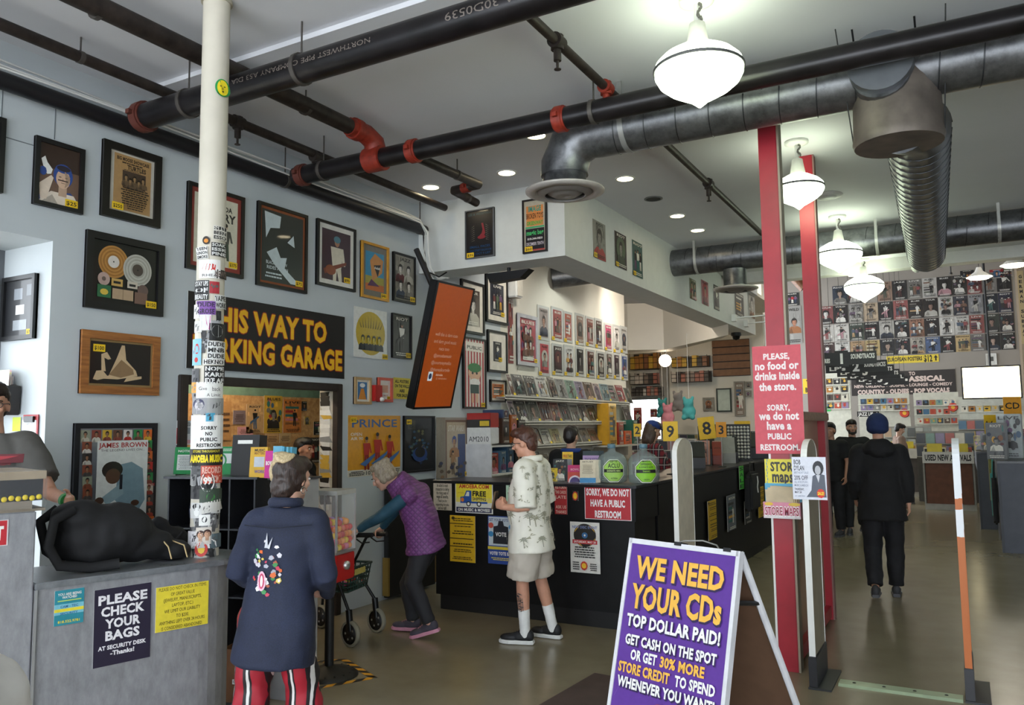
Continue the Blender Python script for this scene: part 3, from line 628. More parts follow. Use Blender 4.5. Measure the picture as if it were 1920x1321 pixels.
wall_pic('oak framed sepia photograph of a bending figure', 150, 297, 617, 737, a_body, fm=OAK, fw=.055, mcol='8a7046', mw=.015, price='$100', pleft=2, name='framed_photograph', cat='photograph')
def a_legend(b, w, h):
    b.rect(0, 0, w, h, H('8d9296')); rng = random.Random(5); cw = w / 7.2; cols = ('2f8a4a', '3a3230', 'a03a2e', '8a4a34', 'c9c2b0', 'd8d4c8', '4a4644', 'd86a2a', 'c0302a', '9aa08a', 'e0d8d0', '8a4438', 'd8b13a', '6b4a38')
    def cov(x, y): 
        b.rect(x, y, x + cw * .9, y + cw * .9, H(rng.choice(cols))); bust(b, x + cw * .45, y + cw * .55, cw * .38, H('a87a5c'), BK, H(rng.choice(cols)))
    for i in range(7): cov(w * .02 + i * cw, h - cw * 1.05)
    n = int(h / cw)
    for j in range(1, n): cov(w * .02, h - cw * (1.05 + j)); cov(w * .02 + 6 * cw, h - cw * (1.05 + j))
    b.rect(cw * 1.1, 0, w - cw * 1.1, h - cw * 1.1, H('dcdedb'))
    b.text('JAMES BROWN', w * .5, h - cw * 1.5, cw * .42, w * .66, H('b0302c'), .015); b.text('THE LEGEND LIVES ON...', w * .5, h - cw * 1.95, cw * .2, w * .6, H('4a4448'), .0)
    x, y, s = w * .36, h * .62, w * .3                     # leaning singer in a pale suit
    b.flat([(w * .52, h * .0), (w * .50, h * .35), (w * .4, h * .42), (w * .45, h * .7), (w * .62, h * .72), (w * .78, h * .66), (w * .82, h * .4), (w * .72, h * .3), (w * .75, 0)], H('7d97a3'))
    b.flat([(w * .22, h * .44), (w * .5, h * .56), (w * .52, h * .46), (w * .3, h * .38)], H('8ea6b0')); b.disc(w * .2, h * .42, w * .06, h * .03, H('4a3226'), 10)
    b.disc(w * .36, h * .66, w * .14, h * .07, H('2a201c')); b.disc(w * .37, h * .61, w * .1, h * .062, H('5c4132')); b.rect(w * .46, h * .5, w * .5, h * .62, H('20232b')); b.disc(w * .68, h * .38, w * .06, h * .025, H('4a3226'), 10); b.rect(w * .34, h * .3, w * .6, h * .33, H('2a2c30'))
    b.text('LOVE', w - cw * .65, h * .52, cw * .22, cw * .7, H('b0302c'), .04)
wall_pic('large framed music poster bordered with tiny album covers above the backpack', 137, 291, 793, 1052, a_legend, fcol='15161c', fw=.035)
def a_fury(b, w, h):
    b.rect(0, 0, w, h, H('d9d3bd')); rng = random.Random(8); t = H('2a2622'); b.text('WANDA', w * .62, h * .86, h * .07, w * .5, t, .04); b.text('FURY', w * .68, h * .73, h * .12, w * .55, t, .04); b.rect(w * .08, h * .8, w * .35, h * .95, H('b03a34'))
    figure(b, w * .72, h * .1, h * .55, H('c9a98a'), H('4a4a42'), H('3a4a3a')); b.flat([(w * .1, h * .3), (w * .3, h * .6), (w * .36, h * .3)], t); lines(b, w * .08, w * .4, h * .05, h * .25, 5, t, rng)
wall_pic('framed cream concert poster with red mat half hidden by the pole', 350, 456, 339, 503, a_fury, fcol='1b1916', fw=.03, mcol='8a3a30', mw=.035, price='$375')
def a_grunge(b, w, h):
    b.rect(0, 0, w, h, H('2c332f')); g = H('c9d6d8')
    b.flat([(w * .06, h * .97), (w * .45, h * .95), (w * .42, h * .78), (w * .2, h * .75), (w * .1, h * .6), (w * .08, h * .8)], g); b.flat([(w * .12, h * .4), (w * .35, h * .5), (w * .45, h * .36), (w * .6, h * .38), (w * .55, h * .22), (w * .95, h * .02), (w * .7, h * .02), (w * .3, h * .25)], g)
    b.text('BLACK WIDOW', w * .36, h * .27, h * .045, w * .5, g, .03); b.text('RIDES AGAIN', w * .38, h * .2, h * .045, w * .5, g, .03); lines(b, w * .08, w * .5, h * .06, h * .15, 2, g, random.Random(4)); b.flat([(w * .6, h * .6), (w * .75, h * .72), (w * .78, h * .55)], g)
wall_pic('framed dark green poster with pale torn shapes and orange inner mat', 481, 574, 376, 534, a_grunge, fcol='15130f', fw=.028, mcol='8a4c2a', mw=.022, price='$75')
def a_guitar(b, w, h):
    b.rect(0, 0, w, h, H('3a2230')); figure(b, w * .52, -h * .25, h * 1.15, H('a5755a'), H('d5ccb8'), H('d5ccb8'), .3); b.disc(w * .52, h * .83, w * .12, h * .07, H('4a7a8a')); b.flat([(w * .05, h * .2), (w * .85, h * .42), (w * .85, h * .36), (w * .1, h * .1)], H('7a3a24')); b.disc(w * .3, h * .2, w * .18, h * .1, H('8a4a2c'))
wall_pic('black framed photograph of a guitarist in a pale shirt and blue cap', 592, 664, 409, 533, a_guitar, fcol='121212', fw=.025, mcol='d9d6cf', mw=.045, price='$95', name='framed_photograph', cat='photograph')
def a_desert(b, w, h):
    b.rect(0, 0, w, h, H('77736a')); b.rect(w * .12, h * .12, w * .88, h * .88, H('3c8fb5')); b.rect(w * .12, h * .12, w * .88, h * .4, H('a8a04a')); b.rect(w * .12, h * .12, w * .88, h * .25, H('c8713a'))
    b.flat([(w * .4, h * .3), (w * .8, h * .5), (w * .85, h * .75), (w * .5, h * .86), (w * .3, h * .7)], H('c98a4a')); b.flat([(w * .45, h * .62), (w * .75, h * .66), (w * .62, h * .4)], H('1d1b1c')); b.text('Adult', w * .6, h * .58, h * .05, w * .25, W_, .03); b.flat([(w * .2, h * .2), (w * .35, h * .34), (w * .7, h * .22)], H('5c3a5a'))
wall_pic('yellow framed colourful poster with blue sky and grey border', 675, 726, 450, 556, a_desert, fcol='c88f2e', fw=.025, price='$40')
wall_pic('narrow black framed grey poster left of the cable drop', 735, 776, 471, 563, RA(41, '8f8a7e', 2), fcol='121212', fw=.02, price='$30')
def a_oval(b, w, h):
    b.rect(0, 0, w, h, H('e3e3dd')); b.disc(w * .5, h * .5, w * .44, h * .44, H('c4a72e'), 32)
    for i in range(9): b.flat([(w * (.2 + .07 * i), h * .6), (w * (.23 + .07 * i), h * .6), (w * (.15 + .09 * i), h * .88 - abs(i - 4) * h * .03)], H('6b5f2a'))
    for i in range(4): bust(b, w * (.26 + .16 * i), h * .38, h * .12, H('c9b53c'), H('2a2a1e'), H('26282c'))
wall_pic('white canvas with a yellow oval band picture', 663, 725, 573, 668, a_oval, name='canvas_print', off=.012, price='$300')
wall_pic('dark framed poster with a red ghostly hand right of the oval canvas', 733, 769, 586, 670, RA(43, '1a1416', 4), fcol='141214', fw=.012, price='$50')
wall_pic('small pale wood frame with a blue and orange picture', 662, 693, 706, 757, lambda b, w, h: (b.rect(0, 0, w, h, H('e8e2d4')), b.rect(w * .15, h * .1, w * .85, h * .9, H('4a7aa8')), b.flat([(w * .2, h * .1), (w * .8, h * .1), (w * .6, h * .6), (w * .4, h * .6)], H('e0913a')), b.disc(w * .5, h * .75, w * .2, h * .1, W_)), fcol='b5956a', fw=.025, name='framed_print', cat='picture')
wall_pic('small coral red frame with a pale pink picture', 706, 733, 707, 753, lambda b, w, h: (b.rect(0, 0, w, h, H('e8dcd0')), b.rect(w * .2, h * .35, w * .8, h * .75, H('d89a7a')), b.text('ROBOT', w * .5, h * .2, h * .08, w * .6, H('b0463a'))), fcol='d0553f', fw=.028, name='framed_print', cat='picture', price='$20', psize=.04)
def a_forsale(b, w, h):
    b.rect(0, 0, w, h, H('e5cf4e')); t = H('1d1a14')
    for i, s in enumerate(('ALL POSTERS', 'ON THE WALLS', 'ARE', 'FOR SALE!')): b.text(s, w * .5, h * (.83 - .22 * i), h * .14, w * (.8, .82, .3, .62)[i], t, .04)
wall_pic('small yellow sign saying all posters on the walls are for sale', 737, 769, 707, 747, a_forsale, glass=False, name='notice', cat='sign')
t = thing('fire_alarm', 'red fire alarm box with a clear lamp between the two small frames', 'alarm', wallx(P(701, 737, x=XW)))
MB().box((-.06, -.08, 0), (.06, .08, .06)).build('housing', mat('b0201c', .4), t, bevel=.006); MB().ell((.045, -.06, .06), (.03, .025, .03)).build('lamp', mat('d8d5cc', .2), t)
def a_prince(b, w, h):
    b.rect(0, 0, w, h, H('d9d2c2')); b.rect(0, h * .11, w, h, H('dd9a1e')); c = H('3a5f95')
    b.text('PRINCE', w * .5, h * .87, h * .13, w * .86, c, .02); b.text('OPEN', w * .15, h * .69, h * .05, w * .2, W_, .01); b.text('AIR 90', w * .16, h * .62, h * .05, w * .22, W_, .01); b.text('10.JUNI', w * .48, h * .05, h * .06, w * .3, BK, .03); lines(b, w * .02, w * .3, h * .02, h * .1, 3, BK, random.Random(1)); lines(b, w * .68, w * .98, h * .02, h * .1, 3, BK, random.Random(6))
    for x, s in ((.32, .5), (.76, .52), (.52, .56)):
        figure(b, w * x, h * .1, h * s * 1.1, H('a9714c'), H('b52a1c'), H('8f2016')); b.flat([(w * (x - .12), h * .2), (w * (x + .2), h * .4), (w * (x + .18), h * .34), (w * (x - .02), h * .16)], H('3f6ea8'))
wall_pic('yellow concert poster with three red suited figures above the walker', 652, 750, 778, 895, a_prince, glass=True, price='$35', pleft=2)
def a_eight(b, w, h):
    b.rect(0, 0, w, h, H('0e1316')); rng = random.Random(9); b.rect(w * .1, h * .78, w * .36, h * .95, H('3a3826')); b.text('8', w * .22, h * .86, h * .1, w * .14, H('0e1316'), .02)
    for i in range(40): a = rng.uniform(0, 6.28); r = rng.uniform(.1, .36); b.disc(w * (.5 + r * math.cos(a)), h * (.45 + r * .95 * math.sin(a)), w * .05, h * .025, H(rng.choice(('22506a', '3a5a5a', '5a5a3a', '1d3a5c', '7a6a4a'))), 8)
    b.disc(w * .5, h * .3, w * .26, h * .14, H('1c3f78')); b.disc(w * .5, h * .34, w * .18, h * .1, H('0e1316'))
wall_pic('black framed dark poster with a blue glow marked 8', 755, 812, 779, 887, a_eight, fcol='0f0f11', fw=.02, price='$45', pleft=2)
def a_space(b, w, h):
    b.rect(0, 0, w, h, H('9a938a')); b.rect(w * .28, 0, w * .96, h * .96, H('7a5f50')); b.rect(w * .32, 0, w * .92, h * .92, H('b9a890')); b.rect(w * .66, 0, w * .9, h * .72, H('3a4a78')); b.text('STAR WARS', w * .6, h * .82, h * .1, w * .5, H('d9d2c4'), .03, .25)
    bust(b, w * .55, h * .6, h * .14, H('b58a6a'), H('4a5fa0'), H('a8794e')); figure(b, w * .5, h * .05, h * .4, H('c09a70'), H('a87c4c'), H('6b5a4a')); b.rect(0, 0, w * .26, h, H('8a8072')); rng = random.Random(12)
    for i in range(14): b.disc(w * rng.uniform(.05, .9), h * rng.uniform(.02, .25), w * .06, h * .03, H(rng.choice(('3a302a', '5c4a3a', '8a6a4a', '2a3050'))), 8)
wall_pic('tall film poster in a clear acrylic sleeve left of the box set shelf', 817, 877, 782, 898, a_space, off=.03, name='sleeved_poster', glass=True, price='$80')
# frames partly behind the tilted screen
wall_pic('white matted portrait photograph behind the top of the tilted screen', 862, 905, 522, 622, RA(51, '4a3a30', 0), fcol='121212', fw=.03, mcol='dcd6c8', mw=.07, price='$70', pleft=2)
wall_pic('black framed dark stage photograph with wide white mat above the other frames', 909, 949, 512, 602, RA(52, '1a1c2a', 1), fcol='121212', fw=.03, mcol='dcd6c8', mw=.07, price='$60')
def a_stripes(b, w, h):
    b.rect(0, 0, w, h, H('e8e2d6'))
    for i in range(7): b.rect(w * (.04 + .14 * i), 0, w * (.11 + .14 * i), h, H('b02e30'))
    b.rect(w * .08, h * .82, w * .92, h * .96, H('e8e2d6')); b.text('PUBLIC', w * .5, h * .88, h * .05, w * .7, BK, .03)
    b.disc(w * .5, h * .5, w * .3, h * .11, H('e2b594')); b.disc(w * .5, h * .58, w * .32, h * .07, H('2f7a3c')); b.disc(w * .4, h * .5, w * .05, h * .02, BK, 8); b.disc(w * .6, h * .5, w * .05, h * .02, BK, 8); b.disc(w * .5, h * .36, w * .26, h * .06, W_); b.rect(w * .3, h * .2, w * .7, h * .33, H('26433a')); b.rect(w * .35, h * .06, w * .45, h * .2, H('e2b594')); b.rect(w * .55, h * .06, w * .65, h * .2, H('e2b594'))
wall_pic('tall framed poster with red and white stripes right of the tilted screen', 866, 908, 630, 765, a_stripes, fcol='141414', fw=.02, price='$90')
wall_pic('small black framed photograph with very wide white mat', 912, 948, 617, 696, RA(54, '1c1618', 4), fcol='121212', fw=.028, mcol='e0dace', mw=.11, price='$45')
wall_pic('small black framed orange picture below the wide matted photograph', 917, 946, 711, 753, RA(55, 'c46f33', 6), fcol='161412', fw=.02, mcol='dcd2c0', mw=.03, price='$20', psize=.05)
wall_pic('green and red strip poster at the corner of the cream wall', 951, 961, 552, 680, RA(56, '8a3a34', 5), glass=True)
t = thing('wall_speaker', 'small white speaker high on the cream wall', 'speaker', Matrix.Translation(P(965, 540, x=XW + .08)))
MB().box((-.08, -.09, -.13), (.08, .09, .13)).build('cabinet', WHITE, t, bevel=.015); MB().box((.081, -.07, -.11), (.084, .07, .11)).build('grille', mat('cfc9bc', .7), t)
def a_edge(b, w, h): rand_art(b, w, h, random.Random(61), '2a2528', 0)
wall_pic('black framed poster cut by the left edge of the picture', -62, 9, 202, 348, a_edge, fcol='131313', fw=.03, price='$30')
# parking sign
a, c, d = P(349, 545, x=XW), P(349, 690, x=XW), P(643, 592, x=XW)
def a_park(b, w, h):
    b.rect(0, 0, w, h, H('1d1b1c')); y_, r_ = H('f0b71c'), H('a02c1a')
    for s, cy, ww in (('THIS WAY TO', .70, .78), ('PARKING GARAGE', .285, .95)):
        xc = w * .505 - (.0 if ww > .9 else w * .035); [b.text(s, xc + dx_, h * cy + dy_, h * .30, w * ww, r_, .04) for dx_, dy_ in ((.008, 0), (-.008, 0), (0, .008), (0, -.008))]; b.text(s, xc, h * cy, h * .30, w * ww, y_, .04)
frame_thing('large black sign with yellow letters pointing to the parking garage', plane_M(Vector((XW + .02, (a.y + d.y) / 2, (a.z + c.z) / 2)), (0, 1, 0), (0, 0, 1)), d.y - a.y, a.z - c.z, a_park, name='direction_sign', cat='sign', glass=False)
# framed award and papers on the reveal of the left opening (faces the entrance)
front_pic('small black framed award display on the pillar by the left edge', 12, 73, 523, 640, lambda b, w, h: (b.rect(0, 0, w, h, H('16171b')), b.rect(w * .3, h * .65, w * .6, h * .85, H('7f858c')), b.rect(w * .38, h * .38, w * .68, h * .55, H('d5d5d2')), b.rect(w * .3, h * .1, w * .78, h * .28, H('8d9398')), b.rect(w * .75, h * .7, w * .95, h * .9, H('5c6268'))), 3.05, fcol='101012', fw=.028, price='$75', psize=.05)
pM = facey(P(20, 742, y=3.05), .01)
t = thing('file_pocket', 'dark wall pocket stuffed with papers behind the guard', 'wall pocket', pM)
MB().prism([(-.2, -.1), (.13, -.13), (.14, .06), (-.2, .12)], 0, .1).build('pocket', mat('221d1b', .4), t, bevel=.004)
for k in range(7): MB().box((-.19 + .02 * k, -.05, .015 + .011 * k), (.06 + .012 * k, .13 + .012 * ((k * 3) % 4), .017 + .011 * k), Matrix.Rotation(.05 * ((k * 5) % 3 - 1), 4, 'Z')).build('paper', mat(('e8e6e0', 'd9b3b8', 'e6dfb8')[k % 3], .7), t)
MB().prism([(-.07, -.02), (-.01, -.1), (-.04, -.105), (-.1, -.04)], .1, .101).build('white_label', WHITE, t)
t = thing('clipboard', 'red clipboard with a white list hanging behind the guard', 'clipboard', facey(P(57, 835, y=3.05), .006))
MB().box((-.075, -.2, 0), (.09, .2, .005)).build('board', mat('a83236', .4), t)
b = MB(); b.z = .006; b.rect(-.085, -.2, .075, .165, H('e8e8ea')); b.text('GUEST LIST', -.005, .14, .012, .08, BK, .01); [b.rect(-.07, y, .06, y + .002, H('a9a9ad')) for y in [-.18 + .022 * i for i in range(14)]]; b.build('sheet', PRINT, t)
MB().box((-.05, .15, .006), (.06, .19, .02)).build('clip', BLACKGLOSS, t, bevel=.004)
front_pic('lime green note beside the red clipboard', 25, 40, 782, 808, lambda b, w, h: b.rect(0, 0, w, h, H('c6d83a')), 3.05, glass=False, name='sticky_note', cat='note')
# soffit posters
def a_claw(b, w, h):
    b.rect(0, 0, w, h, H('1b1718')); b.text('LEE & WEISEMANS', w * .5, h * .93, h * .05, w * .85, H('2a5560'), .01); r = H('8a2a33')
    b.flat([(w * .55, h * .72), (w * .62, h * .72), (w * .7, h * .5), (w * .62, h * .4), (w * .42, h * .42), (w * .56, h * .5), (w * .6, h * .58)], r); b.disc(w * .56, h * .42, w * .15, h * .04, r)
    for i in range(8): b.flat([(w * .15, h * (.34 + .04 * i)), (w * .3, h * (.37 + .045 * i)), (w * .3, h * (.36 + .045 * i))], H('8a8478')); b.flat([(w * .85, h * (.34 + .04 * i)), (w * .72, h * (.37 + .045 * i)), (w * .72, h * (.36 + .045 * i))], H('8a8478'))
    b.text('SMALL FACES', w * .5, h * .22, h * .045, w * .75, H('1d4d7a'), .02); b.text('HIGH STREET BALLROOM', w * .52, h * .14, h * .04, w * .8, H('1d4d7a'), .02); b.text('FRI OCT 9 LIST', w * .54, h * .07, h * .04, w * .7, H('1d4d7a'), .02)
front_pic('dark framed poster with a red claw on the soffit', 874, 928, 397, 487, a_claw, YS, fcol='5a5c60', fw=.012, price='$35', pleft=True)
def a_toys(b, w, h):
    b.rect(0, 0, w, h, H('b9b3a2')); b.rect(w * .1, h * .5, w * .9, h * .9, H('d98a4a')); b.text('IMAGE', w * .5, h * .84, h * .1, w * .6, H('3a9a8a'), .05); b.text('BROKEN TOYS', w * .5, h * .7, h * .1, w * .8, H('3a2018'), .03); b.text('GREENWAY', w * .5, h * .56, h * .07, w * .76, H('3aa84a'), .04); b.rect(w * .06, h * .46, w * .94, h * .49, H('3aa86a')); b.rect(w * .06, h * .03, w * .94, h * .45, H('201c22'))
    b.text('magic bag', w * .5, h * .36, h * .065, w * .8, H('4ab86a'), .04); b.text('818-344-9850', w * .5, h * .25, h * .04, w * .7, W_, .02); b.text('DECEMBER TENTH', w * .5, h * .15, h * .06, w * .8, H('d8cfd8'), .03); b.rect(w * .4, h * .01, w * .95, h * .04, H('b04a44'))
front_pic('tall framed orange and green concert poster near the soffit corner', 981, 1026, 377, 477, a_toys, YS, fcol='161214', fw=.016, price='$60', pleft=True)
for k, (xl, xr, yt, yb, bg, kd, lb) in enumerate(((1110, 1134, 409, 480, '8e8c84', 0, 'grey portrait poster on the green lit soffit side, first from the corner'), (1151, 1173, 431, 497, '2a1c20', 3, 'dark curling poster on the soffit side, second from the corner'), (1184, 1203, 448, 514, '3a5a58', 1, 'teal poster with figures on the soffit side, third from the corner'),
    (1292, 1304, 520, 558, '6a6a4a', 2, 'small poster on the soffit side just behind the far duct'), (1314, 1327, 523, 568, 'a86a70', 3, 'pink poster on the soffit side beyond the far duct'), (1337, 1347, 532, 578, '3a3836', 4, 'dark poster on the soffit side left of the far diffuser'), (1377, 1393, 545, 588, '2c2622', 6, 'brown striped poster on the soffit side below the far diffuser'), (1402, 1414, 546, 592, 'a8a49c', 0, 'pale portrait poster at the far end of the soffit side'))):
    wall_pic(lb, xl, xr, yt, yb, RA(70 + k, bg, kd), x=XS, glass=False, name='poster', price='$15' if k < 3 else None, pleft=True)
ORD = ['first', 'second', 'third', 'fourth', 'fifth', 'sixth', 'seventh', 'eighth', 'ninth', 'tenth', 'eleventh', 'twelfth', 'thirteenth', 'fourteenth', 'fifteenth']
# ---------------------------------------------------------------- tilted screen
def tilt_M(p, yaw, lean, roll=0):
    n = Vector((math.cos(yaw), math.sin(yaw), 0)); r = Vector((-math.sin(yaw), math.cos(yaw), 0)); u = Vector((0, 0, 1)) * math.cos(lean) + n * math.sin(lean)
    r2 = r * math.cos(roll) + u * math.sin(roll); u2 = u * math.cos(roll) - r * math.sin(roll)
    return plane_M(Vector(p), r2, u2)
t = thing('wall_screen', 'tilted portrait screen with orange page hanging below the soffit', 'screen', tilt_M((-4.575, 6.578, 1.908), .055, .253, .035))
MB().box((-.355, -.02, -.09), (.355, 1.23, -.003)).build('case', BLACKGLOSS, t, bevel=.01)
for x0, y0, x1, y1 in ((-.355, -.02, .355, .0), (-.355, 1.21, .355, 1.23), (-.355, 0, -.335, 1.21), (.335, 0, .355, 1.21)): MB().box((x0, y0, -.003), (x1, y1, .008)).build('bezel', BLACKGLOSS, t)
b = MB(); b.rect(-.335, 0, .335, 1.21, H('a84a12'))
for i, s in enumerate(('well this is darn cute', 'and darn good music', 'recs too', '@amoebamusic', '@courtneymelba', '@therealkurtvile')): b.text(s, 0, .72 - .07 * i, .026, (.42, .42, .19, .33, .37, .36)[i], H('c9a08a'), .0)
b.rect(-.2, .26, -.12, .35, H('d8e4ec')); b.disc(-.16, .305, .028, .03, H('2a3a5a'), 12); b.text('debwales', -.0, .32, .016, .13, H('d9b8a4')); b.text('@_debwalesdocs', .05, .285, .014, .2, H('c9a08a'), .0); b.build('display', SCREEN, t)
b = MB(); b.tube([(0, .9, -.09), (0, 1.2, -.3), (.0, 1.5, -.55)], .03, 8); b.build('bracket', BLACK, t)
# dark angled bracket plate below the soffit
t = thing('mount_plate', 'black angled mounting plate tucked under the soffit', 'bracket', Matrix.Translation(P(950, 515, y=7.3)))
q = [P(x, y, y=7.25) - P(950, 515, y=7.3) for x, y in ((912, 513), (992, 503), (975, 520), (918, 530))]
b = MB(); b.add([(p.x, p.y + d, p.z) for d in (0, .12) for p in q], [(0, 1, 2, 3), (7, 6, 5, 4), (0, 4, 5, 1), (1, 5, 6, 2), (2, 6, 7, 3), (3, 7, 4, 0)]); b.build('plate', BLACK, t)
MB().cyl((0, .05, -.02), (0, .05, ZS - P(950, 515, y=7.3).z), .02, 8).build('stem', BLACK, t)
# ---------------------------------------------------------------- poster sleeves and magazine racks on the cream wall
ox, oy, sc = 940, 520, 4.127
cpx = lambda x, y: (ox + x / sc, oy + y / sc)
def cnm(h):
    r, g, bb = (int(h[i:i + 2], 16) for i in (0, 2, 4))
    if max(r, g, bb) - min(r, g, bb) < 28: return 'black' if r < 60 else 'grey' if r < 150 else 'white'
    if r > g + 30 and r > bb + 30: return 'red' if g < 80 else 'brown' if r < 170 else 'orange'
    if bb > r: return 'blue'
    return 'green' if g > r else 'beige'
row1 = ((278, 370, 207, 475, '9a8c86'), (385, 475, 220, 480, '9a3a34'), (480, 548, 255, 495, 'b04a2a'), (570, 640, 270, 515, '8a6a58'), (650, 715, 295, 525, '8a4438'), (722, 780, 310, 540, '4a2a2a'), (795, 855, 345, 560, 'b02a5c'), (862, 915, 360, 575, 'd8d0c8'), (918, 972, 370, 578, 'b9b4ac'))
row2 = ((285, 375, 485, 755, 'c03a44'), (390, 478, 505, 750, '3a2c2a'), (482, 560, 515, 755, 'd5d2cc'), (572, 640, 530, 760, '1d1d1e'), (655, 722, 550, 770, '5a2c28'), (735, 800, 565, 780, '2a1c1a'), (805, 860, 570, 775, '6a5c50'), (865, 915, 580, 780, '3a2430'), (925, 975, 590, 790, '2a4a8a'))
for rn, rw in (('upper', row1), ('lower', row2)):
    for k, (x0, x1, y0, y1, c) in enumerate(rw):
        (pa, pb), (pc, pd) = cpx(x0, y0), cpx(x1, y1)
        a, c_ = P(pa, pb, x=XW + .01), P(pa, pd, x=XW + .01); e = P(pc, pb, x=XW + .01); w, h = e.y - a.y, a.z - c_.z
        t = thing('sleeved_poster', '%s print in a clear sleeve, %s sleeve row, %s from the left' % (cnm(c), rn, ORD[k]), 'poster', plane_M(Vector((XW + .008, (a.y + e.y) / 2, (a.z + c_.z) / 2)), (0, 1, 0), (0, 0, 1)), 'sleeved posters on the cream wall')
        MB().box((-w / 2, -h / 2, 0), (w / 2, h / 2, .003)).build('sleeve', mat('b9b9b4', .2, var=.05), t)
        b = MB(); iw, ih = w * .72, h * .84; rand_art(b, iw, ih, random.Random(100 + k + 20 * (rn == 'lower')), c, None, .15)
        b.v = [(q[0] - iw / 2, q[1] - ih / 2, q[2] + .0035) for q in b.v]; b.build('print', GLOSS, t); price_tag(t, w, h, '$20', .008, True, .07)
def a_beat(b, w, h):
    b.rect(0, 0, w, h, H('d8d2cc')); rand_art(b, w, h, random.Random(7), 'a84a52', 5)
    for i, (x, y) in enumerate(((.35, .75), (.62, .72), (.3, .4), (.6, .42))): bust(b, w * x, h * y, h * .14, H('d8cfc6'), BK, H('6b4434'))
wall_pic('large red and brown band poster in a clear acrylic holder', 968, 1005, 586, 683, a_beat, off=.02, name='sleeved_poster', fcol='b4b4b8', fw=.05, price='$40')
# sloping shelves with magazines
def shelf(name, label, xl, xr, y, depth=.16):
    a, c = P(xl, y, x=XW + depth), P(xr, y, x=XW + depth)
    t = thing(name, label, 'shelf', Matrix.Translation((XW, a.y, a.z)))
    MB().box((.002, 0, -.012), (depth, c.y - a.y, .0)).build('board', mat('c9c4b8', .5), t); MB().box((depth - .006, 0, -.03), (depth, c.y - a.y, .025)).build('lip', mat('d2cdc2', .5), t)
    return t
rows = ((('upper', 743), ((45, 72, 748), (78, 165, 745), (170, 258, 755), (258, 345, 765), (355, 410, 770), (415, 490, 780), (490, 565, 790), (565, 630, 800), (630, 705, 805), (705, 755, 815), (760, 825, 820), (820, 875, 828), (880, 940, 830), (945, 990, 850)), ('8a5a54', '2a2c30', '5a5652', 'c9c5bb', '7a6a5e', '8f8f8c', '6f9a84', '8a7a9c', '6a4a30', 'd8b8ae', '7aa0a8', '9a948a', 'a82a2c', '8a8278')),
        (('middle', 792), ((48, 92, 955), (95, 185, 953), (188, 278, 955), (280, 370, 960), (372, 440, 965), (442, 515, 970), (522, 592, 985), (592, 652, 980), (655, 722, 985), (940, 990, 1000)), ('c9a8b0', '2e2e2c', '3f463c', '5a2420', 'b05a4a', '4a4444', '8f867a', '4a3e38', '3a3634', '6a5244')),
        (('lower', 838), ((125, 200, 1160), (205, 285, 1165), (295, 365, 1165), (370, 445, 1170), (595, 660, 1165), (665, 730, 1168)), ('8a8478', '7a5a4c', 'd5d2c0', 'c9b86a', '8a8078', '9a6a58')),
        (('lowest', 884), ((140, 210, 1350), (220, 300, 1352), (310, 380, 1354), (390, 450, 1356), (600, 660, 1352), (670, 735, 1354)), ('6a6258', '4a4038', '8a7a68', '5c5048', '5a4a44', '7a6a5a')))
for (rn, ys), its, cols in rows:
    x0 = ox + its[0][0] / sc - 3; x1 = 1180
    shelf('magazine_rail', 'pale wall shelf holding the %s row of magazines' % rn, x0, x1, ys)
    for k, ((xa, xb, yt), c) in enumerate(zip(its, cols)):
        pa, pc = ox + xa / sc, ox + xb / sc
        yl = ys - .5 + (pa - x0) * .045
        a = P(pa, oy + yt / sc, x=XW + .06); bt = P(pa, yl, x=XW + .14); e = P(pc, oy + yt / sc, x=XW + .06)
        zb = P(x0, ys, x=XW + .16).z + .005; w, h = e.y - a.y, max(.2, a.z - zb)
        M = plane_M(Vector((XW + .13, a.y + w / 2, zb)), (0, 1, 0), Vector((-.09, 0, h)))
        t = thing('magazine', '%s magazine on the %s wall shelf, %s from the left' % (cnm(c), rn, ORD[k]), 'magazine', M, 'magazines on the %s wall shelf' % rn)
        hh = math.hypot(h, .09)
        MB().box((-w / 2 * .96, 0, -.006), (w / 2 * .96, hh, 0)).build('pages', mat('d2cec2', .6), t)
        b = MB(); rand_art(b, w * .96, hh, random.Random(ys * 7 + k), c, None, .35); b.v = [(q[0] - w * .48, q[1], q[2]) for q in b.v]; b.build('cover', GLOSS, t)
        if k % 2 == 0:
            b = MB(); b.rect(-.03, .0, .03, .05, H('f0d02a')); b.v = [(q[0] + w * .3, q[1], q[2] + .012) for q in b.v]; b.build('price_tag', PRINT, t)
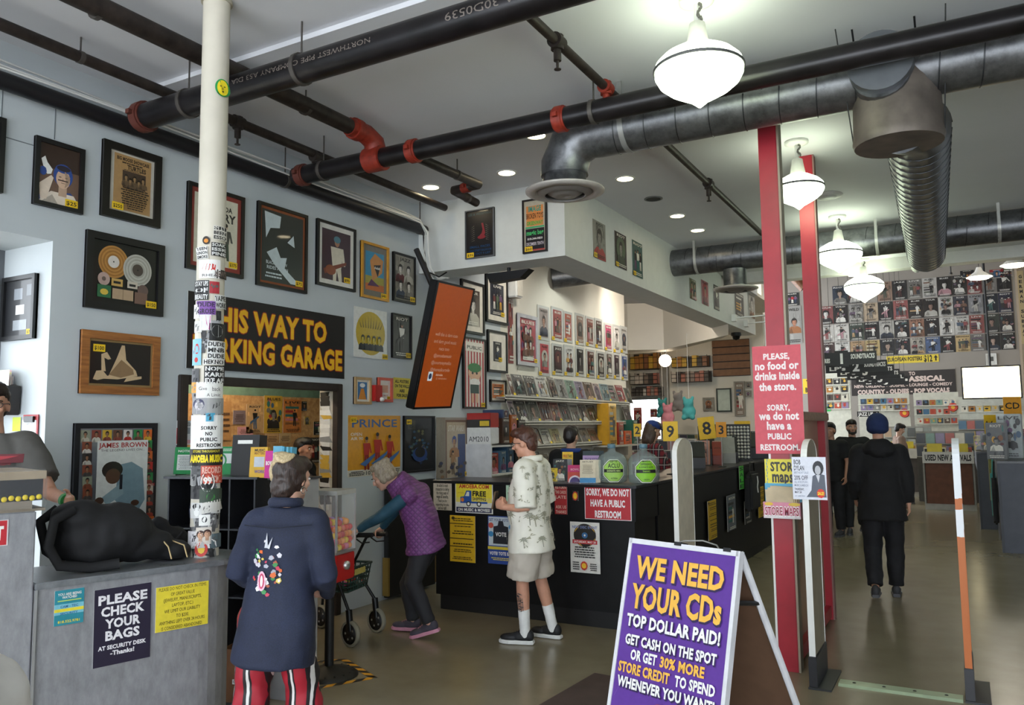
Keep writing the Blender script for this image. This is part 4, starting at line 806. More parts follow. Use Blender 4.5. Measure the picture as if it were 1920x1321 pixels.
# ---------------------------------------------------------------- box set shelf beside the film poster
SY = 8.0
sx0, sx1 = XW + .02, P(905, 850, y=SY).x
t = thing('box_set_shelf', 'white open shelf unit stacked with box sets behind the counter', 'shelf', Matrix.Translation((XW + .02, SY, 0)))
dW, dL = .36, 1.0
zt = P(900, 832, y=SY).z; zl = P(905, 889, y=SY).z
MB().box((0, 0, 0), (dW, .02, zt)).build('side_panel', mat('d5d5d6', .5), t); MB().box((0, dL, 0), (dW, dL + .02, zt)).build('side_panel', mat('d5d5d6', .5), t)
MB().box((0, .02, 0), (.015, dL, zt)).build('back_panel', mat('c4c2bd', .5), t)
for z in (zt - .02, zl, .8, .35): MB().box((.015, .02, z - .02), (dW, dL, z)).build('shelf_board', mat('d8d6d0', .5), t)
def bx(name, label, cat, p, d, c, rz=0, group=None, art=None, face='-y'):
    """box on a surface: carton with a printed front panel"""
    t = thing(name, label, cat, at(p[0], p[1], p[2], rz), group)
    MB().box((-d[0] / 2, -d[1] / 2, 0), (d[0] / 2, d[1] / 2, d[2])).build('carton', mat(c, .4), t, bevel=min(d) * .04)
    if art:
        w = d[0] if face == '-y' else d[1]
        M = plane_M((-w / 2, -d[1] / 2 - .001, 0), (1, 0, 0), (0, 0, 1)) if face == '-y' else plane_M((d[0] / 2 + .001, -w / 2, 0), (0, 1, 0), (0, 0, 1))
        b = MB(); art(b, w, d[2]); b.build('printed_panel', GLOSS, t, M)
    return t
def a_am(b, w, h): b.rect(0, 0, w, h, H('e3e3df')); b.text('AM2010', w * .5, h * .3, h * .32, w * .85, BK, .01)
yb = [SY + .06 + .16 * i for i in range(6)]
xs = XW + .2
G = 'box sets on the white shelf unit'
bx('box_set', 'white box set with black AM lettering on top of the shelf unit', 'box set', (xs, SY + .12, zt), (.32, .2, .19), 'dedede', 0, G, a_am)
bx('box_set', 'red and black box set stacked on the white lettered box', 'box set', (xs, SY + .12, zt + .19), (.32, .2, .17), 'a8261f', 0, G, lambda b, w, h: (b.rect(0, 0, w, h, H('1c1818')), b.rect(0, h * .55, w, h, H('b02622')), b.rect(w * .55, h * .1, w * .95, h * .45, H('e0c030'))))
for k, (dy, dz, l, h, c, lb) in enumerate(((.38, 0, .16, .3, '4a3326', 'brown box set with yellow tags beside the white lettered box'), (.38, .3, .14, .1, '3a4a6a', 'small blue box set lying on the brown one'), (.58, 0, .14, .34, 'a85a26', 'orange box set on top of the shelf unit'), (.78, 0, .18, .28, '2b211d', 'dark box set on top of the shelf unit near the magazines'), (.95, 0, .1, .2, '8a4a2a', 'small copper box set at the end of the shelf top'))):
    bx('box_set', lb, 'box set', (xs + .02, SY + dy, zt + dz), (.28, l, h), c, 0, G, RA(200 + k, c, 3), '+x')
for k, (dy, l, h, c, lb) in enumerate(((.14, .2, .24, 'a84238', 'salmon red box set inside the shelf unit'), (.36, .14, .26, '5a7a92', 'steel blue box set inside the shelf unit'), (.54, .15, .3, '3a5a74', 'dark blue box set with green tag inside the shelf unit'), (.74, .16, .27, '26282c', 'black box set inside the shelf unit'), (.9, .12, .22, '6a3a2a', 'rust box set at the far end inside the shelf unit'))):
    bx('box_set', lb, 'box set', (xs + .0, SY + dy, zl), (.26, l, h), c, 0, G, RA(210 + k, c, 0), '+x')
# ---------------------------------------------------------------- black counters
CT = 1.2; CB = mat('121214', .5, var=.2, bump=.05, spec=.25)
def counter(label, x0, y0, x1, y1, fronts):
    t = thing('sales_counter', label, 'counter', Matrix.Translation((x0, y0, 0))); w, d = x1 - x0, y1 - y0
    MB().box((.02, .02, .14), (w - .02, d - .02, .9)).build('body', CB, t)
    MB().box((.05, .05, 0), (w - .05, d - .05, .14)).build('plinth', mat('0e0e10', .6), t)
    MB().box((0, 0, .9), (w, d, CT - .025)).build('fascia', CB, t, bevel=.004)
    MB().box((-.015, -.015, CT - .025), (w + .015, d + .015, CT)).build('countertop', mat('1c1c20', .3), t, bevel=.005)
counter('black front counter covered with notices', -4.45, 6.4, -2.41, 6.95, 1)
counter('long black side counter running into the store', -2.98, 6.98, -2.41, 12.9, 1)
YF = 6.4
def sgn(label, xl, xr, yt, yb, draw, y=YF, off=.006, name='notice', cat='sign', **k): return front_pic(label, xl, xr, yt, yb, draw, y, off, glass=False, name=name, cat=cat, **k)
def tx(lines_, bg, fg, b0=.03, border=None):
    def f(b, w, h):
        if border: b.rect(0, 0, w, h, H(border)); b.rect(w * .015, h * .02, w * .985, h * .98, H(bg))
        else: b.rect(0, 0, w, h, H(bg))
        n = len(lines_)
        for i, l in enumerate(lines_):
            s, ww = (l, .86) if isinstance(l, str) else l[:2]; c = fg if isinstance(l, str) or len(l) < 3 else l[2]
            if s: b.text(s, w * .5, h * (1 - (i + .5) / n), h / n * .6, w * ww, H(c), b0)
    return f
sgn('beige surcharge notice at the left end of the front counter', 813, 847, 899, 955, tx([('A .75¢ surcharge will', .8), ('be added to each', .6), ('transaction to defray', .75), ('the rising costs of', .66), ('wages & benefits.', .66), ('Thank you for', .5), ('supporting Amoeba', .72), ('and our staff.', .46)], 'cfc3b0', '2a2420', .015))
def a_ship(b, w, h):
    b.rect(0, 0, w, h, H('e4e2da')); b.rect(w * .02, h * .5, w * .98, h * .97, H('f0dc3a')); b.rect(w * .02, h * .35, w * .98, h * .5, H('ecd96a')); b.text('AMOEBA.COM', w * .5, h * .87, h * .12, w * .8, H('c0322c'), .05); b.rect(w * .03, h * .03, w * .97, h * .19, H('22264a')); b.text('ON MUSIC & MOVIES!', w * .5, h * .11, h * .09, w * .86, W_, .05)
    c = H('2456a8'); b.rect(w * .15, h * .32, w * .86, h * .38, c); b.flat([(w * .14, h * .32), (w * .14, h * .52), (w * .24, h * .54), (w * .3, h * .73), (w * .44, h * .73), (w * .44, h * .32)], c); b.flat([(w * .27, h * .55), (w * .32, h * .69), (w * .38, h * .69), (w * .38, h * .55)], H('e8e6d8'))
    for x in (.36, .64): b.disc(w * x, h * .3, w * .06, h * .085, H('1d1d22'), 18); b.disc(w * x, h * .3, w * .035, h * .05, W_, 14)
    b.text('FREE', w * .65, h * .64, h * .16, w * .36, BK, .04); b.text('SHIPPING', w * .65, h * .47, h * .1, w * .36, BK, .03); b.disc(w * .2, h * .43, w * .045, h * .07, H('e07a2a'), 10); b.text('Amoeba', w * .16, h * .66, h * .05, w * .16, H('c9a03a'), 0)
sgn('yellow and white free shipping sign with a blue truck', 854, 924, 903, 960, a_ship)
def a_yel(b, w, h):
    b.rect(0, 0, w, h, H('e0b41e')); rng = random.Random(3); t = H('3a2c0c'); b.disc(w * .13, h * .94, w * .07, h * .035, t, 12)
    for y0, y1, n in ((.88, .97, 2), (.76, .8, 1), (.6, .7, 2), (.38, .44, 1), (.22, .3, 2), (.06, .14, 2)): lines(b, w * .1, w * .95, h * y0, h * y1, n, t, rng, .45)
    for y in (.82, .5, .33): b.rect(w * .02, h * y, w * .98, h * (y + .018), t)
sgn('yellow event list on the lower front counter', 844, 891, 965, 1051, a_yel, name='flyer', cat='flyer')
def a_vote(b, w, h):
    b.rect(0, 0, w, h, H('2a4a9a')); b.rect(w * .03, h * .38, w * .97, h * .98, H('c9d4dc')); b.text('GET YOUR VOTE ON', w * .5, h * .92, h * .06, w * .92, W_, .05); b.text('GET YOUR VOTE ON', w * .5, h * .92, h * .058, w * .92, H('2a3a7a'), .02)
    for x, y, c in ((.12, .8, 'd05a4a'), (.9, .78, '4a9ad0'), (.9, .55, 'e0b83a'), (.12, .62, '3a8ac0')): b.disc(w * x, h * y, w * .1, h * .06, H(c), 14)
    b.flat([(w * .2, h * .42), (w * .22, h * .78), (w * .38, h * .8), (w * .42, h * .9), (w * .58, h * .9), (w * .62, h * .8), (w * .78, h * .78), (w * .8, h * .42)], H('20222c')); b.text('VOTE', w * .5, h * .62, h * .08, w * .42, W_, .04); b.rect(0, h * .3, w, h * .36, H('e0c83a')); b.text('VOTE! TOTE BAG', w * .5, h * .22, h * .065, w * .88, W_, .04); lines(b, w * .1, w * .9, h * .08, h * .15, 2, H('e0d06a'), random.Random(2))
sgn('blue voting tote bag flyer beside the man in the palm shirt', 915, 964, 966, 1055, a_vote, name='flyer', cat='flyer')
sgn('small mint green notice partly behind the palm shirt man', 949, 985, 906, 944, tx([('TAKE', .7), ('VINYL', .7)], 'bfe0c4', '1d2a22'), name='notice')
sgn('red text notice behind the palm shirt man', 1040, 1063, 908, 963, tx(['RETURN', 'THE CARDS', 'LATE', '', 'ASK US', 'THANKS'], 'b0282c', 'e8c8b8', .02))
sgn('red sign about no public restroom on the front counter', 1096, 1183, 911, 972, tx([('SORRY, WE DO NOT', .92), ('HAVE A PUBLIC', .74), ('RESTROOM', .56)], 'b92a34', 'f2ecec', .035, 'e8dcdc'))
def a_event(b, w, h):
    b.rect(0, 0, w, h, H('e2dfd8')); b.disc(w * .5, h * .74, w * .38, h * .23, H('26221e'), 30)
    for a in (.3, 2.0, 3.6, 5.2): b.disc(w * .5, h * .74, w * .36, h * .22, H('d8a832'), 8, a, a + .9)
    b.disc(w * .5, h * .74, w * .1, h * .06, H('3a6a9a')); b.disc(w * .5, h * .74, w * .03, h * .02, W_); b.text('NEW DISC EVENT', w * .5, h * .9, h * .05, w * .85, H('7a86b0'), .04); b.rect(w * .08, h * .57, w * .92, h * .65, H('c02a34')); b.text('SATURDAY, MAY 28', w * .5, h * .61, h * .04, w * .74, W_, .03)
    lines(b, w * .12, w * .88, h * .3, h * .54, 5, BK, random.Random(4)); lines(b, w * .08, w * .34, h * .06, h * .24, 4, BK, random.Random(5)); lines(b, w * .68, w * .94, h * .06, h * .22, 4, BK, random.Random(6)); b.disc(w * .5, h * .15, w * .12, h * .09, H('c83a2a'), 9); b.disc(w * .5, h * .15, w * .08, h * .055, H('f0c030'), 9)
sgn('white event poster with a black and yellow record below the red sign', 1069, 1124, 977, 1071, a_event, name='flyer', cat='flyer')
sgn('small red and yellow star sticker on the front counter', 1073, 1084, 920, 938, lambda b, w, h: (b.rect(0, 0, w, h, H('1a1a1d')), b.disc(w * .5, h * .5, w * .48, h * .48, H('c83a2a'), 9), b.disc(w * .5, h * .5, w * .34, h * .34, H('f0c030'), 9)), name='sticker', cat='sticker')
CX = -2.41
for k, (xl, xr, yt, yb, c, kd, lb) in enumerate(((1281, 1295, 957, 1022, 'b9c49a', 5, 'white and green flyer low on the side counter beside the white gate panel'), (1326, 1342, 940, 1015, 'e0b41e', None, 'yellow list flyer on the side counter'), (1362, 1378, 930, 998, '6a6e78', 6, 'black and blue flyer on the side counter, third along'), (1395, 1408, 940, 984, '4a4c48', 6, 'small dark flyer on the side counter, fourth along'), (1420, 1431, 914, 972, 'e0b41e', None, 'yellow flyer on the side counter next to the map holder'))):
    wall_pic(lb, xl, xr, yt, yb, a_yel if kd is None else RA(300 + k, c, kd), x=CX, off=.006, glass=False, name='flyer', cat='flyer')
wall_pic('bright green tag hanging on the side counter edge', 1385, 1393, 874, 918, tx(['S', 'A', 'L', 'E'], '4ac83a', '16301a'), x=CX, off=.02, glass=False, name='hanging_tag', cat='tag')
p = P(1410, 885, x=CX + .06); t = thing('tote_bag', 'black bag hanging on the side counter', 'bag', Matrix.Translation(p))
MB().prism([(-.25, -.42), (.22, -.42), (.24, 0), (.16, .06), (-.18, .06), (-.24, 0)], -.05, .05, plane_M((0, 0, -.05), (0, 1, 0), (0, 0, 1))).build('bag_body', mat('0d0d0f', .6), t, bevel=.03)
MB().tube([(0, -.14, .0), (0, -.1, .12), (0, .1, .12), (0, .14, 0)], .012, 6).build('strap', BLACK, t)
MB().tube([(.058, .02, -.05), (.06, .04, -.12), (.06, .0, -.18), (.06, .03, -.25)], .008, 6).build('white_print', WHITE, t)
# ---------------------------------------------------------------- on the counters
def card(label, px, py, w, h, txt, plane, zbase=CT, tilt=0, back='f2c21a', **k):
    c = P(px, py, **plane); t = thing('number_card', label, 'sign', Matrix.Translation((c.x, c.y, zbase)) @ Matrix.Rotation(math.radians(18), 4, 'Z'))
    z = c.z - zbase
    MB().cyl((0, .004, 0), (0, .004, z), .006, 6).build('rod', mat('9a9a98', .3, .7), t); MB().lathe([(.05, 0), (.05, .008), (.01, .012)], 14).build('foot', BLACK, t)
    M = Matrix.Translation((0, 0, z)) @ Matrix.Rotation(tilt, 4, 'Y') @ plane_M((0, -.002, 0), (1, 0, 0), (0, 0, 1))
    b = MB(); b.rect(-w / 2, -h / 2, w / 2, h / 2, H(back)); b.text(txt, 0, 0, h * (.56 if len(txt) == 1 else .34), None if len(txt) == 1 else w * .8, BK, .02); b.build('card', PRINT, t, M)
    MB().box((-w / 2, -h / 2, -.004), (w / 2, h / 2, -.0005)).build('card_back', mat(back, .5), t, M)
SP = dict(x=-2.75)
card('yellow card with number 9 above the white gate panel', 1257, 808, .15, .2, '9', dict(x=-2.6))
card('yellow card with number 8 tilted over the side counter', 1325, 802, .2, .27, '8', SP, tilt=-.1)
card('yellow card with number 2 beside the cap wearing clerk', 1195, 806, .085, .15, '2', dict(y=8.9), .001)
card('small orange card with number 3 on the side counter', 1352, 805, .12, .18, '3', dict(x=-2.5), back='f0a01e')
card('large yellow card behind the button rack', 1392, 806, .22, .26, '7', SP)
def jug(label, px, txts, lc):
    p = P(px, 898, y=6.62); t = thing('donation_jug', label, 'jug', Matrix.Translation((p.x, 6.68, CT + .001)), 'clear donation jugs on the front counter')
    MB().lathe([(.09, 0), (.125, .012), (.135, .05), (.135, .16), (.13, .2), (.105, .24), (.06, .262), (.034, .275), (.032, .33), (.036, .335), (.03, .34)], 32).build('bottle', BOTTLE, t)
    MB().lathe([(.032, .3), (.036, .305), (.036, .335), (.03, .338)], 20).build('cap', mat('5d7d8c', .4), t)
    b = MB(); pts = [(.13 * math.cos(math.radians(22.5 + 45 * i)), .11 + .105 * math.sin(math.radians(22.5 + 45 * i))) for i in range(8)]
    def ngon(sc_, col):
        z = b.lay(); hw_ = .13 * math.cos(math.radians(22.5)) * sc_; hh_ = .105 * math.cos(math.radians(22.5)) * sc_; cx_ = .13 * math.sin(math.radians(22.5)) * sc_; cy_ = .105 * math.sin(math.radians(22.5)) * sc_
        f = lambda x: hh_ if abs(x) <= cx_ else hh_ + (cy_ - hh_) * (abs(x) - cx_) / (hw_ - cx_)
        xs_ = [-hw_ + 2 * hw_ * i / 16 for i in range(17)]
        b.add([(x, .11 + s_ * f(x), z) for s_ in (-1, 1) for x in xs_], [(i, i + 1, 18 + i, 17 + i) for i in range(16)], col=col)
    ngon(1, H('e6ecd8')); ngon(.94, H('2a3a1c')); ngon(.9, H(lc))
    for s, y, h, w, c in txts:
        if s == '#':
            for i in range(10): b.z -= .00025; b.rect(-.11 + .022 * i, y - .014, -.088 + .022 * i, y + .014, BK)
            b.lay()
        else: b.text(s, 0, y, h, w, H(c), .03)
    s_ = 1.0
    b.v = [(.139 * math.sin(x / .139 * .8), -.139 * math.cos(x / .139 * .8) - z * 5, y) for x, y, z in b.v]
    b.build('octagon_label', PRINT, t, Matrix.Rotation(.5, 4, 'Z'))
    b = MB(); rng = random.Random(px)
    for i in range(10): b.cbox((rng.uniform(-.06, .06), rng.uniform(-.06, .06), .012 + .006 * i), (.07, .03, .003), Matrix.Rotation(rng.uniform(0, 3), 4, 'Z'))
    o = b.build('banknotes', mat('8a9a7a', .7), t); o['kind'] = 'stuff'
jug('clear donation jug with the ACLU octagon label', 1143, (('KEEP THE', .19, .016, .08, '22301a'), ('ACLU', .155, .036, .13, '1a2414'), ('#', .11, 0, 0, ''), ('DONATE HERE', .11, .016, .15, 'c8e08a'), ('ACTION', .045, .014, .07, '4a6a2a')), 'a4d05a')
jug('clear donation jug with the make a difference label, nearest the corner', 1203, (('MAKE A', .195, .016, .08, '22301a'), ('DIFFERENCE', .17, .018, .12, '22301a'), ('& DONATE NOW', .145, .015, .15, '22301a'), ('#', .11, 0, 0, ''), ('THANKS', .11, .014, .08, '9ad03a'), ('GREEN', .04, .012, .06, '3a5a1a')), '8fd02e')
def leaflet(label, px, w, h, c, y=6.6, art=None, tilt=.15, n=4, zoff=0):
    p = P(px, 900, y=y); t = thing('leaflet_stack', label, 'leaflets', at(p.x, y, CT + .005 + zoff, 16), 'leaflets on the front counter')
    for k in range(n):
        M = Matrix.Translation((.012 * k, .014 * k, 0)) @ Matrix.Rotation(-tilt, 4, 'X')
        if k == 0:
            b = MB(); (art or RA(px, c))(b, w, h); b.build('front_leaflet', PRINT, t, M @ plane_M((-w / 2, -.0015, 0), (1, 0, 0), (0, 0, 1)))
        MB().box((-w / 2, -.001, 0), (w / 2, .002, h)).build('leaflet', mat(c, .6), t, M)
    MB().box((-w / 2 - .008, -.03, -.004), (w / 2 + .02, .012 * n + .05, .004)).build('holder_base', CLEAR, t)
leaflet('black and white comic leaflets in a holder on the counter', 1050, .13, .2, '8a8a8c', art=RA(5, '2c2c30', 5)); leaflet('pink and orange bowl flyers on the counter', 1078, .13, .15, 'c8246c', y=6.55, art=lambda b, w, h: (b.rect(0, 0, w, h, H('d04a3a')), b.rect(0, h * .6, w, h, H('d02a70')), b.text('BOWL', w * .5, h * .75, h * .12, w * .6, H('f0b8c8'), .03), b.disc(w * .5, 0, w * .45, h * .4, H('e8d8e0'), 16), b.disc(w * .5, 0, w * .35, h * .3, H('4a3a7a'), 16)))
leaflet('cream leaflets with a blue foot left of the jugs', 1102, .14, .2, 'd8cdb4', y=6.5, art=lambda b, w, h: (b.rect(0, 0, w, h, H('dccfb4')), b.rect(0, 0, w, h * .22, H('3a8ac0')), b.text('SETLIST', w * .5, h * .92, h * .05, w * .7, BK), lines(b, w * .15, w * .85, h * .4, h * .8, 9, H('6a5a44'), random.Random(1), .3)))
leaflet('dark and lilac booklets standing behind the cream leaflets', 1108, .15, .27, '2c3a40', y=6.75, art=lambda b, w, h: (b.rect(0, 0, w, h, H('24343a')), b.rect(0, h * .6, w, h * .85, H('b99ac8')), b.text('TICKETS', w * .5, h * .72, h * .09, w * .8, H('6a4a8a'))))
leaflet('small yellow take free card behind the comic leaflets', 1064, .1, .26, 'e8b82a', y=6.78, n=1, art=lambda b, w, h: (b.rect(0, h * .6, w, h, H('f0c22a')), b.text('FREE', w * .3, h * .85, h * .1, w * .4, H('c0302a')), b.text('TAKE', w * .72, h * .85, h * .1, w * .4, BK)))
leaflet('yellow leaflets at the man side of the counter', 1036, .06, .12, 'e8c82a', y=6.56, n=2)
# side counter clutter: holders, button rack, small signs
def onside(px, x=-2.7): return P(px, 885, x=x)
def holder(label, px, w, h, c, c2, rz=20, x=-2.7, a=None):
    p = onside(px, x); t = thing('brochure_holder', label, 'holder', at(p.x, p.y, CT + .001, rz), 'brochure holders on the side counter')
    MB().prism([(0, 0), (.12, 0), (.12, h), (.10, h), (.03, h * .45), (0, h * .4)], -w / 2, w / 2, Matrix(((0, 0, 1, 0), (1, 0, 0, 0), (0, 1, 0, 0), (0, 0, 0, 1)))).build('stand', mat(c, .4), t)
    for k in range(2):
        M = Matrix.Translation((0, .03 + .045 * k, h * (.18 + .28 * k))) @ Matrix.Rotation(-.35, 4, 'X')
        b = MB(); (a or RA(px + k, c2))(b, w * .84, h * .6); b.build('brochure', PRINT, t, M @ plane_M((-w * .42, -.012, 0), (1, 0, 0), (0, 0, 1)))
        MB().box((-w * .42, -.011, 0), (w * .42, 0, h * .6)).build('brochure_stack', mat('c9c6ba', .6), t, M)
holder('black brochure holder with grey leaflets at the near end of the side counter', 1305, .22, .3, '141416', '9a9a98'); holder('tall yellow and black card stand on the side counter', 1327, .2, .48, '1c1c1e', 'd8b42a', x=-2.85); holder('white sheet stand behind the yellow card stand', 1341, .22, .5, '3a3a3c', 'd5dccf', x=-2.9); holder('red and white leaflet stand on the side counter', 1347, .12, .28, '8a3a2c', 'd0a89a'); holder('pale paper bags and grey folder stand', 1358, .3, .33, '9a9a94', 'b9c0b4'); holder('dark device stand beside the button rack', 1366, .26, .34, '1d1d20', '3a3a3e'); holder('far dark leaflet rack on the side counter', 1412, .4, .38, '1a1a20', '34405c'); holder('far pale leaflet rack past the button rack', 1428, .5, .3, '26262a', 'b9b8b0')
p = onside(1387); t = thing('button_rack', 'black rack covered with rows of white button badges', 'rack', at(p.x, p.y, CT + .001, 12))
MB().box((-.16, -.02, 0), (.16, .02, .5)).build('panel', BLACK, t); MB().box((-.18, -.1, 0), (.18, .1, .02)).build('foot', BLACK, t)
bb = MB().lathe([(.001, -.004), (.017, -.003), (.018, 0), (.001, .001)], 12).build('badge', mat('d8d6cc', .3), t, Matrix.Translation((-.13, -.022, .05)) @ Matrix.Rotation(math.pi / 2, 4, 'X'))
copies(bb, [Matrix.Translation((-.13 + .043 * i, -.022, .05 + .045 * j)) @ Matrix.Rotation(math.pi / 2, 4, 'X') for i in range(7) for j in range(10) if i + j > 0])
for k, (px, pz, c, lb) in enumerate(((1292, .1, '5a4434', 'brown merchandise box near the paper pad'), (1300, .02, 'b98a5a', 'tan pad lying on the side counter'), (1318, .3, 'd8a08a', 'salmon card propped by the eight sign'), (1402, .12, '8aa83a', 'lime bottle shaped box behind the button rack'), (1378, .45, 'a87a5a', 'badge display topper with tiny portraits'))):
    p = onside(px, -2.85); bx('merchandise_box', lb, 'box', (p.x, p.y, CT + .002), (.18, .12, max(.04, pz)), c, 10, None, RA(400 + k, c))
# ---------------------------------------------------------------- red post partition with house signs
RED = mat('a01c2c', .42, var=.12, scale=5); XR = -1.137
def post(t, y, h): 
    MB().box((XR - .065, y - .055, 0), (XR + .065, y + .055, h)).build('post', RED, t, bevel=.004)
t = thing('red_partition', 'tall red double post partition with clear panel and wooden rail', 'partition', Matrix.Identity(4))
post(t, 5.96, ZC - .001); post(t, 7.65, ZC - .001)
MB().box((XR - .055, 6.016, .03), (XR + .055, 7.594, .12)).build('bottom_rail', RED, t); MB().box((XR - .006, 6.016, .12), (XR + .006, 7.594, 1.72)).build('acrylic_panel', glass_mat('hazy_panel', 'c9b09a', .45, .3), t)
MB().box((XR - .05, 6.016, 1.72), (XR + .09, 7.7, 1.79)).build('wood_rail', BEAMWOOD, t, bevel=.006)
MB().box((XR + .0655, 5.906, 0), (XR + .08, 6.014, ZC - .001)).build('grey_edge', mat('9a8f7c', .6), t)
MB().box((XR - .08, 5.906, 0), (XR - .0655, 5.95, 1.5)).build('white_edge', WHITE, t)
MB().box((XR + .0655, 7.6, 0), (XR + .078, 7.7, ZC - .001)).build('grey_edge', mat('8c6a64', .6), t)
def a_food(b, w, h):
    b.rect(0, 0, w, h, H('d0525e'))
    for s, y, ww in (('PLEASE,', .90, .54), ('no food or', .805, .9), ('drinks inside', .71, .92), ('the store.', .61, .76), ('SORRY,', .425, .46), ('we do not', .34, .82), ('have a', .25, .5), ('PUBLIC', .16, .48), ('RESTROOM.', .06, .8)): b.text(s, w * .5, h * y, h * .052, w * ww, H('f4e6e6'), .035)
a, c, d = P(1409, 650, y=5.89), P(1409, 850, y=5.89), P(1500, 648, y=5.89)
t = frame_thing('pink sign forbidding food and drinks on the near red post', plane_M(Vector(((a.x + d.x) / 2 + .003, 5.892, (a.z + c.z) / 2)), (1, 0, 0), (0, 0, 1)), d.x - a.x, a.z - c.z, a_food, glass=False, name='house_sign', cat='sign')
def a_map(b, w, h):
    b.rect(0, 0, w, h, H('e8d84a')); b.text('STORE', w * .56, h * .76, h * .28, w * .78, H('3c3a36'), .05); b.text('maps', w * .52, h * .4, h * .26, w * .62, H('3c3a36'), .05); b.text('PLEASE', w * .72, h * .08, h * .1, w * .4, H('3c3a36'), .03); b.text('Only', w * .35, h * .08, h * .1, w * .2, H('b0a03a'), 0)
    for i in range(10): b.disc(w * (.06 + .02 * (i % 2)), h * (.05 + .1 * i), w * .015, h * .05, H('7aa0a8'), 8)
a, c, d = P(1433, 860, y=5.88), P(1433, 918, y=5.88), P(1497, 862, y=5.88)
frame_thing('yellow store maps sign below the pink sign', plane_M(Vector(((a.x + d.x) / 2, 5.885, (a.z + c.z) / 2)), (1, 0, 0), (0, 0, 1)), d.x - a.x, a.z - c.z, a_map, glass=False, name='map_sign', cat='sign')
p = P(1466, 972, y=5.8); t = thing('map_holder', 'blue edged wall box full of folded store maps', 'holder', Matrix.Translation((p.x, 5.895, p.z)))
hw = .122; MB().box((-hw, -.016, 0), (hw, -.004, .235)).build('back_plate', mat('4aa0c4', .4), t)
b = MB(); b.rect(0, 0, hw * 2, .11, H('d88aa0')); b.rect(0, .0, hw * 2, .02, H('d8cfd0')); b.text('STORE MAPS', hw, .05, .06, hw * 1.9, W_, .07); b.text('STORE MAPS', hw, .05, .055, hw * 1.85, H('a02a44'), .02); b.disc(hw * .3, .098, .03, .012, H('e0b83a'), 10); b.disc(hw * 1.7, .098, .04, .012, H('e0c04a'), 10); b.build('printed_front', PRINT, t, plane_M((-hw, -.086, 0), (1, 0, 0), (0, 0, 1)))
MB().box((-hw, -.085, 0), (hw, -.08, .11)).build('front_plate', mat('c48a9a', .4), t)
for s in (-1, 1): MB().box((s * hw - .002, -.085, 0), (s * hw + .002, -.016, .11)).build('side_plate', mat('c48a9a', .4), t)
for k in range(6): MB().box((-.1 + .006 * k, -.075 + .009 * k, .02), (.085 + .004 * k, -.071 + .009 * k, .2 + .008 * (k % 3)), Matrix.Rotation(.05 * (k % 3 - 1), 4, 'Y')).build('folded_map', mat('c4b294', .7, var=.15), t)
# ---------------------------------------------------------------- security gates
def gate(label, x, y, edge, face, base=True, L=.42, zt=1.59, lean=0):
    t = thing('security_gate', label, 'security gate', at(x, y, 0)); r = L / 2
    prof = [(0, .12), (L, .12)] + [(r + r * math.cos(a), zt - r * .6 + r * .6 * math.sin(a)) for a in [math.pi * i / 12 for i in range(13)]]
    Mx = Matrix(((0, 0, 1, 0), (1, 0, 0, 0), (0, 1, 0, 0), (0, 0, 0, 1)))
    MB().prism(prof, -.016, .016, Mx).build('panel', mat(face, .5), t)
    b = MB(); n = len(prof)                        # edge band around the panel
    cx, cz = r, .8
    for i in range(1, n - 1 + 1):
        p0, p1 = prof[i], prof[(i + 1) % n]
        if i == n - 1: p1 = prof[0]
        vs = [(sx, q[0] + (q[0] - cx) * .012, q[1] + (.004 if q[1] > 1.3 else 0)) for q in (p0, p1) for sx in (-.02, .02)]
        b.add(vs, [(0, 1, 3, 2)])
    b.build('edge_band', edge, t)
    MB().box((-.026, -.015, 0), (.026, L + .015, .2)).build('base_cover', mat('26262a', .45), t, bevel=.004)
    MB().box((-.03, -.03, 0), (.11, L + .03, .012)).build('foot_plate', mat('2c2c2e', .5), t); return t
def edge_mat():
    t = NT('worn_gate_edge'); sx = t.new('ShaderNodeSeparateXYZ'); t.link(t.coord(), sx.inputs[0])
    nz = t.math('ADD', sx.outputs[2], t.math('MULTIPLY', t.noise(30), .02))
    a = t.math('LESS_THAN', nz, 1.0); n2 = t.math('LESS_THAN', t.math('ABSOLUTE', t.math('SUBTRACT', nz, 1.2)), .035)
    t.set(Base_Color=t.mix(t.math('MAXIMUM', a, n2), H('e0e2e6'), H('b8642c')), Roughness=.5); return t.m
gate('white security gate panel with black foot beside the red posts', -.93, 5.61, WHITE, '8f846e')
gate('security gate with worn white and orange edge, rightmost', -.05, 5.77, edge_mat(), '8f846e')
gate('pale rounded security gate panel in front of the side counter', -2.0, 6.2, WHITE, 'd8d2c0')
RAIL = mat('a9b89c', .35, .3)
for lb, x0, x1, y in (('pale floor rail between the two right security gates', -.80, -.09, 5.8), ('pale floor rail behind the sandwich board', -1.88, -1.30, 6.42)):
    t = thing('floor_rail', lb, 'floor rail', Matrix.Translation((x0, y, 0))); MB().prism([(-.07, 0), (.07, 0), (.05, .014), (-.05, .014)], 0, x1 - x0, Matrix(((0, 0, 1, 0), (1, 0, 0, 0), (0, 1, 0, 0), (0, 0, 0, 1)))).build('strip', RAIL, t)
    for k in range(4): MB().lathe([(.012, .0145), (.008, .018), (.001, .0185)], 10).build('screw', mat('3a3a38', .4, .6), t, Matrix.Translation((.09 + (x1 - x0 - .18) * k / 3, 0, 0)))
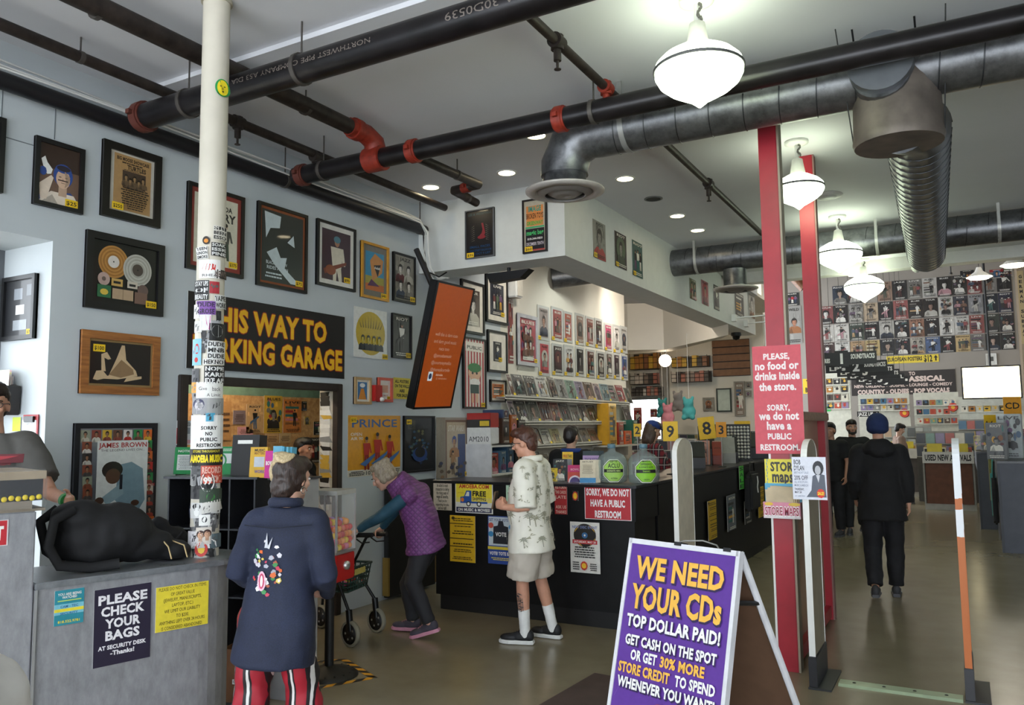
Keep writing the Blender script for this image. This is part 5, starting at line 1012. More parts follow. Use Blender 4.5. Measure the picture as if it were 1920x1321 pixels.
def a_bob(b, w, h):
    b.rect(0, 0, w, h, H('dfe0ea'))
    for s, y, hh, ww, c in (('BOB', .88, .11, .2, '3a3a44'), ('DYLAN', .74, .11, .3, '3a3a44'), ('BIRTHDAY SALE', .63, .05, .42, '9aa0b4'), ('20% OFF', .51, .1, .4, '5a5a66'), ('ALL BOB DYLAN', .41, .05, .38, '9aa0b4'), ('MUSIC & MERCH', .33, .05, .4, '8a90a4'), ('THURSDAY,', .24, .05, .28, '4a4a54'), ('MAY 24', .17, .05, .2, '4a4a54'), ('AT AMOEBA', .08, .03, .3, '9aa0b4')): b.text(s, w * (.06 + ww / 2), h * y, h * hh, w * ww, H(c), .02)
    b.flat([(w * .4, h * .06), (w * .55, h * .22), (w * .6, h * .55), (w * .75, h * .62), (w * .95, h * .58), (w * .98, h * .06)], H('5a5e6a')); b.disc(w * .77, h * .74, w * .16, h * .17, H('2c2c32'), 16); b.disc(w * .76, h * .69, w * .085, h * .11, H('b9b9bf'), 14); b.flat([(w * .7, h * .58), (w * .82, h * .58), (w * .77, h * .4)], H('c9c9d0')); b.disc(w * .82, h * .15, w * .12, h * .11, H('d83a2a'), 9); b.text('SALE!', w * .82, h * .15, h * .07, w * .18, H('f0d82a'), .05)
a, c, d = P(1484, 856, y=5.58), P(1484, 935, y=5.58), P(1548, 860, y=5.58)
frame_thing('white sale card with a curly haired man on the white gate panel', plane_M(Vector(((a.x + d.x) / 2, 5.582, (a.z + c.z) / 2)), (1, 0, 0), (0, 0, 1)), d.x - a.x, a.z - c.z, a_bob, glass=False, name='sale_card', cat='sign')
# ---------------------------------------------------------------- sandwich board
M = tilt_M((-1.312, 3.654, .141), -1.906, -.25)
t = thing('sandwich_board', 'purple sandwich board asking for CDs on the floor', 'sandwich board', M)
w2 = .32
WF = mat('d5d5d8', .5, var=.1)
MB().box((-w2, -.14, -.02), (w2, 1.0, -.003)).build('front_panel', mat('6b5344', .6), t)
for x0, y0, x1, y1 in ((-w2 - .008, -.145, -w2 + .012, 1.01), (w2 - .012, -.145, w2 + .008, 1.01), (-w2, .985, w2, 1.01)): MB().box((x0, y0, -.03), (x1, y1, .006)).build('frame_bar', WF, t)
b = MB(); b.rect(-.308, -.14, .308, .985, H('5b2f91')); y_ = H('f0b748'); sh = H('2a1a4a')
rng = random.Random(6)
for i in range(25): x, yy = rng.uniform(-.3, .25), rng.uniform(-.1, .95); b.flat([(x, yy), (x + .001, yy), (x + .03, yy + rng.uniform(-.05, .08))], H('8a6ab8'))
def ptx(s, y, h, w, c, bo=.045):
    b.text(s, .006, y - .006, h, w, sh, bo + .02); b.text(s, 0, y, h, w, c, bo)
ptx('WE NEED', .875, .1, .52, y_); ptx('YOUR CDs', 0.7317, .11, .53, y_); ptx('TOP DOLLAR PAID!', 0.6133, .055, .545, W_); ptx('GET CASH ON THE SPOT', 0.5224, .045, .53, W_)
b.text('OR GET', -.14, 0.4552, .045, .16, W_, .045); b.text('30% MORE', .085, 0.4552, .045, .25, y_, .045); b.text('STORE CREDIT', -.13, 0.3897, .045, .31, y_, .045); b.text('TO SPEND', .165, 0.3897, .045, .22, W_, .045); ptx('WHENEVER YOU WANT!', 0.3233, .045, .56, W_)
b.disc(.0, .17, .1, .1, H('c04a5a'), 24); b.disc(.0, .17, .085, .085, H('e8d8e0'), 24); b.disc(.0, .17, .05, .05, H('d8a83a'), 9); b.build('print', PRINT, t)
Mi = M.inverted(); back = M @ Vector((0, 1.0, -.03)); n = (M.to_3x3() @ Vector((0, 0, 1))); n.z = 0; n.normalize(); rt = M.to_3x3() @ Vector((1, 0, 0))
bb = back - n * .62; bb.z = 0
for s in (-1, 1):
    p0, p1 = Mi @ (back + rt * s * .31), Mi @ (bb + rt * s * .31); MB().tube([p0, p1], .022, 4).build('rear_leg', WF, t)
MB().add([Mi @ (back + rt * s * .29 - n * .02 - Vector((0, 0, .02))) for s in (-1, 1)] + [Mi @ (bb * .96 + back * .04 + rt * s * .29) for s in (1, -1)], [(0, 1, 2, 3)]).build('rear_panel', mat('6f5340', .6), t)
q0 = M @ Vector((.31, .78, -.02)); q1 = back + (bb - back) * .22 + rt * .31; MB().tube([Mi @ q0, Mi @ q1], .012, 6).build('hinge_strap', BLACK, t)
MB().tube([(-.06, 1.0, -.0), (-.02, 1.03, -.04), (.06, 1.045, -.08), (.15, 1.03, -.07), (.2, 1.0, -.03)], .004, 6).build('cord', mat('8a8a86', .5), t)
for x in (-.02, .26): MB().box((x - .02, 1.0, -.05), (x + .02, 1.018, .01)).build('hinge', BLACK, t)
# ---------------------------------------------------------------- floor mats
for lb, q, c, z in (('brown entrance mat at the bottom of the picture', [(1115, 1264), (1230, 1285), (1290, 1420), (880, 1400)], '4a3a34', .012), ('black rubber mat inside the check desk', [(402, 1215), (520, 1290), (470, 1360), (330, 1420), (300, 1290)], '1c1c1e', .01)):
    pts = [P(x, y, z=0) for x, y in q]; b = MB(); b.prism([(p.x, p.y) for p in reversed(pts)], .001, z); tag(b.build('floor_mat', mat(c, .9, bump=.4, bscale=300)), lb, 'mat')
# ---------------------------------------------------------------- check desk, steel block, pole
def PL(px, py, o, n):                            # photo pixel -> point on the plane through o with normal n
    r = CAMR @ Vector((px - 960.0, -(py - 660.5), -F_PX)); return CAM + r * ((Vector(o) - CAM).dot(n) / r.dot(n))
L0, L1, DT = Vector((-3.65, 2.15, 0)), Vector((-3.42, 2.94, 0)), 1.03
dd = (L1 - L0).normalized(); dn = Vector((dd.y, -dd.x, 0))       # along the desk, out to the aisle
MD = Matrix.Translation(L0) @ Matrix((dd, -dn, Vector((0, 0, 1)))).transposed().to_4x4()   # x along, y inward
dl = (L1 - L0).length
t = thing('check_desk', 'low brushed steel bag check desk with rounded end', 'desk', MD)
rd = .24; arc = [(dl - .02 + rd * math.sin(a), rd - rd * math.cos(a)) for a in [math.pi * i / 14 for i in range(15)]]
MB().prism([(0.002, 0)] + [(x - .05, y) for x, y in arc] + [(0.002, rd * 2)], 0, DT - .03).build('body', STEEL, t)
MB().prism([(0.002, -.012)] + [(x + .0 + (.02 if 0 < y < .47 else 0), y - .012 + y * .05) for x, y in arc] + [(0.002, .5)], DT - .03, DT).build('desktop', steel_mat('worn_steel_top', '74777b', '9c9fa3', .25, (3, 3, 2), .5), t, bevel=.004)
MB().box((.001, -.014, 0), (.012, -.001, DT - .03)).build('corner_strip', mat('c9cacc', .3, .8), t)
t = thing('steel_block', 'tall brushed steel security podium at the left edge', 'podium', MD)
MB().box((-1.3, 0, 0), (-.002, .62, 1.35)).build('body', STEEL, t, bevel=.006)
MB().box((-1.3, -.01, 1.35), (.03, .64, 1.362)).build('top_sheet', mat('9a8f80', .4, .4), t)
PT = lambda px, py: MD.inverted() @ PL(px, py, L0 + dn * .004, dn)
def desk_sign(label, xl, xr, yt, yb, draw, m=PRINT, rot=0, name='notice'):
    a, c, e = PT(xl, yt), PT(xl, yb), PT(xr, yt); w, h = e.x - a.x, a.z - c.z
    M = MD @ (Matrix.Translation(((a.x + e.x) / 2, -.002, (a.z + c.z) / 2)) @ plane_M((0, 0, 0), (1, 0, 0), (0, 0, 1)) @ Matrix.Rotation(rot, 4, 'Z'))
    t = thing(name, label, 'sign', M); MB().box((-w / 2, -h / 2, 0), (w / 2, h / 2, .002)).build('backing', WHITE, t)
    b = MB(); draw(b, w, h); b.v = [(q[0] - w / 2, q[1] - h / 2, q[2] + .0025) for q in b.v]; b.build('print', m, t)
def a_bags(b, w, h):
    b.rect(0, 0, w, h, H('231c33'))
    for s, y, hh, ww in (('PLEASE', .855, .115, .86), ('CHECK', .70, .115, .76), ('YOUR', .54, .115, .62), ('BAGS', .385, .115, .6), ('AT SECURITY DESK', .235, .05, .84), ('-Thanks!', .155, .055, .42)): b.text(s, w * .5, h * y, h * hh, w * ww, H('efecef'), .05)
desk_sign('dark purple sign asking to check bags on the desk', 178, 284, 1106, 1252, a_bags, rot=.01)
desk_sign('yellow notice about items of value on the desk', 293, 391, 1102, 1186, tx([('PLEASE DO NOT CHECK IN ITEMS', .9), ('OF GREAT VALUE', .45), ('(JEWELRY, MANUSCRIPTS,', .72), ('LAPTOP, ETC.)', .4), ('WE LIMIT OUR LIABILITY', .68), ('TO $200.', .24), ('ANYTHING LEFT OVER 24 HOURS', .86), ('IS CONSIDERED ABANDONED.', .78)], 'e8d43a', '25221a', .005))
def a_cam(b, w, h):
    b.rect(0, 0, w, h, H('2a8a9a')); b.rect(0, h * .3, w, h * .6, H('7ac0d0')); b.rect(0, h * .38, w, h * .47, H('e8d83a')); b.text('YOU ARE BEING', w * .5, h * .88, h * .07, w * .8, W_, .03); b.text('WATCHED', w * .5, h * .79, h * .07, w * .5, W_, .03); b.text('CAM - TEC', w * .5, h * .53, h * .07, w * .6, H('3a6a9a'), .03); b.text('SECURITY', w * .5, h * .33, h * .06, w * .6, H('3a6a9a'), .03); b.text('818.522.9781', w * .5, h * .1, h * .07, w * .74, H('e8d83a'), .03); b.rect(w * .1, h * .68, w * .9, h * .71, H('b8d86a'))
desk_sign('teal being watched camera notice on the desk', 103, 158, 1108, 1174, a_cam)
desk_sign('red edged white sign on the steel podium cut by the frame', -70, 16, 980, 1030, lambda b, w, h: (b.rect(0, 0, w, h, H('d8d0d0')), b.rect(w * .02, h * .03, w * .97, h * .97, H('c02a34')), b.text('EXIT', w * .6, h * .5, h * .5, w * .6, W_, .05)))
# taped display box on the podium
c0 = PL(88, 905, L0 + dn * .05, dn)
p0 = MD.inverted() @ c0
t = thing('taped_box', 'plastic wrapped box with a row of yellow bubbles on the podium', 'box', MD @ Matrix.Translation((p0.x - .45, -.03, 1.363)))
hz = .165
MB().box((0, 0, 0), (.40, .5, .035)).build('tray', mat('8a8072', .5), t); MB().box((.0, .0, .035), (.44, .5, .06)).build('printed_band', mat('1c1a12', .4), t); MB().box((-.0, .0, .06), (.44, .5, hz - .035)).build('dark_body', mat('1d2028', .4), t); MB().box((-.01, -.01, hz - .035), (.45, .51, hz)).build('card_lid', mat('a8977e', .5, var=.2), t)
yb_ = MB().ell((0, 0, 0), (.012, .006, .012), 10, 6).build('yellow_bubble', mat('e8cf2a', .3), t, Matrix.Translation((.02, -.003, .047)))
copies(yb_, [Matrix.Translation((.02 + .027 * i, -.003, .047 + .004 * (i % 2))) for i in range(1, 16)])
b = MB(); b.box((-.014, -.014, .002), (.456, .515, hz + .006)); b.build('plastic_wrap', glass_mat('crumpled_wrap', 'f2f2f2', .05, .12), t, bevel=.008)
# pole
PX, PY_, PR = -3.6, 3.03, .074
pa = math.atan2(-PY_, -PX)                      # towards the viewpoint
t = thing('support_pole', 'cream steel pole plastered with stickers standing on the desk', 'pole', Matrix.Translation((PX, PY_, DT + .0005)))
MB().lathe([(PR, 0), (PR, ZC - DT - .001)], 36).build('shaft', mat('cfc8b8', .45, var=.08, scale=3), t)
MB().lathe([(PR + .012, ZC - DT - .02), (PR + .012, ZC - DT - .001), (PR, ZC - DT - .001)], 36).build('collar', mat('bdb5a4', .5), t)
def pole_z(py): return PD(392, py, 4.33).z - DT
def sticker(u0, u1, y0, y1, bg, draw=None, rot=0, round_=False, k=[0]):
    k[0] += 1; z0, z1 = pole_z(y1), pole_z(y0); x0, x1 = u0 * PR, u1 * PR; w, h = x1 - x0, z1 - z0; b = MB()
    c = H(bg)
    if round_: b.disc(w / 2, h / 2, w / 2, h / 2, c, 24)
    else:
        n = max(2, int(w / .012)); z = b.lay()
        b.add([(w * i / n, yy, z) for yy in (0, h) for i in range(n + 1)], [(i, i + 1, n + 2 + i, n + 1 + i) for i in range(n)], col=c)
    if draw: draw(b, w, h)
    cr, sr = math.cos(rot), math.sin(rot); vv = []
    for x, y, z in b.v:
        x, y = x - w / 2, y - h / 2; x, y = x * cr - y * sr, x * sr + y * cr
        u = (x0 + w / 2 + x) / PR; u = math.asin(max(-.999, min(.999, u))) if abs(u) < 1 else u * 1.57
        r = PR + .0006 + .00009 * k[0] + z * .35; a = pa + u
        vv.append((r * math.cos(a), r * math.sin(a), z0 + h / 2 + y))
    b.v = vv; b.build('sticker', PRINT, t)
def stx(*ls, c='1a1a1a', bo=.04):
    def f(b, w, h):
        for i, s in enumerate(ls): b.text(s, w / 2, h * (1 - (i + .5) / len(ls)), h / len(ls) * .68, w * .9, H(c), bo)
    return f
rng = random.Random(21)
def blot(b, w, h):
    c = H(rng.choice(('1c1c1c', '3a3a3a', '8a8a88', 'c9c9c6', '5a5a58', '2a2a2e')))
    for i in range(3): x, y = rng.uniform(.05, .6) * w, rng.uniform(.05, .6) * h; b.flat([(x, y), (x + rng.uniform(.15, .35) * w, y + .05 * h), (x + .3 * w, y + rng.uniform(.2, .35) * h), (x + .05 * w, y + .25 * h)], c)
for i in range(100):                              # layer of overlapped small grey stickers on the lower half
    y = rng.uniform(868, 1028) if i < 74 else rng.uniform(560, 868); u = rng.uniform(-1, .6); sticker(u, u + rng.uniform(.3, .7), y, y + rng.uniform(12, 30), rng.choice(('8a8a8a', '5c5c5e', 'b9b9b8', '3a3a3c', 'd2d2d0', '77777a', 'a0a0a2', '262628')), blot, rng.uniform(-.25, .25))
def face_(b, w, h): b.disc(w * .5, h * .5, w * .36, h * .44, H('f0d81e')); b.disc(w * .38, h * .58, w * .06, h * .03, BK, 8); b.disc(w * .62, h * .58, w * .06, h * .03, BK, 8); b.flat([(w * .48, h * .55), (w * .56, h * .4), (w * .46, h * .4)], H('8a7a10')); b.disc(w * .52, h * .28, w * .06, h * .05, BK, 8)
sticker(.0, .98, 122, 157, '1f9a4a', face_, 0, True)
sticker(.1, .95, 415, 442, 'd6d2c8', stx('SBI', 'BEEN', 'ESSO')); sticker(-.55, -.1, 437, 453, '2a2018', lambda b, w, h: b.disc(w * .5, h * .45, w * .3, h * .25, H('d88a2a')), 0, True); sticker(.0, .95, 448, 474, '1e1e1e', stx('SOAK', 'ISSE', 'PINE', c='d8d8d4')); sticker(-.9, -.2, 457, 481, 'e6e6e2', stx('TEEN', 'UNION', 'SMOKE'), .1)
def rhea(b, w, h): 
    for i in range(4): b.flat([(w * (.15 + .15 * i), h * .5), (w * (.3 + .15 * i), h * .42), (w * (.42 + .12 * i), h * .62 + h * .1 * (i % 2)), (w * (.25 + .12 * i), h * .78)], H('c8302c'))
    b.text('RHEA', w * .5, h * .16, h * .14, w * .7, H('3a3a3a'), 0)
sticker(-.72, .6, 482, 518, 'e9e7e4', rhea, .03); sticker(.25, .98, 500, 517, '1a1717', stx('NEWS', c='6a5a54'))
sticker(-.95, -.1, 522, 560, '19191b', stx('STAY UPS', 'OF', 'BEAUTY', c='d6d6d4')); sticker(-.05, .55, 524, 547, 'a82a34', blot); sticker(.3, 1.0, 549, 575, 'd8d8d6', stx('TAPE', 'WORK'), .1)
sticker(-.8, .35, 562, 588, '7a4a9a', stx('DUDE', 'GROSE', c='2a1a3a')); sticker(-.95, -.62, 568, 595, 'e4e2de', blot); sticker(-.6, .1, 588, 618, 'e0dcdc', lambda b, w, h: b.flat([(w * .5, h * .95), (w * .95, h * .95), (w * .85, 0), (w * .6, h * .4)], H('c83a94'))); sticker(-.9, -.45, 600, 622, 'd8d6d0', blot); sticker(0, .95, 604, 637, '1b1b1c', lambda b, w, h: (b.disc(w * .5, h * .55, w * .36, h * .36, H('8f8f8e'), 14), b.disc(w * .5, h * .55, w * .26, h * .26, H('222'), 12)))
sticker(-.98, -.45, 634, 684, '8ac4dc', lambda b, w, h: (b.disc(w * .5, h * .62, w * .26, h * .2, H('c83a3a'), 12), b.disc(w * .5, h * .62, w * .15, h * .12, H('8ac4dc'), 12), b.disc(w * .45, h * .2, w * .2, h * .1, H('c83a3a'), 10))); sticker(-.1, .98, 638, 672, 'dededc', stx('DUDE', 'MNB', 'DUDE')); sticker(-.35, .95, 672, 683, 'e4e2de', stx('HEKNO')); sticker(-.25, .98, 685, 718, '1c1c1e', stx('NOPE', 'KARE', 'ETF AF', c='e8e8e6')); sticker(-.98, -.55, 690, 718, '5a5a5c', blot)
sticker(-.7, .9, 716, 746, 'e6e5e0', lambda b, w, h: (b.text('Give', w * .25, h * .6, h * .22, w * .3, BK, 0), b.text('back', w * .75, h * .55, h * .2, w * .3, BK, 0), b.text('A Limit', w * .65, h * .2, h * .2, w * .5, BK, 0))); sticker(-.98, -.7, 716, 736, 'e0a03a', blot)
sticker(-.9, -.05, 746, 776, '9a9a9c', lambda b, w, h: bust(b, w * .45, h * .55, h * .6, H('d0cdd0'), H('3a3a5c'), H('55557a'))); sticker(-.05, .95, 746, 776, 'a0a09e', blot); sticker(-.95, .95, 778, 841, 'ebeae6', lambda b, w, h: [b.text(s, w * .56, h * (.62 - .17 * i), h * .1, w * (.5, .22, .52, .74)[i], BK, .05) for i, s in enumerate(('SORRY', 'NO', 'PUBLIC', 'RESTROOM'))]); sticker(-.1, .45, 774, 790, '4aa0c0', blot)
sticker(-.98, .98, 841, 872, '17150f', lambda b, w, h: (b.text('AMOEBA MUSIC', w * .5, h * .42, h * .4, w * .96, H('f0d81e'), .065), b.text('STORE THROUGHOUT', w * .5, h * .86, h * .14, w * .8, H('e8d83a'), .02))); sticker(-.3, .95, 872, 905, 'c84a34', stx('RECORD', 'RACK', c='e8b8a8')); sticker(-.35, .55, 882, 922, '1a1a1c', lambda b, w, h: (b.disc(w * .5, h * .5, w * .46, h * .46, W_), b.disc(w * .5, h * .5, w * .38, h * .38, BK), b.text('99', w * .5, h * .55, h * .32, w * .5, W_, .05)), 0, True)
sticker(-.35, .95, 915, 940, '3a4a3c', lambda b, w, h: b.disc(w * .5, h * .4, w * .2, h * .3, H('3a8a3a'), 9)); sticker(-.3, .95, 938, 958, 'd5d3cc', blot, .2); sticker(-.8, -.2, 940, 968, 'd8d8d6', lambda b, w, h: (b.disc(w * .5, h * .75, w * .4, h * .2, BK, 10), b.disc(w * .5, h * .4, w * .25, h * .3, H('efefec'), 10), b.rect(w * .3, h * .5, w * .7, h * .56, BK))); sticker(-.35, .3, 962, 982, 'efeeea', lambda b, w, h: b.disc(w * .5, h * .55, w * .25, h * .28, H('3a3a3c'), 9))
sticker(-.95, -.3, 992, 1018, 'd5d2d4', blot); sticker(-.5, .4, 985, 1016, 'd8cfc4', lambda b, w, h: [bust(b, w * x, h * y, h * .42, H('d8a888'), H('3a2018'), H('e8e8e6')) for x, y in ((.3, .55), (.72, .6))]); sticker(.35, .95, 998, 1024, '5a6a70', blot); sticker(-.55, .2, 1012, 1038, 'c83a34', lambda b, w, h: b.disc(w * .5, h * .5, w * .28, h * .3, H('e0b83a'), 8), 0, True)
# ---------------------------------------------------------------- backpack and coat on the desk
def blob(name, m, parent, balls, tubes=(), vox=.012, amp=.006, freq=14, M=None, sm=4):
    """soft shape: union of ellipsoids and tapered tubes, voxel fused and creased"""
    b = MB()
    for c, r in balls: b.ell(c, r, 18, 12)
    for pts, r in tubes: b.tube(pts, r, 12)
    return fuse(b, name, m, parent, vox, amp, freq, M, sm)
TS = D.scenes.new('scratch')                     # small scratch scene so that evaluating one mesh stays quick
def fuse(b, name, m, parent, vox=.012, amp=0.0, freq=14, M=None, sm=4, post=None):
    me = D.meshes.new(name); me.from_pydata(b.v, [], b.f); o = D.objects.new(name, me); TS.collection.objects.link(o)
    r = o.modifiers.new('r', 'REMESH'); r.mode = 'VOXEL'; r.voxel_size = vox
    s = o.modifiers.new('s', 'SMOOTH'); s.factor = .5; s.iterations = sm
    with bpy.context.temp_override(scene=TS, view_layer=TS.view_layers[0]): ev = bpy.data.meshes.new_from_object(o.evaluated_get(bpy.context.evaluated_depsgraph_get()))
    D.objects.remove(o); D.meshes.remove(me); ev.name = name; ev.materials.clear(); ev.materials.append(m)
    ev.polygons.foreach_set('use_smooth', [True] * len(ev.polygons))
    if amp or post:
        no = [v.normal.copy() for v in ev.vertices]
        for v, n in zip(ev.vertices, no):
            if amp:
                p = v.co * freq; d = noise.noise(p) + .5 * noise.noise(p * 2.1 + Vector((3, 1, 7)))
                v.co += n * amp * d
            if post: post(v, n)
    o = D.objects.new(name, ev); COL.objects.link(o)
    if parent: o.parent = parent
    if M is not None: o.matrix_local = M
    return o
bpM = MD @ Matrix.Translation((.38, .2, DT + .004))
t = thing('backpack', 'slumped black backpack with a dangling strap on the steel desk', 'backpack', bpM)
CLOTHB = mat('0f0f12', .8, var=.25, bump=.2, bscale=90)
blob('pack_body', CLOTHB, t, [((-.02, .0, .16), (.24, .15, .15)), ((-.15, 0, .25), (.12, .12, .09)), ((.16, .02, .09), (.16, .14, .09)), ((.3, .0, .05), (.1, .1, .05))], vox=.014, amp=.014, freq=9)
b = MB(); b.tube([(-.2, -.1, .3), (-.29, -.13, .26), (-.31, -.13, .14), (-.26, -.12, .05), (-.12, -.1, .02), (.0, -.14, .03)], .013, 8, flat=2); b.build('strap', CLOTHB, t)
b = MB(); b.tube([(-.22, .08, .29), (-.3, .06, .24), (-.27, .05, .1), (-.2, .03, .04)], .014, 8, flat=2); b.build('strap', CLOTHB, t)
for x in (.2, .28): MB().tube([(x, -.06, .15 - (x - .2) * .6), (x + .04, -.12, .08), (x + .05, -.14, .02)], .004, 6).build('zip', mat('a8926a', .4, .5), t)
t = thing('folded_coat', 'black coat heaped between the backpack and the pole', 'coat', MD @ Matrix.Translation((.74, .40, DT + .002)))
blob('coat_body', CLOTHB, t, [((0, 0, .07), (.11, .1, .08)), ((-.04, .03, .13), (.07, .07, .07)), ((.06, 0, .05), (.08, .08, .06))], vox=.012, amp=.016, freq=12)
MB().tube([(-.06, -.08, .02), (0, -.1, .08), (.05, -.08, .12)], .006, 6).build('hem', mat('1c1c20', .7), t)
# ---------------------------------------------------------------- cubby bank behind the desk
e0, e1 = Vector((-4.66, 3.62, 0)), Vector((-4.02, 3.77, 0)); ce = (e1 - e0).normalized(); cn = Vector((-ce.y, ce.x, 0)); cl = (e1 - e0).length
MCu = Matrix.Translation(e0) @ Matrix((ce, cn, Vector((0, 0, 1)))).transposed().to_4x4(); CZ = 1.395
SHM = mat('3a3c40', .4, .5); t = thing('cubby_shelf', 'dark metal cubby shelves behind the sticker pole', 'shelf', MCu)
cols_ = [0, .235, .47, cl]
for x in cols_: MB().box((x - .006, 0, 0), (x + .006, .38, CZ - .014)).build('divider', SHM, t)
MB().box((-.03, -.02, CZ - .014), (cl + .03, .4, CZ)).build('top_board', mat('4a4c50', .35, .5), t)
MB().box((0, .37, 0), (cl, .38, CZ - .014)).build('back_sheet', mat('3c3d40', .5), t)
for z in (.06, .62, 1.05):
    for i in range(3):
        if z == .62 and i == 1: continue
        MB().box((cols_[i] + .006, 0, z), (cols_[i + 1] - .006, .37, z + .01)).build('shelf_board', SHM, t)
t = thing('blue_bag', 'navy bag pushed into the top left cubby', 'bag', MCu @ Matrix.Translation((.13, .2, 1.061)))
blob('bag_body', mat('1d2748', .8, bump=.2), t, [((0, 0, .1), (.09, .12, .1)), ((.02, 0, .2), (.06, .09, .06))], amp=.01); MB().tube([(-.04, -.05, .22), (0, -.06, .27), (.05, -.05, .22)], .01, 6).build('handle', mat('141c38', .8), t)
t = thing('dark_bag', 'black crumpled bag low in the middle cubby', 'bag', MCu @ Matrix.Translation((.36, .18, .07)))
blob('bag_body', CLOTHB, t, [((0, 0, .2), (.1, .14, .2)), ((-.02, .02, .36), (.07, .1, .1))], amp=.02, vox=.014); MB().tube([(-.04, -.05, .42), (0, -.06, .5), (.05, -.05, .42)], .01, 6).build('handle', BLACK, t)
t = thing('cardboard_box', 'open brown cardboard box in the lower cubby beside the denim shirt woman', 'box', MCu @ Matrix.Translation((.60, .05, .001)) @ Matrix.Rotation(.1, 4, 'Z'))
CARD = mat('7a4f2e', .75, var=.15)
for nm, a, c in (('bottom', (-.11, -.14, 0), (.11, .14, .005)), ('side_wall', (-.11, -.14, .005), (.11, -.135, .33)), ('side_wall', (-.11, .135, .005), (.11, .14, .33)), ('end_wall', (-.11, -.135, .005), (-.105, .135, .33)), ('end_wall', (.105, -.135, .005), (.11, .135, .33))): MB().box(a, c).build(nm, CARD, t)
b = MB(); b.rect(-.03, .12, .03, .15, W_); b.text('CD 12', 0, .135, .014, .05, BK); b.build('label', PRINT, t, plane_M((0, -.1405, 0), (1, 0, 0), (0, 0, 1)))
# steel end cabinet
t = thing('steel_cabinet', 'plain grey cabinet end beside the cubby shelves', 'cabinet', at(-3.95, 3.86, 0, 8))
MB().box((0, -.02, 0), (.22, .2, 1.375)).build('body', mat('a4a4a4', .5, .3, var=.12, scale=5), t, bevel=.006); MB().box((-.015, -.035, 1.375), (.235, .21, 1.389)).build('top_sheet', mat('4a4c50', .35, .5), t)
# leaflets, folder and books on the cubby top
def prop(name, label, cat, px0, px1, pyt, depth_y, c, art=None, zb=CZ, th=.02, tilt=.08):
    a = P(px0, 888, y=depth_y); e = P(px1, 888, y=depth_y); zt_ = P((px0 + px1) / 2, pyt, y=depth_y).z; w, h = (e.x - a.x), zt_ - zb
    M = Matrix.Translation(((a.x + e.x) / 2, depth_y, zb + .001)) @ Matrix.Rotation(math.radians(14), 4, 'Z') @ Matrix.Rotation(-tilt, 4, 'X'); t = thing(name, label, cat, M)
    MB().box((-w / 2, 0, 0), (w / 2, th, h)).build('board', mat(c, .5), t)
    if art: b = MB(); art(b, w, h); b.build('print', PRINT, t, plane_M((-w / 2, -.001, 0), (1, 0, 0), (0, 0, 1)))
    return t
def a_green(b, w, h): b.rect(0, 0, w, h, H('1f8a4a')); b.rect(w * .12, h * .15, w * .88, h * .72, H('d8dcd8')); lines(b, w * .18, w * .82, h * .2, h * .68, 9, H('7a807c'), random.Random(3), .35); b.text('NOTICE', w * .5, h * .85, h * .08, w * .6, W_, .03)
def a_green2(b, w, h): b.rect(0, 0, w, h, H('1f8a4a')); b.rect(w * .2, h * .4, w, h * .75, H('d0d8d4')); b.disc(w * .3, h * .5, w * .28, h * .26, H('1f8a4a')); b.disc(w * .3, h * .5, w * .2, h * .19, H('d0d8d4')); b.disc(w * .32, h * .5, w * .09, h * .09, H('1f8a4a'), 9); lines(b, w * .08, w * .8, h * .84, h * .95, 2, H('c8e0cc'), random.Random(1))
prop('safety_poster', 'green bordered notice board left of the pole', 'poster', 330, 367, 838, 3.84, '1f8a4a', a_green, th=.006); prop('safety_poster', 'green recycling notice board right of the pole', 'poster', 404, 437, 837, 3.9, '1f8a4a', a_green2, th=.006)
prop('document_box', 'black upright document folder with a white label', 'folder', 437, 478, 815, 3.86, '141416', lambda b, w, h: (b.rect(0, 0, w, h, H('151517')), b.rect(w * .2, h * .78, w * .75, h * .87, W_)), th=.09)
prop('booklet_stack', 'yellow music booklets standing on the cabinet', 'booklets', 470, 496, 838, 3.78, 'd8a82a', lambda b, w, h: (b.rect(0, 0, w, h, H('dcae2e')), b.text('MUSIC', w * .55, h * .9, h * .08, w * .6, BK, .05), b.text('MATTERS', w * .55, h * .8, h * .08, w * .6, H('8a5a1a'), .04), b.rect(w * .25, h * .35, w * .85, h * .68, H('c4ccd4')), b.text('WORK', w * .6, h * .2, h * .1, w * .6, H('4a4aa0'), .03)), th=.03, zb=1.39); prop('booklet_stack', 'magenta flyers beside the yellow booklets', 'flyers', 497, 512, 845, 3.77, 'c8248a', lambda b, w, h: (b.rect(0, 0, w, h, H('d02a94')), b.text('BOWL', w * .5, h * .55, h * .14, w * .8, W_, .04)), th=.02, zb=1.39)
t5 = prop('booklet_stack', 'pale blue booklets beside the magenta flyers', 'booklets', 511, 525, 836, 3.78, '5fb0cc', lambda b, w, h: (b.rect(0, 0, w, h, H('6ab4d0')), b.rect(w * .2, h * .2, w * .8, h * .7, H('a8d0dc'))), th=.02, zb=1.39)
for k in range(3): MB().box((.032 + .016 * k, .02 * k, 0), (.046 + .016 * k, .06 + .02 * k, .2)).build('booklet', mat(('4aa0c0', '7ac4d8', '58aac8')[k], .5), t5)
t = thing('paper_stack', 'flat stack of papers in front of the yellow booklets', 'papers', at(-3.86, 3.86, 1.39, 12))
for k in range(4): MB().box((-.09 + .004 * k, -.05, .004 * k), (.09 - .003 * k, .05, .004 * k + .003)).build('sheet', mat(('d8d4c8', 'c9a83a', 'e4e2da', '4a4440')[k], .6), t)
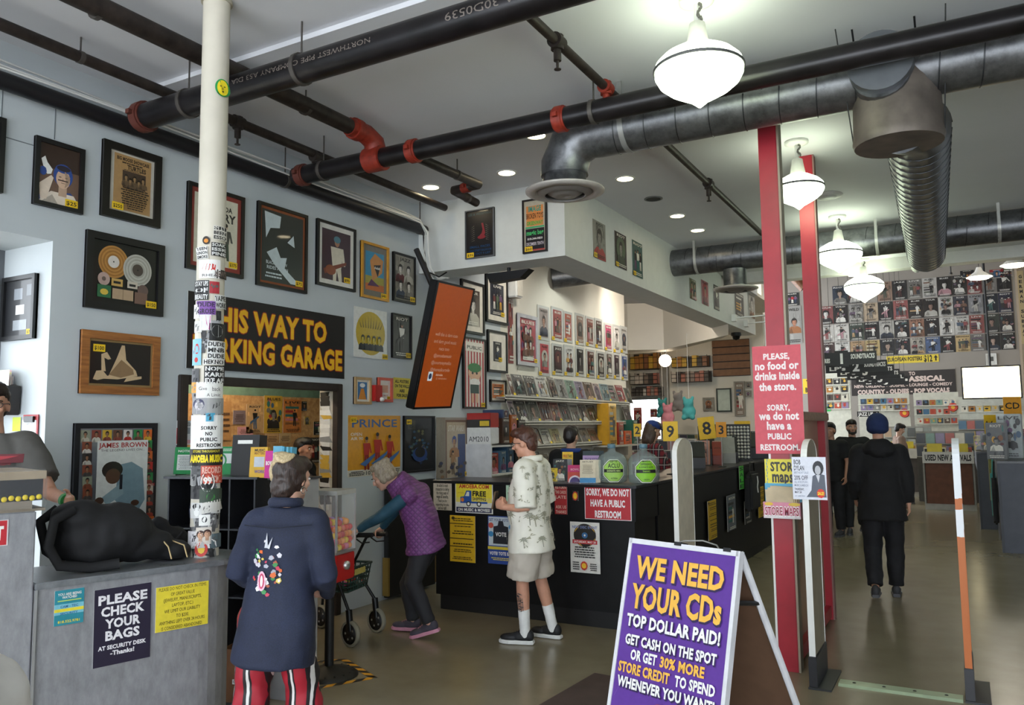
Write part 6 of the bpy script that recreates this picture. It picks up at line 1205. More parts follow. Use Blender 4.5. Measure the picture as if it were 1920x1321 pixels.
wall_pic('white and red poster on the wall left of the sticker pole', 331, 359, 788, 834, lambda b, w, h: (b.rect(0, 0, w, h, H('dcdfe4')), b.rect(0, h * .05, w * .35, h * .7, H('c03a44')), b.rect(w * .4, h * .05, w, h * .2, H('e0a8b8')), b.rect(w * .45, h * .45, w * .9, h * .7, H('9aa0ac')), lines(b, w * .05, w * .95, h * .78, h * .95, 3, H('6a7078'), random.Random(1))), off=.004, glass=False, name='safety_poster')
# flyers on the strand board in the passage
XB = -6.57
for k, (xl, xr, yt, yb, c, kd, lb) in enumerate(((495, 529, 741, 812, 'c9a03a', 5, 'tropical yellow flyer on the plywood'), (531, 565, 748, 811, 'c87a3a', 6, 'sunset flyer with palm top on the plywood'), (437, 460, 769, 795, '7a6a70', None, 'small mauve card on the plywood'), (462, 493, 757, 812, 'c09a6c', 4, 'tan drawing of a standing figure on the plywood'), (412, 434, 752, 825, 'b98a58', None, 'torn brown paper on the plywood beside the pole'), (565, 575, 752, 770, '2a2422', 0, 'tiny black and white sticker on the plywood'), (570, 580, 780, 796, 'c8a24a', 3, 'round yellow badge sticker on the plywood'), (588, 602, 790, 815, '1c1a1a', 6, 'black sticker near the door jamb'), (580, 603, 820, 868, '3a2c28', 1, 'dark film flyer behind the clerk in the doorway'), (445, 474, 800, 816, 'd89aa0', None, 'pink note above the black folder'), (498, 522, 812, 832, 'c9a070', None, 'line drawn card below the tropical flyer'), (524, 545, 812, 830, 'c4a478', None, 'pale card below the sunset flyer'))):
    f = RA(500 + k, c, kd) if kd is not None else (lambda c: lambda b, w, h: (b.rect(0, 0, w, h, H(c)), lines(b, w * .1, w * .9, h * .2, h * .8, 4, H('4a3424'), random.Random(2), .4)))(c)
    wall_pic(lb, xl, xr, yt, yb, f, x=XB, off=.006, glass=False, name='flyer', cat='flyer')
# ---------------------------------------------------------------- gumball machine
gx, gy = -3.93, 4.39
t = thing('capsule_machine', 'red toy capsule machine full of coloured balls on a black stand', 'vending machine', at(gx, gy, 0, 10))
MB().lathe([(.2, 0), (.2, .01), (.17, .03), (.05, .06), (.03, .07)], 32).build('base', mat('26241f', .6, .3), t)
for k in range(16): MB().box((.06, -.004, .03), (.17, .004, .036), Matrix.Rotation(k * math.pi / 8, 4, 'Z')).build('base_rib', mat('1c1b18', .6), t)
MB().cyl((0, 0, .07), (0, 0, .62), .032, 16).build('stand_pole', BLACK, t)
zc = P(640, 1088, y=gy).z; zg = P(640, 1032, y=gy).z; zt2 = P(640, 926, y=gy).z; s = .125
MB().box((-s, -s, zc), (s, s, zg - .015)).build('coin_box', mat('b81f1c', .35), t, bevel=.008)
MB().cyl((0, 0, .6), (0, 0, zc), .05, 14).build('neck', BLACK, t)
MB().box((-s - .004, -s - .004, zg - .015), (s + .004, s + .004, zg)).build('metal_band', mat('b9b9b9', .3, .8), t); MB().box((-s - .004, -s - .004, zt2), (s + .004, s + .004, zt2 + .03)).build('lid', mat('c9c9c4', .35, .4), t)
for sx_, sy_ in ((-1, -1), (1, -1), (1, 1), (-1, 1)): MB().box((sx_ * s - .006, sy_ * s - .006, zg), (sx_ * s + .006, sy_ * s + .006, zt2)).build('corner_bar', mat('d0d0d0', .3, .6), t)
MB().box((-s + .004, -s + .004, zg), (s - .004, s - .004, zt2)).build('clear_case', CLEAR, t)
MB().lathe([(.03, 0), (.03, .02), (.012, .025)], 16).build('coin_knob', mat('c9c9c9', .3, .8), t, Matrix.Translation((s, 0, zg - .1)) @ Matrix.Rotation(math.pi / 2, 4, 'Y'))
bcs = ('d8402c', 'e8832c', 'e8c42e', 'd86a8a', 'b084c0', 'e06a50', 'c92e34', 'f0a04a'); br = .0235; n = 0
proto = {}
for lz in range(5):
    for ly in range(5):
        for lx in range(5):
            if 0 < lx < 4 and ly == 1 and lz < 4 and 0: continue
            c = bcs[(lx * 3 + ly * 5 + lz * 7 + (lx * ly) % 3) % 8]; p = (-.093 + .0465 * lx + .003 * ((ly + lz) % 2), -.093 + .0465 * ly, zg + br + .002 + .0425 * lz)
            if lz == 4 and (lx + ly * 2) % 4 == 0: continue
            if c not in proto: proto[c] = MB().ell((0, 0, 0), br, 12, 8).build('capsule', mat(c, .25), t, Matrix.Translation(p))
            else: copies(proto[c], [Matrix.Translation(p)])
# hazard tape square on the floor round the stand
TAPE = []
q = [P(x, y, z=0) for x, y in ((700, 1270), (645, 1236), (560, 1243), (590, 1290))]
t = thing('hazard_tape', 'black and yellow hazard tape square on the floor round the stand', 'tape', Matrix.Translation((0, 0, .001)))
for i in range(4):
    a, e = q[i], q[(i + 1) % 4]; dv = e - a; L = dv.length; dv.normalize(); sd = Vector((-dv.y, dv.x, 0)) * .025; b = MB(); n = int(L / .06)
    for j in range(n):
        o1, o2 = a + dv * (L * j / n), a + dv * (L * (j + 1) / n); sk_ = dv * .025
        b.add([o1 - sd - sk_, o2 - sd - sk_, o2 + sd + sk_, o1 + sd + sk_], [(0, 1, 2, 3)], col=H('e0a01e') if j % 2 else H('1c1a16'))
    b.build('tape_strip', PRINT, t)
# ---------------------------------------------------------------- walker
wf, wb = P(657, 1212, z=0), P(706, 1185, z=0)
t = thing('walker', 'black four wheeled walker with green basket pushed by the bent woman', 'walker', Matrix.Translation((0, 0, 0)))
def wheel(p, ax=Vector((.15, 1, 0)).normalized(), r=.1):
    p = Vector((p.x, p.y, r)); M = Matrix.Translation(p) @ ax.to_track_quat('Z', 'Y').to_matrix().to_4x4(); Mi_ = Matrix.Identity(4)
    w = MB().lathe([(r - .02, -.017), (r - .004, -.019), (r, -.008), (r, .008), (r - .004, .019), (r - .02, .017)], 32, cap=False).build('wheel', mat('8c8878', .6), t, M)
    MB().lathe([(.02, -.022), (.03, -.014), (r - .02, -.013), (r - .02, .013), (.03, .014), (.02, .022)], 28).build('wheel_disc', BLACK, w, Mi_)
    for s in (-1, 1):
        for k in range(5): MB().lathe([(.009, .0), (.009, .003), (.001, .003)], 8).build('hub_dot', mat('a8a8a4', .4, .5), w, Matrix.Translation((.045 * math.cos(k * 1.257), .045 * math.sin(k * 1.257), s * .0135 - (.0015 if s > 0 else .0015))))
    return p
w1, w2 = wheel(wf), wheel(wb)
gdir = (wb - wf); gdir.z = 0
fo = Vector((-.52, -.1, 0))
w3 = wheel(Vector((wf.x, wf.y, 0)) + fo); w4 = wheel(Vector((wb.x, wb.y, 0)) + fo)
FR = mat('16181a', .4, .3)
for a, c, top in ((w1, w3, PD(678, 1003, 6.40)), (w2, w4, PD(706, 1001, 6.74))):
    MB().tube([top + Vector((.08, .01, .005)), top + Vector((-.02, 0, 0)), top + Vector((-.1, -.01, -.03)), c.lerp(top, .55) + Vector((-.02, 0, 0)), c + Vector((.02, 0, .18)), c + Vector((0, 0, .02))], .013, 8).build('frame_tube', FR, t)
    MB().tube([a + Vector((0, 0, .02)), a + Vector((-.02, 0, .17)), c.lerp(top, .62) + Vector((-.01, 0, 0))], .013, 8).build('rear_tube', FR, t)
    MB().tube([top + Vector((-.03, 0, 0)), top + Vector((.1, .01, .006))], .019, 10).build('hand_grip', BLACK, t)
    MB().tube([top + Vector((-.06, -.0, -.03)), top + Vector((0, -.0, -.06)), top + Vector((.08, 0, -.05))], .006, 6).build('brake_lever', BLACK, t)
    MB().tube([a + Vector((0, 0, .02)), a + Vector((-.02, 0, .18))], .026, 8).build('fork', FR, t)
c1, c2 = w3.lerp(PD(678, 1003, 6.40), .58), w4.lerp(PD(706, 1001, 6.74), .58); MB().tube([c1, c2], .011, 8).build('cross_bar', FR, t)
# basket
bo = (w1 + w2) / 2 + Vector((-.16, -.03, .0)); bo.z = .40; M = Matrix.Translation(bo) @ Matrix.Rotation(math.atan2(gdir.y, gdir.x) - math.pi / 2, 4, 'Z')
BG = mat('1c3a34', .5); bl, bw, bh = .40, .24, .19
for z, gsc in ((0, .82), (.035, .86), (.07, .9), (.105, .94), (.14, .97), (.18, 1.02)):
    x, y = bw / 2 * gsc, bl / 2 * gsc; MB().tube([(-x, -y, z), (x, -y, z), (x, y, z), (-x, y, z), (-x, -y, z), (x, -y, z)], .007 if z < .18 else .011, 6).build('basket_band', BG, t, M)
for k in range(9):
    for sx_ in (-1, 1): y = (-.5 + k / 8) * bl; MB().tube([(sx_ * bw / 2 * .82, y * .82, 0), (sx_ * bw / 2, y, .18)], .006, 5).build('basket_rib', BG, t, M)
for k in range(6):
    for sy_ in (-1, 1): x = (-.5 + k / 5) * bw; MB().tube([(x * .82, sy_ * bl / 2 * .82, 0), (x, sy_ * bl / 2, .18)], .006, 5).build('basket_rib', BG, t, M)
MB().box((-bw * .4, -bl * .4, .0), (bw * .4, bl * .4, .006)).build('basket_floor', BG, t, M)
MB().box((bw / 2 * .97, -.09, .12), (bw / 2 * 1.04, .09, .165)).build('basket_label', mat('d8c46a', .5), t, M)
MB().box((-.09, -bl / 2 * 1.04, .12), (.07, -bl / 2 * .98, .165)).build('basket_label', mat('d8b83a', .5), t, M)
rng = random.Random(11)
for k in range(22):
    c = ('c83a34', 'e0c03a', '8ab84a', 'd86a9a', 'e8e4da', '4a7ac0')[k % 6]; p = M @ Vector((rng.uniform(-.07, .07), rng.uniform(-.14, .14), .03 + .025 * (k % 4)))
    o = MB().ell((0, 0, 0), (.03, .022, .02), 8, 5).build('candy_pack', mat(c, .4)); o.matrix_world = Matrix.Translation(p) @ Matrix.Rotation(rng.uniform(0, 3), 4, 'Z'); tag(o, 'small %s wrapped candy in the walker basket' % ('red', 'yellow', 'green', 'pink', 'white', 'blue')[k % 6], 'candy', 'candies in the walker basket')
# ---------------------------------------------------------------- deep store: poster wall
YB = 27.99
colz = ['1a1a1e', '20304a', '262226', '8a7a5a', '2a2626', 'b9b6ae', '9a948c', '2c2a30', '3a3438', '8a2a2a', '5c5854', '24222c', '3a2a2c']
gridrows = (('top', 522, 560, (None, '22344e', '2a2c30', None, 'a87a58', '26262a', '77736c', 'c4c0b8', '24201f', '3a3634', '9a2a28', '8a8680', '1e1c22')),
            ('second', 560, 597, ('9a2a2c', '241c20', '9a9690', 'c9a878', '1e1e22', 'b03a34', '2c1e1c', '241a18', 'c9c5bc', '3a3a4a', '8f9096', '1c2a3c', '22284a')),
            ('third', 597, 632, ('c4beb4', 'c9c4ba', '3a4a3c', '1c1a1c', 'b4b0a6', '26242c', 'b06a3c', '2a2022', 'd0ccc4', 'c9c5bc', 'a8382a', '3a443a', '2c2832')),
            ('bottom', 632, 664, ('4a2a28', 'c9c5bc', 'b98a3a', 'd0aa2e', '22242c', '2c2a34', 'b4a894', '2a5a9a', '1c1c1e', 'd8ac3a', '77706a', '1e1e1e', '24221f')))
cw_ = 28.3
for rn, y0, y1, cs in gridrows:
    for k, c in enumerate(cs):
        if c is None: continue
        x0 = 1537 + cw_ * k; a, e = P(1720, y0, y=YB), P(1720, y1, y=YB); l, r = P(x0, 640, y=YB), P(x0 + cw_ - .8, 640, y=YB)
        lf = .28 if rn != 'bottom' else 0
        w, h = r.x - l.x, a.z - e.z - .03
        t = thing('wall_poster', '%s poster in the %s row of the far poster wall, %s from the left' % (cnm(c), rn, ORD[k]), 'poster', plane_M(Vector(((l.x + r.x) / 2, YB - .003, (a.z + e.z) / 2)), (1, 0, 0), (0, 0, 1)), 'posters on the far wall')
        MB().box((-w / 2, -h / 2, 0), (w / 2, h / 2, .006)).build('sheet', WHITE, t)
        b = MB(); rand_art(b, w, h, random.Random(k * 31 + y0), c, (0, 1, 4, 5, 6, 4, 2)[(k * 3 + y0) % 7], .45); b.v = [(q[0] - w / 2, q[1] - h / 2, q[2] * 4 + .007) for q in b.v]; b.build('print', PRINT, t)
for k, (x0, x1, y0, y1, c, kd, lb) in enumerate(((1474, 1502, 575, 645, '8a8884', 0, 'tall grey portrait poster between the red posts'), (1472, 1498, 550, 574, '1f1f22', 1, 'small dark poster above the tall portrait between the red posts'), (1466, 1474, 580, 650, '1c1a1a', 6, 'narrow dark poster beside the tall portrait'), (1855, 1882, 506, 523, '8a1f22', 3, 'red poster with a white disc at the top right of the far wall'), (1880, 1900, 500, 522, '8a857c', 6, 'pale poster at the top right corner of the far wall'), (1800, 1826, 508, 522, '1c1a1e', 1, 'dark poster topping the right part of the far wall'))):
    front_pic(lb, x0, x1, y0, y1, RA(600 + k, c, kd), YB, glass=False, name='wall_poster')
front_pic('yellow European posters price strip under the far poster wall', 1662, 1760, 668, 682, lambda b, w, h: (b.rect(0, 0, w, h, H('d8c03a')), b.text('EUROPEAN POSTERS', w * .36, h * .55, h * .5, w * .66, BK, .04), b.text('$12', w * .8, h * .5, h * .8, w * .16, BK, .04), b.flat([(w * .93, h * .15), (w * .96, h * .15), (w * .96, h * .55), (w * .985, h * .55), (w * .945, h * .9), (w * .905, h * .55), (w * .93, h * .55)], BK)), YB, glass=False, name='price_strip', cat='sign')
front_pic('brown genre sign listing classical and comedy on the far wall', 1595, 1791, 699, 742, lambda b, w, h: (b.rect(0, 0, w, h, H('2c2626')), b.text('TO', w * .6, h * .88, h * .14, w * .06, H('d8c4bc'), .04), b.text('CLASSICAL', w * .68, h * .65, h * .2, w * .44, H('d8c4bc'), .06), b.text('NEW ORLEANS - GOSPEL - LOUNGE - COMEDY', w * .5, h * .4, h * .12, w * .94, H('d8c4bc'), .05), b.text('COUNTRY - OLDIES - POP VOCALS', w * .5, h * .15, h * .17, w * .88, H('d8c4bc'), .06)), YB, glass=False, name='genre_sign', cat='sign')
front_pic('yellow sign high on the left of the far wall behind the red post', 1505, 1548, 710, 738, tx([('TUNES', .7), ('BARGAIN', .8)], 'd8b82a', '1c1a14', .04), YB, glass=False, name='genre_sign', cat='sign')
front_pic('small framed notice above the bright screen', 1848, 1868, 663, 684, lambda b, w, h: (b.rect(0, 0, w, h, H('c9c9c4')), b.rect(w * .25, h * .3, w * .75, h * .75, H('3a3a3a'))), YB, fcol='d8d8d4', fw=.02, name='framed_print', cat='picture')
a, e, d = P(1804, 690, y=26), P(1804, 746, y=26), P(1911, 690, y=26)
t = thing('menu_screen', 'bright white display screen hanging in the deep store', 'screen', Matrix.Translation(((a.x + d.x) / 2, 26, (a.z + e.z) / 2))); w, h = d.x - a.x, a.z - e.z
MB().box((-w / 2 - .04, 0, -h / 2 - .04), (w / 2 + .04, .08, h / 2 + .04)).build('case', BLACK, t, bevel=.01); MB().box((-w / 2, -.006, -h / 2), (w / 2, -.001, h / 2)).build('display', mat('fff4d0', .4, var=.02, emit='ffeeb8', es=3.5), t)
MB().cyl((0, .06, h / 2), (0, .06, 6.6 - (a.z + e.z) / 2), .03, 8).build('pole_mount', BLACK, t)
# hanging aisle signs
for k, (cx, cy, sc_, lt_, rt_) in enumerate(((1578, 672, 227, 'ACCESSORIES', 'SOUNDTRACKS'), (1605, 687, 200, "LP's", 'SOUNDTRACKS'), (1622, 695, 183, "LP's", 'T-SHIRTS'), (1637, 702, 168, "LP's", 'T-SHIRTS'), (1650, 709, 155, "LP's", 'VINYL'), (1661, 714, 144, "LP's", "CD's"))):
    y = 15 * 227 / sc_; p = P(cx, cy, y=y); t = thing('aisle_sign', 'black hanging aisle sign with a white number %d, %s in the row' % (min(k + 1, 5), ORD[k]), 'sign', plane_M(p, (1, 0, 0), (0, 0, 1)), 'hanging aisle number signs')
    MB().box((-.56, -.11, -.01), (.56, .11, .01)).build('board', BLACK, t); MB().box((-.11, -.14, -.011), (.11, .14, .011)).build('number_panel', BLACK, t)
    b = MB(); b.z = .0115; b.text(str(min(k + 1, 5)), 0, 0, .17, None, W_, .04); b.text(lt_, -.34, -.03, .07, .3, W_, .04); b.text(rt_, .34, .03, .08, .38, W_, .04); b.build('lettering', PRINT, t)
    for s in (-1, 1): MB().cyl((s * .45, .11, 0), (s * .45, (6.15 if y > 13.4 else 4.1) - p.z + .4, 0), .004, 5).build('chain', BLACK, t)
# ---------------------------------------------------------------- deep store: album walls and bins
def cover(label, p, s, c, M=None, seed=0, group=None, h=None):
    t = thing('album_cover', label, 'album', M if M is not None else plane_M(p, (1, 0, 0), (0, 0, 1)), group); hh = h or s
    MB().box((-s / 2, -hh / 2, 0), (s / 2, hh / 2, .006)).build('sleeve', mat('c9c6bc', .5), t); b = MB(); rng_ = random.Random(seed); c0 = H(c); b.rect(-s / 2, -hh / 2, s / 2, hh / 2, c0); g = H(rng_.choice(('1c1a1a', 'd8d4c8', 'b03a2c', 'd8a83a', '4a6a8a')))
    b.disc(rng_.uniform(-.1, .1) * s, rng_.uniform(-.1, .1) * s, s * rng_.uniform(.15, .3), hh * rng_.uniform(.15, .3), g, 8); b.rect(-s * .4, hh * .32, s * rng_.uniform(0, .4), hh * .42, g); b.v = [(x, y, z * 3 + .007) for x, y, z in b.v]; b.build('print', PRINT, t)
ac = ('8a8c88', 'c9c4b4', '3a4a5a', 'd8d2c0', 'a8702e', '5a4a40', 'c0b49a', '2a2a2c', '7a9a8a', 'b04a34', '3a6a8a', 'd0a83a', '4a3a34', '8a7a9a')
def album_wall(nm, place, y, x0, x1, y0, y1, nx, ny, seed, gp):
    a, e = P(x0, y0, y=y), P(x1, y1, y=y); w, h = e.x - a.x, a.z - e.z
    t = thing('album_wall', 'pale shelf panel of album covers ' + place, 'display wall', Matrix.Translation((a.x, y, 0)))
    MB().box((-.05, .05, 0), (w + .05, .12, a.z + .1)).build('panel', mat('c4c4b8', .6), t)
    for j in range(ny): MB().box((-.05, -.04, e.z + h * j / ny - .02), (w + .05, .05, e.z + h * j / ny)).build('ledge', mat('d2d2c8', .5), t)
    rng_ = random.Random(seed)
    for j in range(ny):
        for i in range(nx):
            s = min(w / nx, h / ny) * .86; cover('%s album cover %s, row %s from the top, %s along' % (cnm(c := rng_.choice(ac)), place, ORD[ny - 1 - j], ORD[i]), Vector((a.x + w * (i + .5) / nx, y + .04, e.z + h * j / ny + s / 2 + .004)), s, c, None, seed * 50 + j * 20 + i, gp)
album_wall('l', 'behind the far red post', 26.2, 1547, 1592, 706, 765, 3, 4, 1, 'albums behind the far red post'); album_wall('m', 'below the genre sign', 24.0, 1612, 1702, 746, 768, 7, 2, 2, 'albums below the genre sign'); album_wall('r', 'left of the bright screen', 25.0, 1716, 1796, 743, 793, 6, 3, 3, 'albums left of the bright screen')
album_wall('s', 'under the bright screen', 27.0, 1800, 1918, 750, 770, 8, 1, 4, 'albums under the bright screen')
front_pic('black jazz records sign on the album shelf', 1607, 1648, 771, 781, lambda b, w, h: (b.rect(0, 0, w, h, H('161616')), b.text("JAZZ LP's", w * .42, h * .5, h * .6, w * .75, W_, .05), b.flat([(w * .88, h * .8), (w * .93, h * .8), (w * .93, h * .4), (w * .96, h * .4), (w * .905, h * .1), (w * .85, h * .4), (w * .88, h * .4)], W_)), 24.05, glass=False, name='genre_sign', cat='sign')
for px, py, lb in ((1696, 774, 'under the jazz shelf'), (1787, 763, 'beside the album wall')):
    yy = 24.03 if px < 1700 else 25.03; p = P(px, py, y=yy); o = MB().lathe([(.1, -.02), (.12, 0), (.1, .02)], 20).build('red_disc_sign', mat('c8402c', .4), None, Matrix.Translation(p) @ Matrix.Rotation(math.pi / 2, 4, 'X')); tag(o, 'small round red and yellow disc sign ' + lb, 'sign')
    MB().lathe([(.05, .022), (.035, .026), (.001, .027)], 16).build('yellow_centre', mat('f0b83a', .4), o)
front_pic('small green lit exit sign in the deep store', 1546, 1557, 762, 771, tx([('EXIT', .7)], '3ad86a', '0c3a1a', .04), 26.24, name='exit_sign', cat='sign')
def record_bin(label, x0, x1, y, depth, zt, front, seed, ntab=5, sign=None, rows_=10):
    t = thing('record_bin', label, 'record bin', Matrix.Translation((x0, y, 0))); w = x1 - x0
    MB().box((.04, .03, .12), (w - .04, depth, zt - .22)).build('cabinet', mat(front, .6, var=.2), t); MB().box((.0, .05, 0), (w, depth, .12)).build('plinth', mat('a9a69c', .5), t)
    for xx in (0, w - .03): MB().box((xx, .0, .12), (xx + .03, depth, zt)).build('end_panel', mat('8f8c84', .5), t)
    MB().box((.0, -.02, zt - .22), (w, .01, zt)).build('front_lip', mat('c9c6bc', .5), t); MB().box((.0, depth, zt - .3), (w, depth + .02, zt)).build('back_lip', mat('c9c6bc', .5), t)
    n = max(2, int(w / .34)); rng_ = random.Random(seed)
    for i in range(n):
        for j in range(rows_):
            c = rng_.choice(ac); yy = .05 + (depth - .1) * j / rows_; M = Matrix.Translation((w * (i + .5) / n, yy, zt - .21)) @ Matrix.Rotation(-.12, 4, 'X')
            o = MB().box((-w / n * .44, 0, 0), (w / n * .44, .012, .3 + rng_.uniform(-.01, .01))).build('record', mat(c, .5), t, M)
        o = MB().box((-w / n * .3, 0, 0), (w / n * .3, .006, .36)).build('divider_tab', mat('d8c23a', .5), t, Matrix.Translation((w * (i + .5) / n, .035, zt - .2)))
        b = MB(); rand_art(b, w / n * .8, .26, rng_); b.build('front_cover', PRINT, t, Matrix.Translation((w * (i + .5) / n - w / n * .4, .03, zt - .2)) @ plane_M((0, 0, 0), (1, 0, 0), (0, .1, 1)))
    if sign: b = MB(); b.rect(0, 0, w, .2, H('d5d2ca')); b.text(sign, w * .5, .1, .11, w * .9, BK, .05); b.build('front_lettering', PRINT, t, plane_M((0, -.022, zt - .21), (1, 0, 0), (0, 0, 1)))
rb0, rb1 = P(1735, 955, z=0), P(1832, 955, z=0)
record_bin('brown fronted record bin with used new arrivals lettering', rb0.x, rb1.x, rb0.y, .9, 1.12, '6a3f28', 4, sign='USED NEW ARRIVALS')
record_bin('record bin in the middle aisle behind the bearded man', -3.4, -1.9, 16.5, .9, 1.05, '3a3838', 5); record_bin('long record bin farther back in the middle aisle', -3.0, -.6, 20.6, .9, 1.1, '4a4440', 6); record_bin('record bin before the album wall at the back', -1.2, 1.6, 22.4, .8, 1.2, '6a6258', 7)
record_bin('record bin at the back left', -4.6, -3.2, 22.0, .9, 1.2, '4a4644', 9)
# upright media racks in the deep store (jewel cases in tiers)
def media_rack(label, x0, x1, y, z0, z1, tiers, seed, cols_=None):
    t = thing('media_rack', label, 'rack', Matrix.Translation((x0, y, 0))); w = x1 - x0; rng_ = random.Random(seed)
    MB().box((0, .12, 0), (w, .16, z1)).build('back_panel', mat('9a988f', .6), t); MB().box((0, 0, 0), (w, .12, z0)).build('base', mat('55534e', .6), t)
    for j in range(tiers):
        z = z0 + (z1 - z0) * j / tiers; MB().box((0, 0, z), (w, .12, z + .012)).build('tier', mat('b9b7ae', .4), t); n = int(w / .16)
        for i in range(n):
            h = min(.24, (z1 - z0) / tiers * .8); c = rng_.choice(cols_ or ac); MB().box((w * i / n + .008, .01, z + .014), (w * (i + 1) / n - .008, .028, z + .014 + h), None).build('case', mat(c, .3), t)
p = P(1716, 850, y=19); media_rack('tiered rack of disc cases right of the beanie man', p.x, P(1830, 850, y=19.5).x, 19.6, .95, 1.5, 2, 11); media_rack('low disc rack by the right counters', P(1800, 850, y=21).x, P(1915, 850, y=21).x, 21.2, .8, 1.75, 4, 12)
media_rack('disc rack behind the far person', P(1655, 800, y=21.5).x, P(1745, 800, y=21.5).x, 21.8, .8, 1.6, 3, 13, ('8f948c', 'b4b6ac', '5a5c58', 'c4a88a'))
# wall at the recess: shelves, frames, slat wall, hanging bags
YR = 17.98
t = thing('slat_wall', 'brown slatted panel under the bulkhead', 'slat wall', Matrix.Translation(P(1337, 706, y=YR - .05)))
o_ = P(1337, 706, y=YR - .05); e_ = P(1404, 634, y=YR - .05); w, h = e_.x - o_.x, e_.z - o_.z
MB().box((0, .02, 0), (w, .045, h)).build('backing', mat('2c1c12', .6), t)
for k in range(5): MB().box((0, -.005, h * k / 5 + .012), (w, .02, h * (k + 1) / 5 - .012)).build('slat', mat('7a5334', .5, var=.15), t)
def wire_shelf(label, x0, x1, y0, y1, seed, n, c, plane=YR - .3):
    a, e = P(x0, y1, y=plane), P(x1, y0, y=plane); w, h = e.x - a.x, e.z - a.z; t = thing('wire_shelf', label, 'shelf', Matrix.Translation((a.x, plane, a.z)))
    MB().box((0, 0, -.012), (w, .28, 0)).build('tray', mat('2c2420', .5), t)
    for z in (h * .35, h * .7): MB().tube([(0, 0, z), (w, 0, z)], .006, 5).build('rail', BLACK, t)
    for x in (0, w / 2, w): MB().tube([(x, 0, 0), (x, 0, h)], .006, 5).build('upright', BLACK, t)
    rng_ = random.Random(seed)
    for i in range(n): MB().box((w * i / n + .006, .02, .001), (w * (i + 1) / n - .006, .2, h * rng_.uniform(.75, 1))).build('packed_item', mat(rng_.choice(c), .5), t)
    MB().box((0, .28, 0), (w, .29, h)).build('back_grid', mat('55504a', .6), t)
wm = ('c9a03a', '8a5a3a', 'd8cdb8', 'b07a3a', '2c2622', 'e0d8c8'); cm = ('b9b4ac', '8a7a70', 'd0c4b8', 'a86a5a', '4a4440')
wire_shelf('wire shelf of yellow packs high by the window', 1181, 1232, 660, 692, 1, 6, wm); wire_shelf('wire shelf of pale packs just above the window', 1181, 1232, 697, 720, 2, 6, cm); wire_shelf('wire shelf of hanging packs over the bright window', 1184, 1240, 722, 742, 3, 8, cm)
wire_shelf('upper wire shelf of yellow boxes left of the slat panel', 1259, 1325, 664, 688, 4, 7, wm); wire_shelf('lower wire shelf of pink boxes left of the slat panel', 1259, 1328, 693, 716, 5, 8, cm)
b = MB(); p = P(1247, 780, y=YR - .1); b.box((p.x - .1, YR - .12, 0), (p.x + .1, YR - .02, 3.19)); struct(b.build('trim_11', mat('9a9892', .4, .3)))
for k, (x0, x1, y0, y1, c, kd, lb) in enumerate(((1343, 1371, 728, 772, '7a6a58', 0, 'dark framed small brown picture on the far left wall'), (1318, 1339, 745, 770, '8a8a80', 3, 'grey wheel patterned picture on the far left wall'), (1376, 1396, 715, 780, '8a7a6c', 6, 'tall collage poster on the far left wall'), (1398, 1409, 715, 728, '8a8680', 0, 'tiny framed picture at the end of the far left wall'), (1397, 1409, 732, 744, 'c4c0b4', 3, 'tiny pale framed picture below the other tiny frame'))):
    front_pic(lb, x0, x1, y0, y1, RA(700 + k, c, kd), YR, fcol='26322c' if k == 0 else '8a8478', fw=.03, mcol='b9c4b8' if k == 0 else None, mw=.14 if k == 0 else 0, glass=False)
for k, (x0, x1, y0, y1, c, lb) in enumerate(((1188, 1203, 764, 806, 'a03a34', 'red poster hanging in the bright far window'), (1219, 1232, 766, 782, '8a4a34', 'small brown poster hanging in the bright far window'))): front_pic(lb, x0, x1, y0, y1, RA(720 + k, c), YR - .02, glass=False, name='poster')
for k, (px, py, c, lb) in enumerate(((1243, 770, '3a8a8c', 'teal plush toy hanging by the pillar'), (1272, 758, '8a8480', 'grey and white plush toy hanging under the shelves'), (1253, 782, 'd88a94', 'pink plush toy hanging beside the teal one'), (1292, 772, '4aa0a0', 'turquoise plush hanging right of the grey toy'))):
    p = P(px, py, y=16.9 - .75 * k); t = thing('plush_toy', lb, 'toy', Matrix.Translation(p)); blob('body', mat(c, .9, bump=.3), t, [((0, 0, 0), (.13, .11, .13)), ((0, -.03, .16), (.1, .09, .09)), ((-.08, -.03, .25), (.035, .03, .05)), ((.08, -.03, .25), (.035, .03, .05)), ((-.08, -.06, -.1), (.05, .06, .05)), ((.08, -.06, -.1), (.05, .06, .05))], vox=.02)
    MB().cyl((0, 0, .08), (0, 0, 3.4 - p.z), .004, 5).build('hanging_cord', WHITE, t)
media_rack('rack of small goods under the far left pictures', P(1255, 850, y=17).x, P(1420, 850, y=17).x, 17.2, 1.0, 1.5, 3, 14, ('6a5a44', '8a7a4a', '3a4a44', 'c9b04a', '4a4a5a'))
media_rack('counter rack behind the cap wearing clerk', -5.4, -4.2, 14.2, .8, 1.45, 3, 15, ('6a4a54', '8a6a6a', '3a3a44', '9a8a7a')); media_rack('rack of disc cases between the side counter and the slat panel', -4.0, -3.3, 12.2, .7, 1.3, 3, 16, ('4a4a4c', '8a4a44', '2c2c34', '9a9a98'))
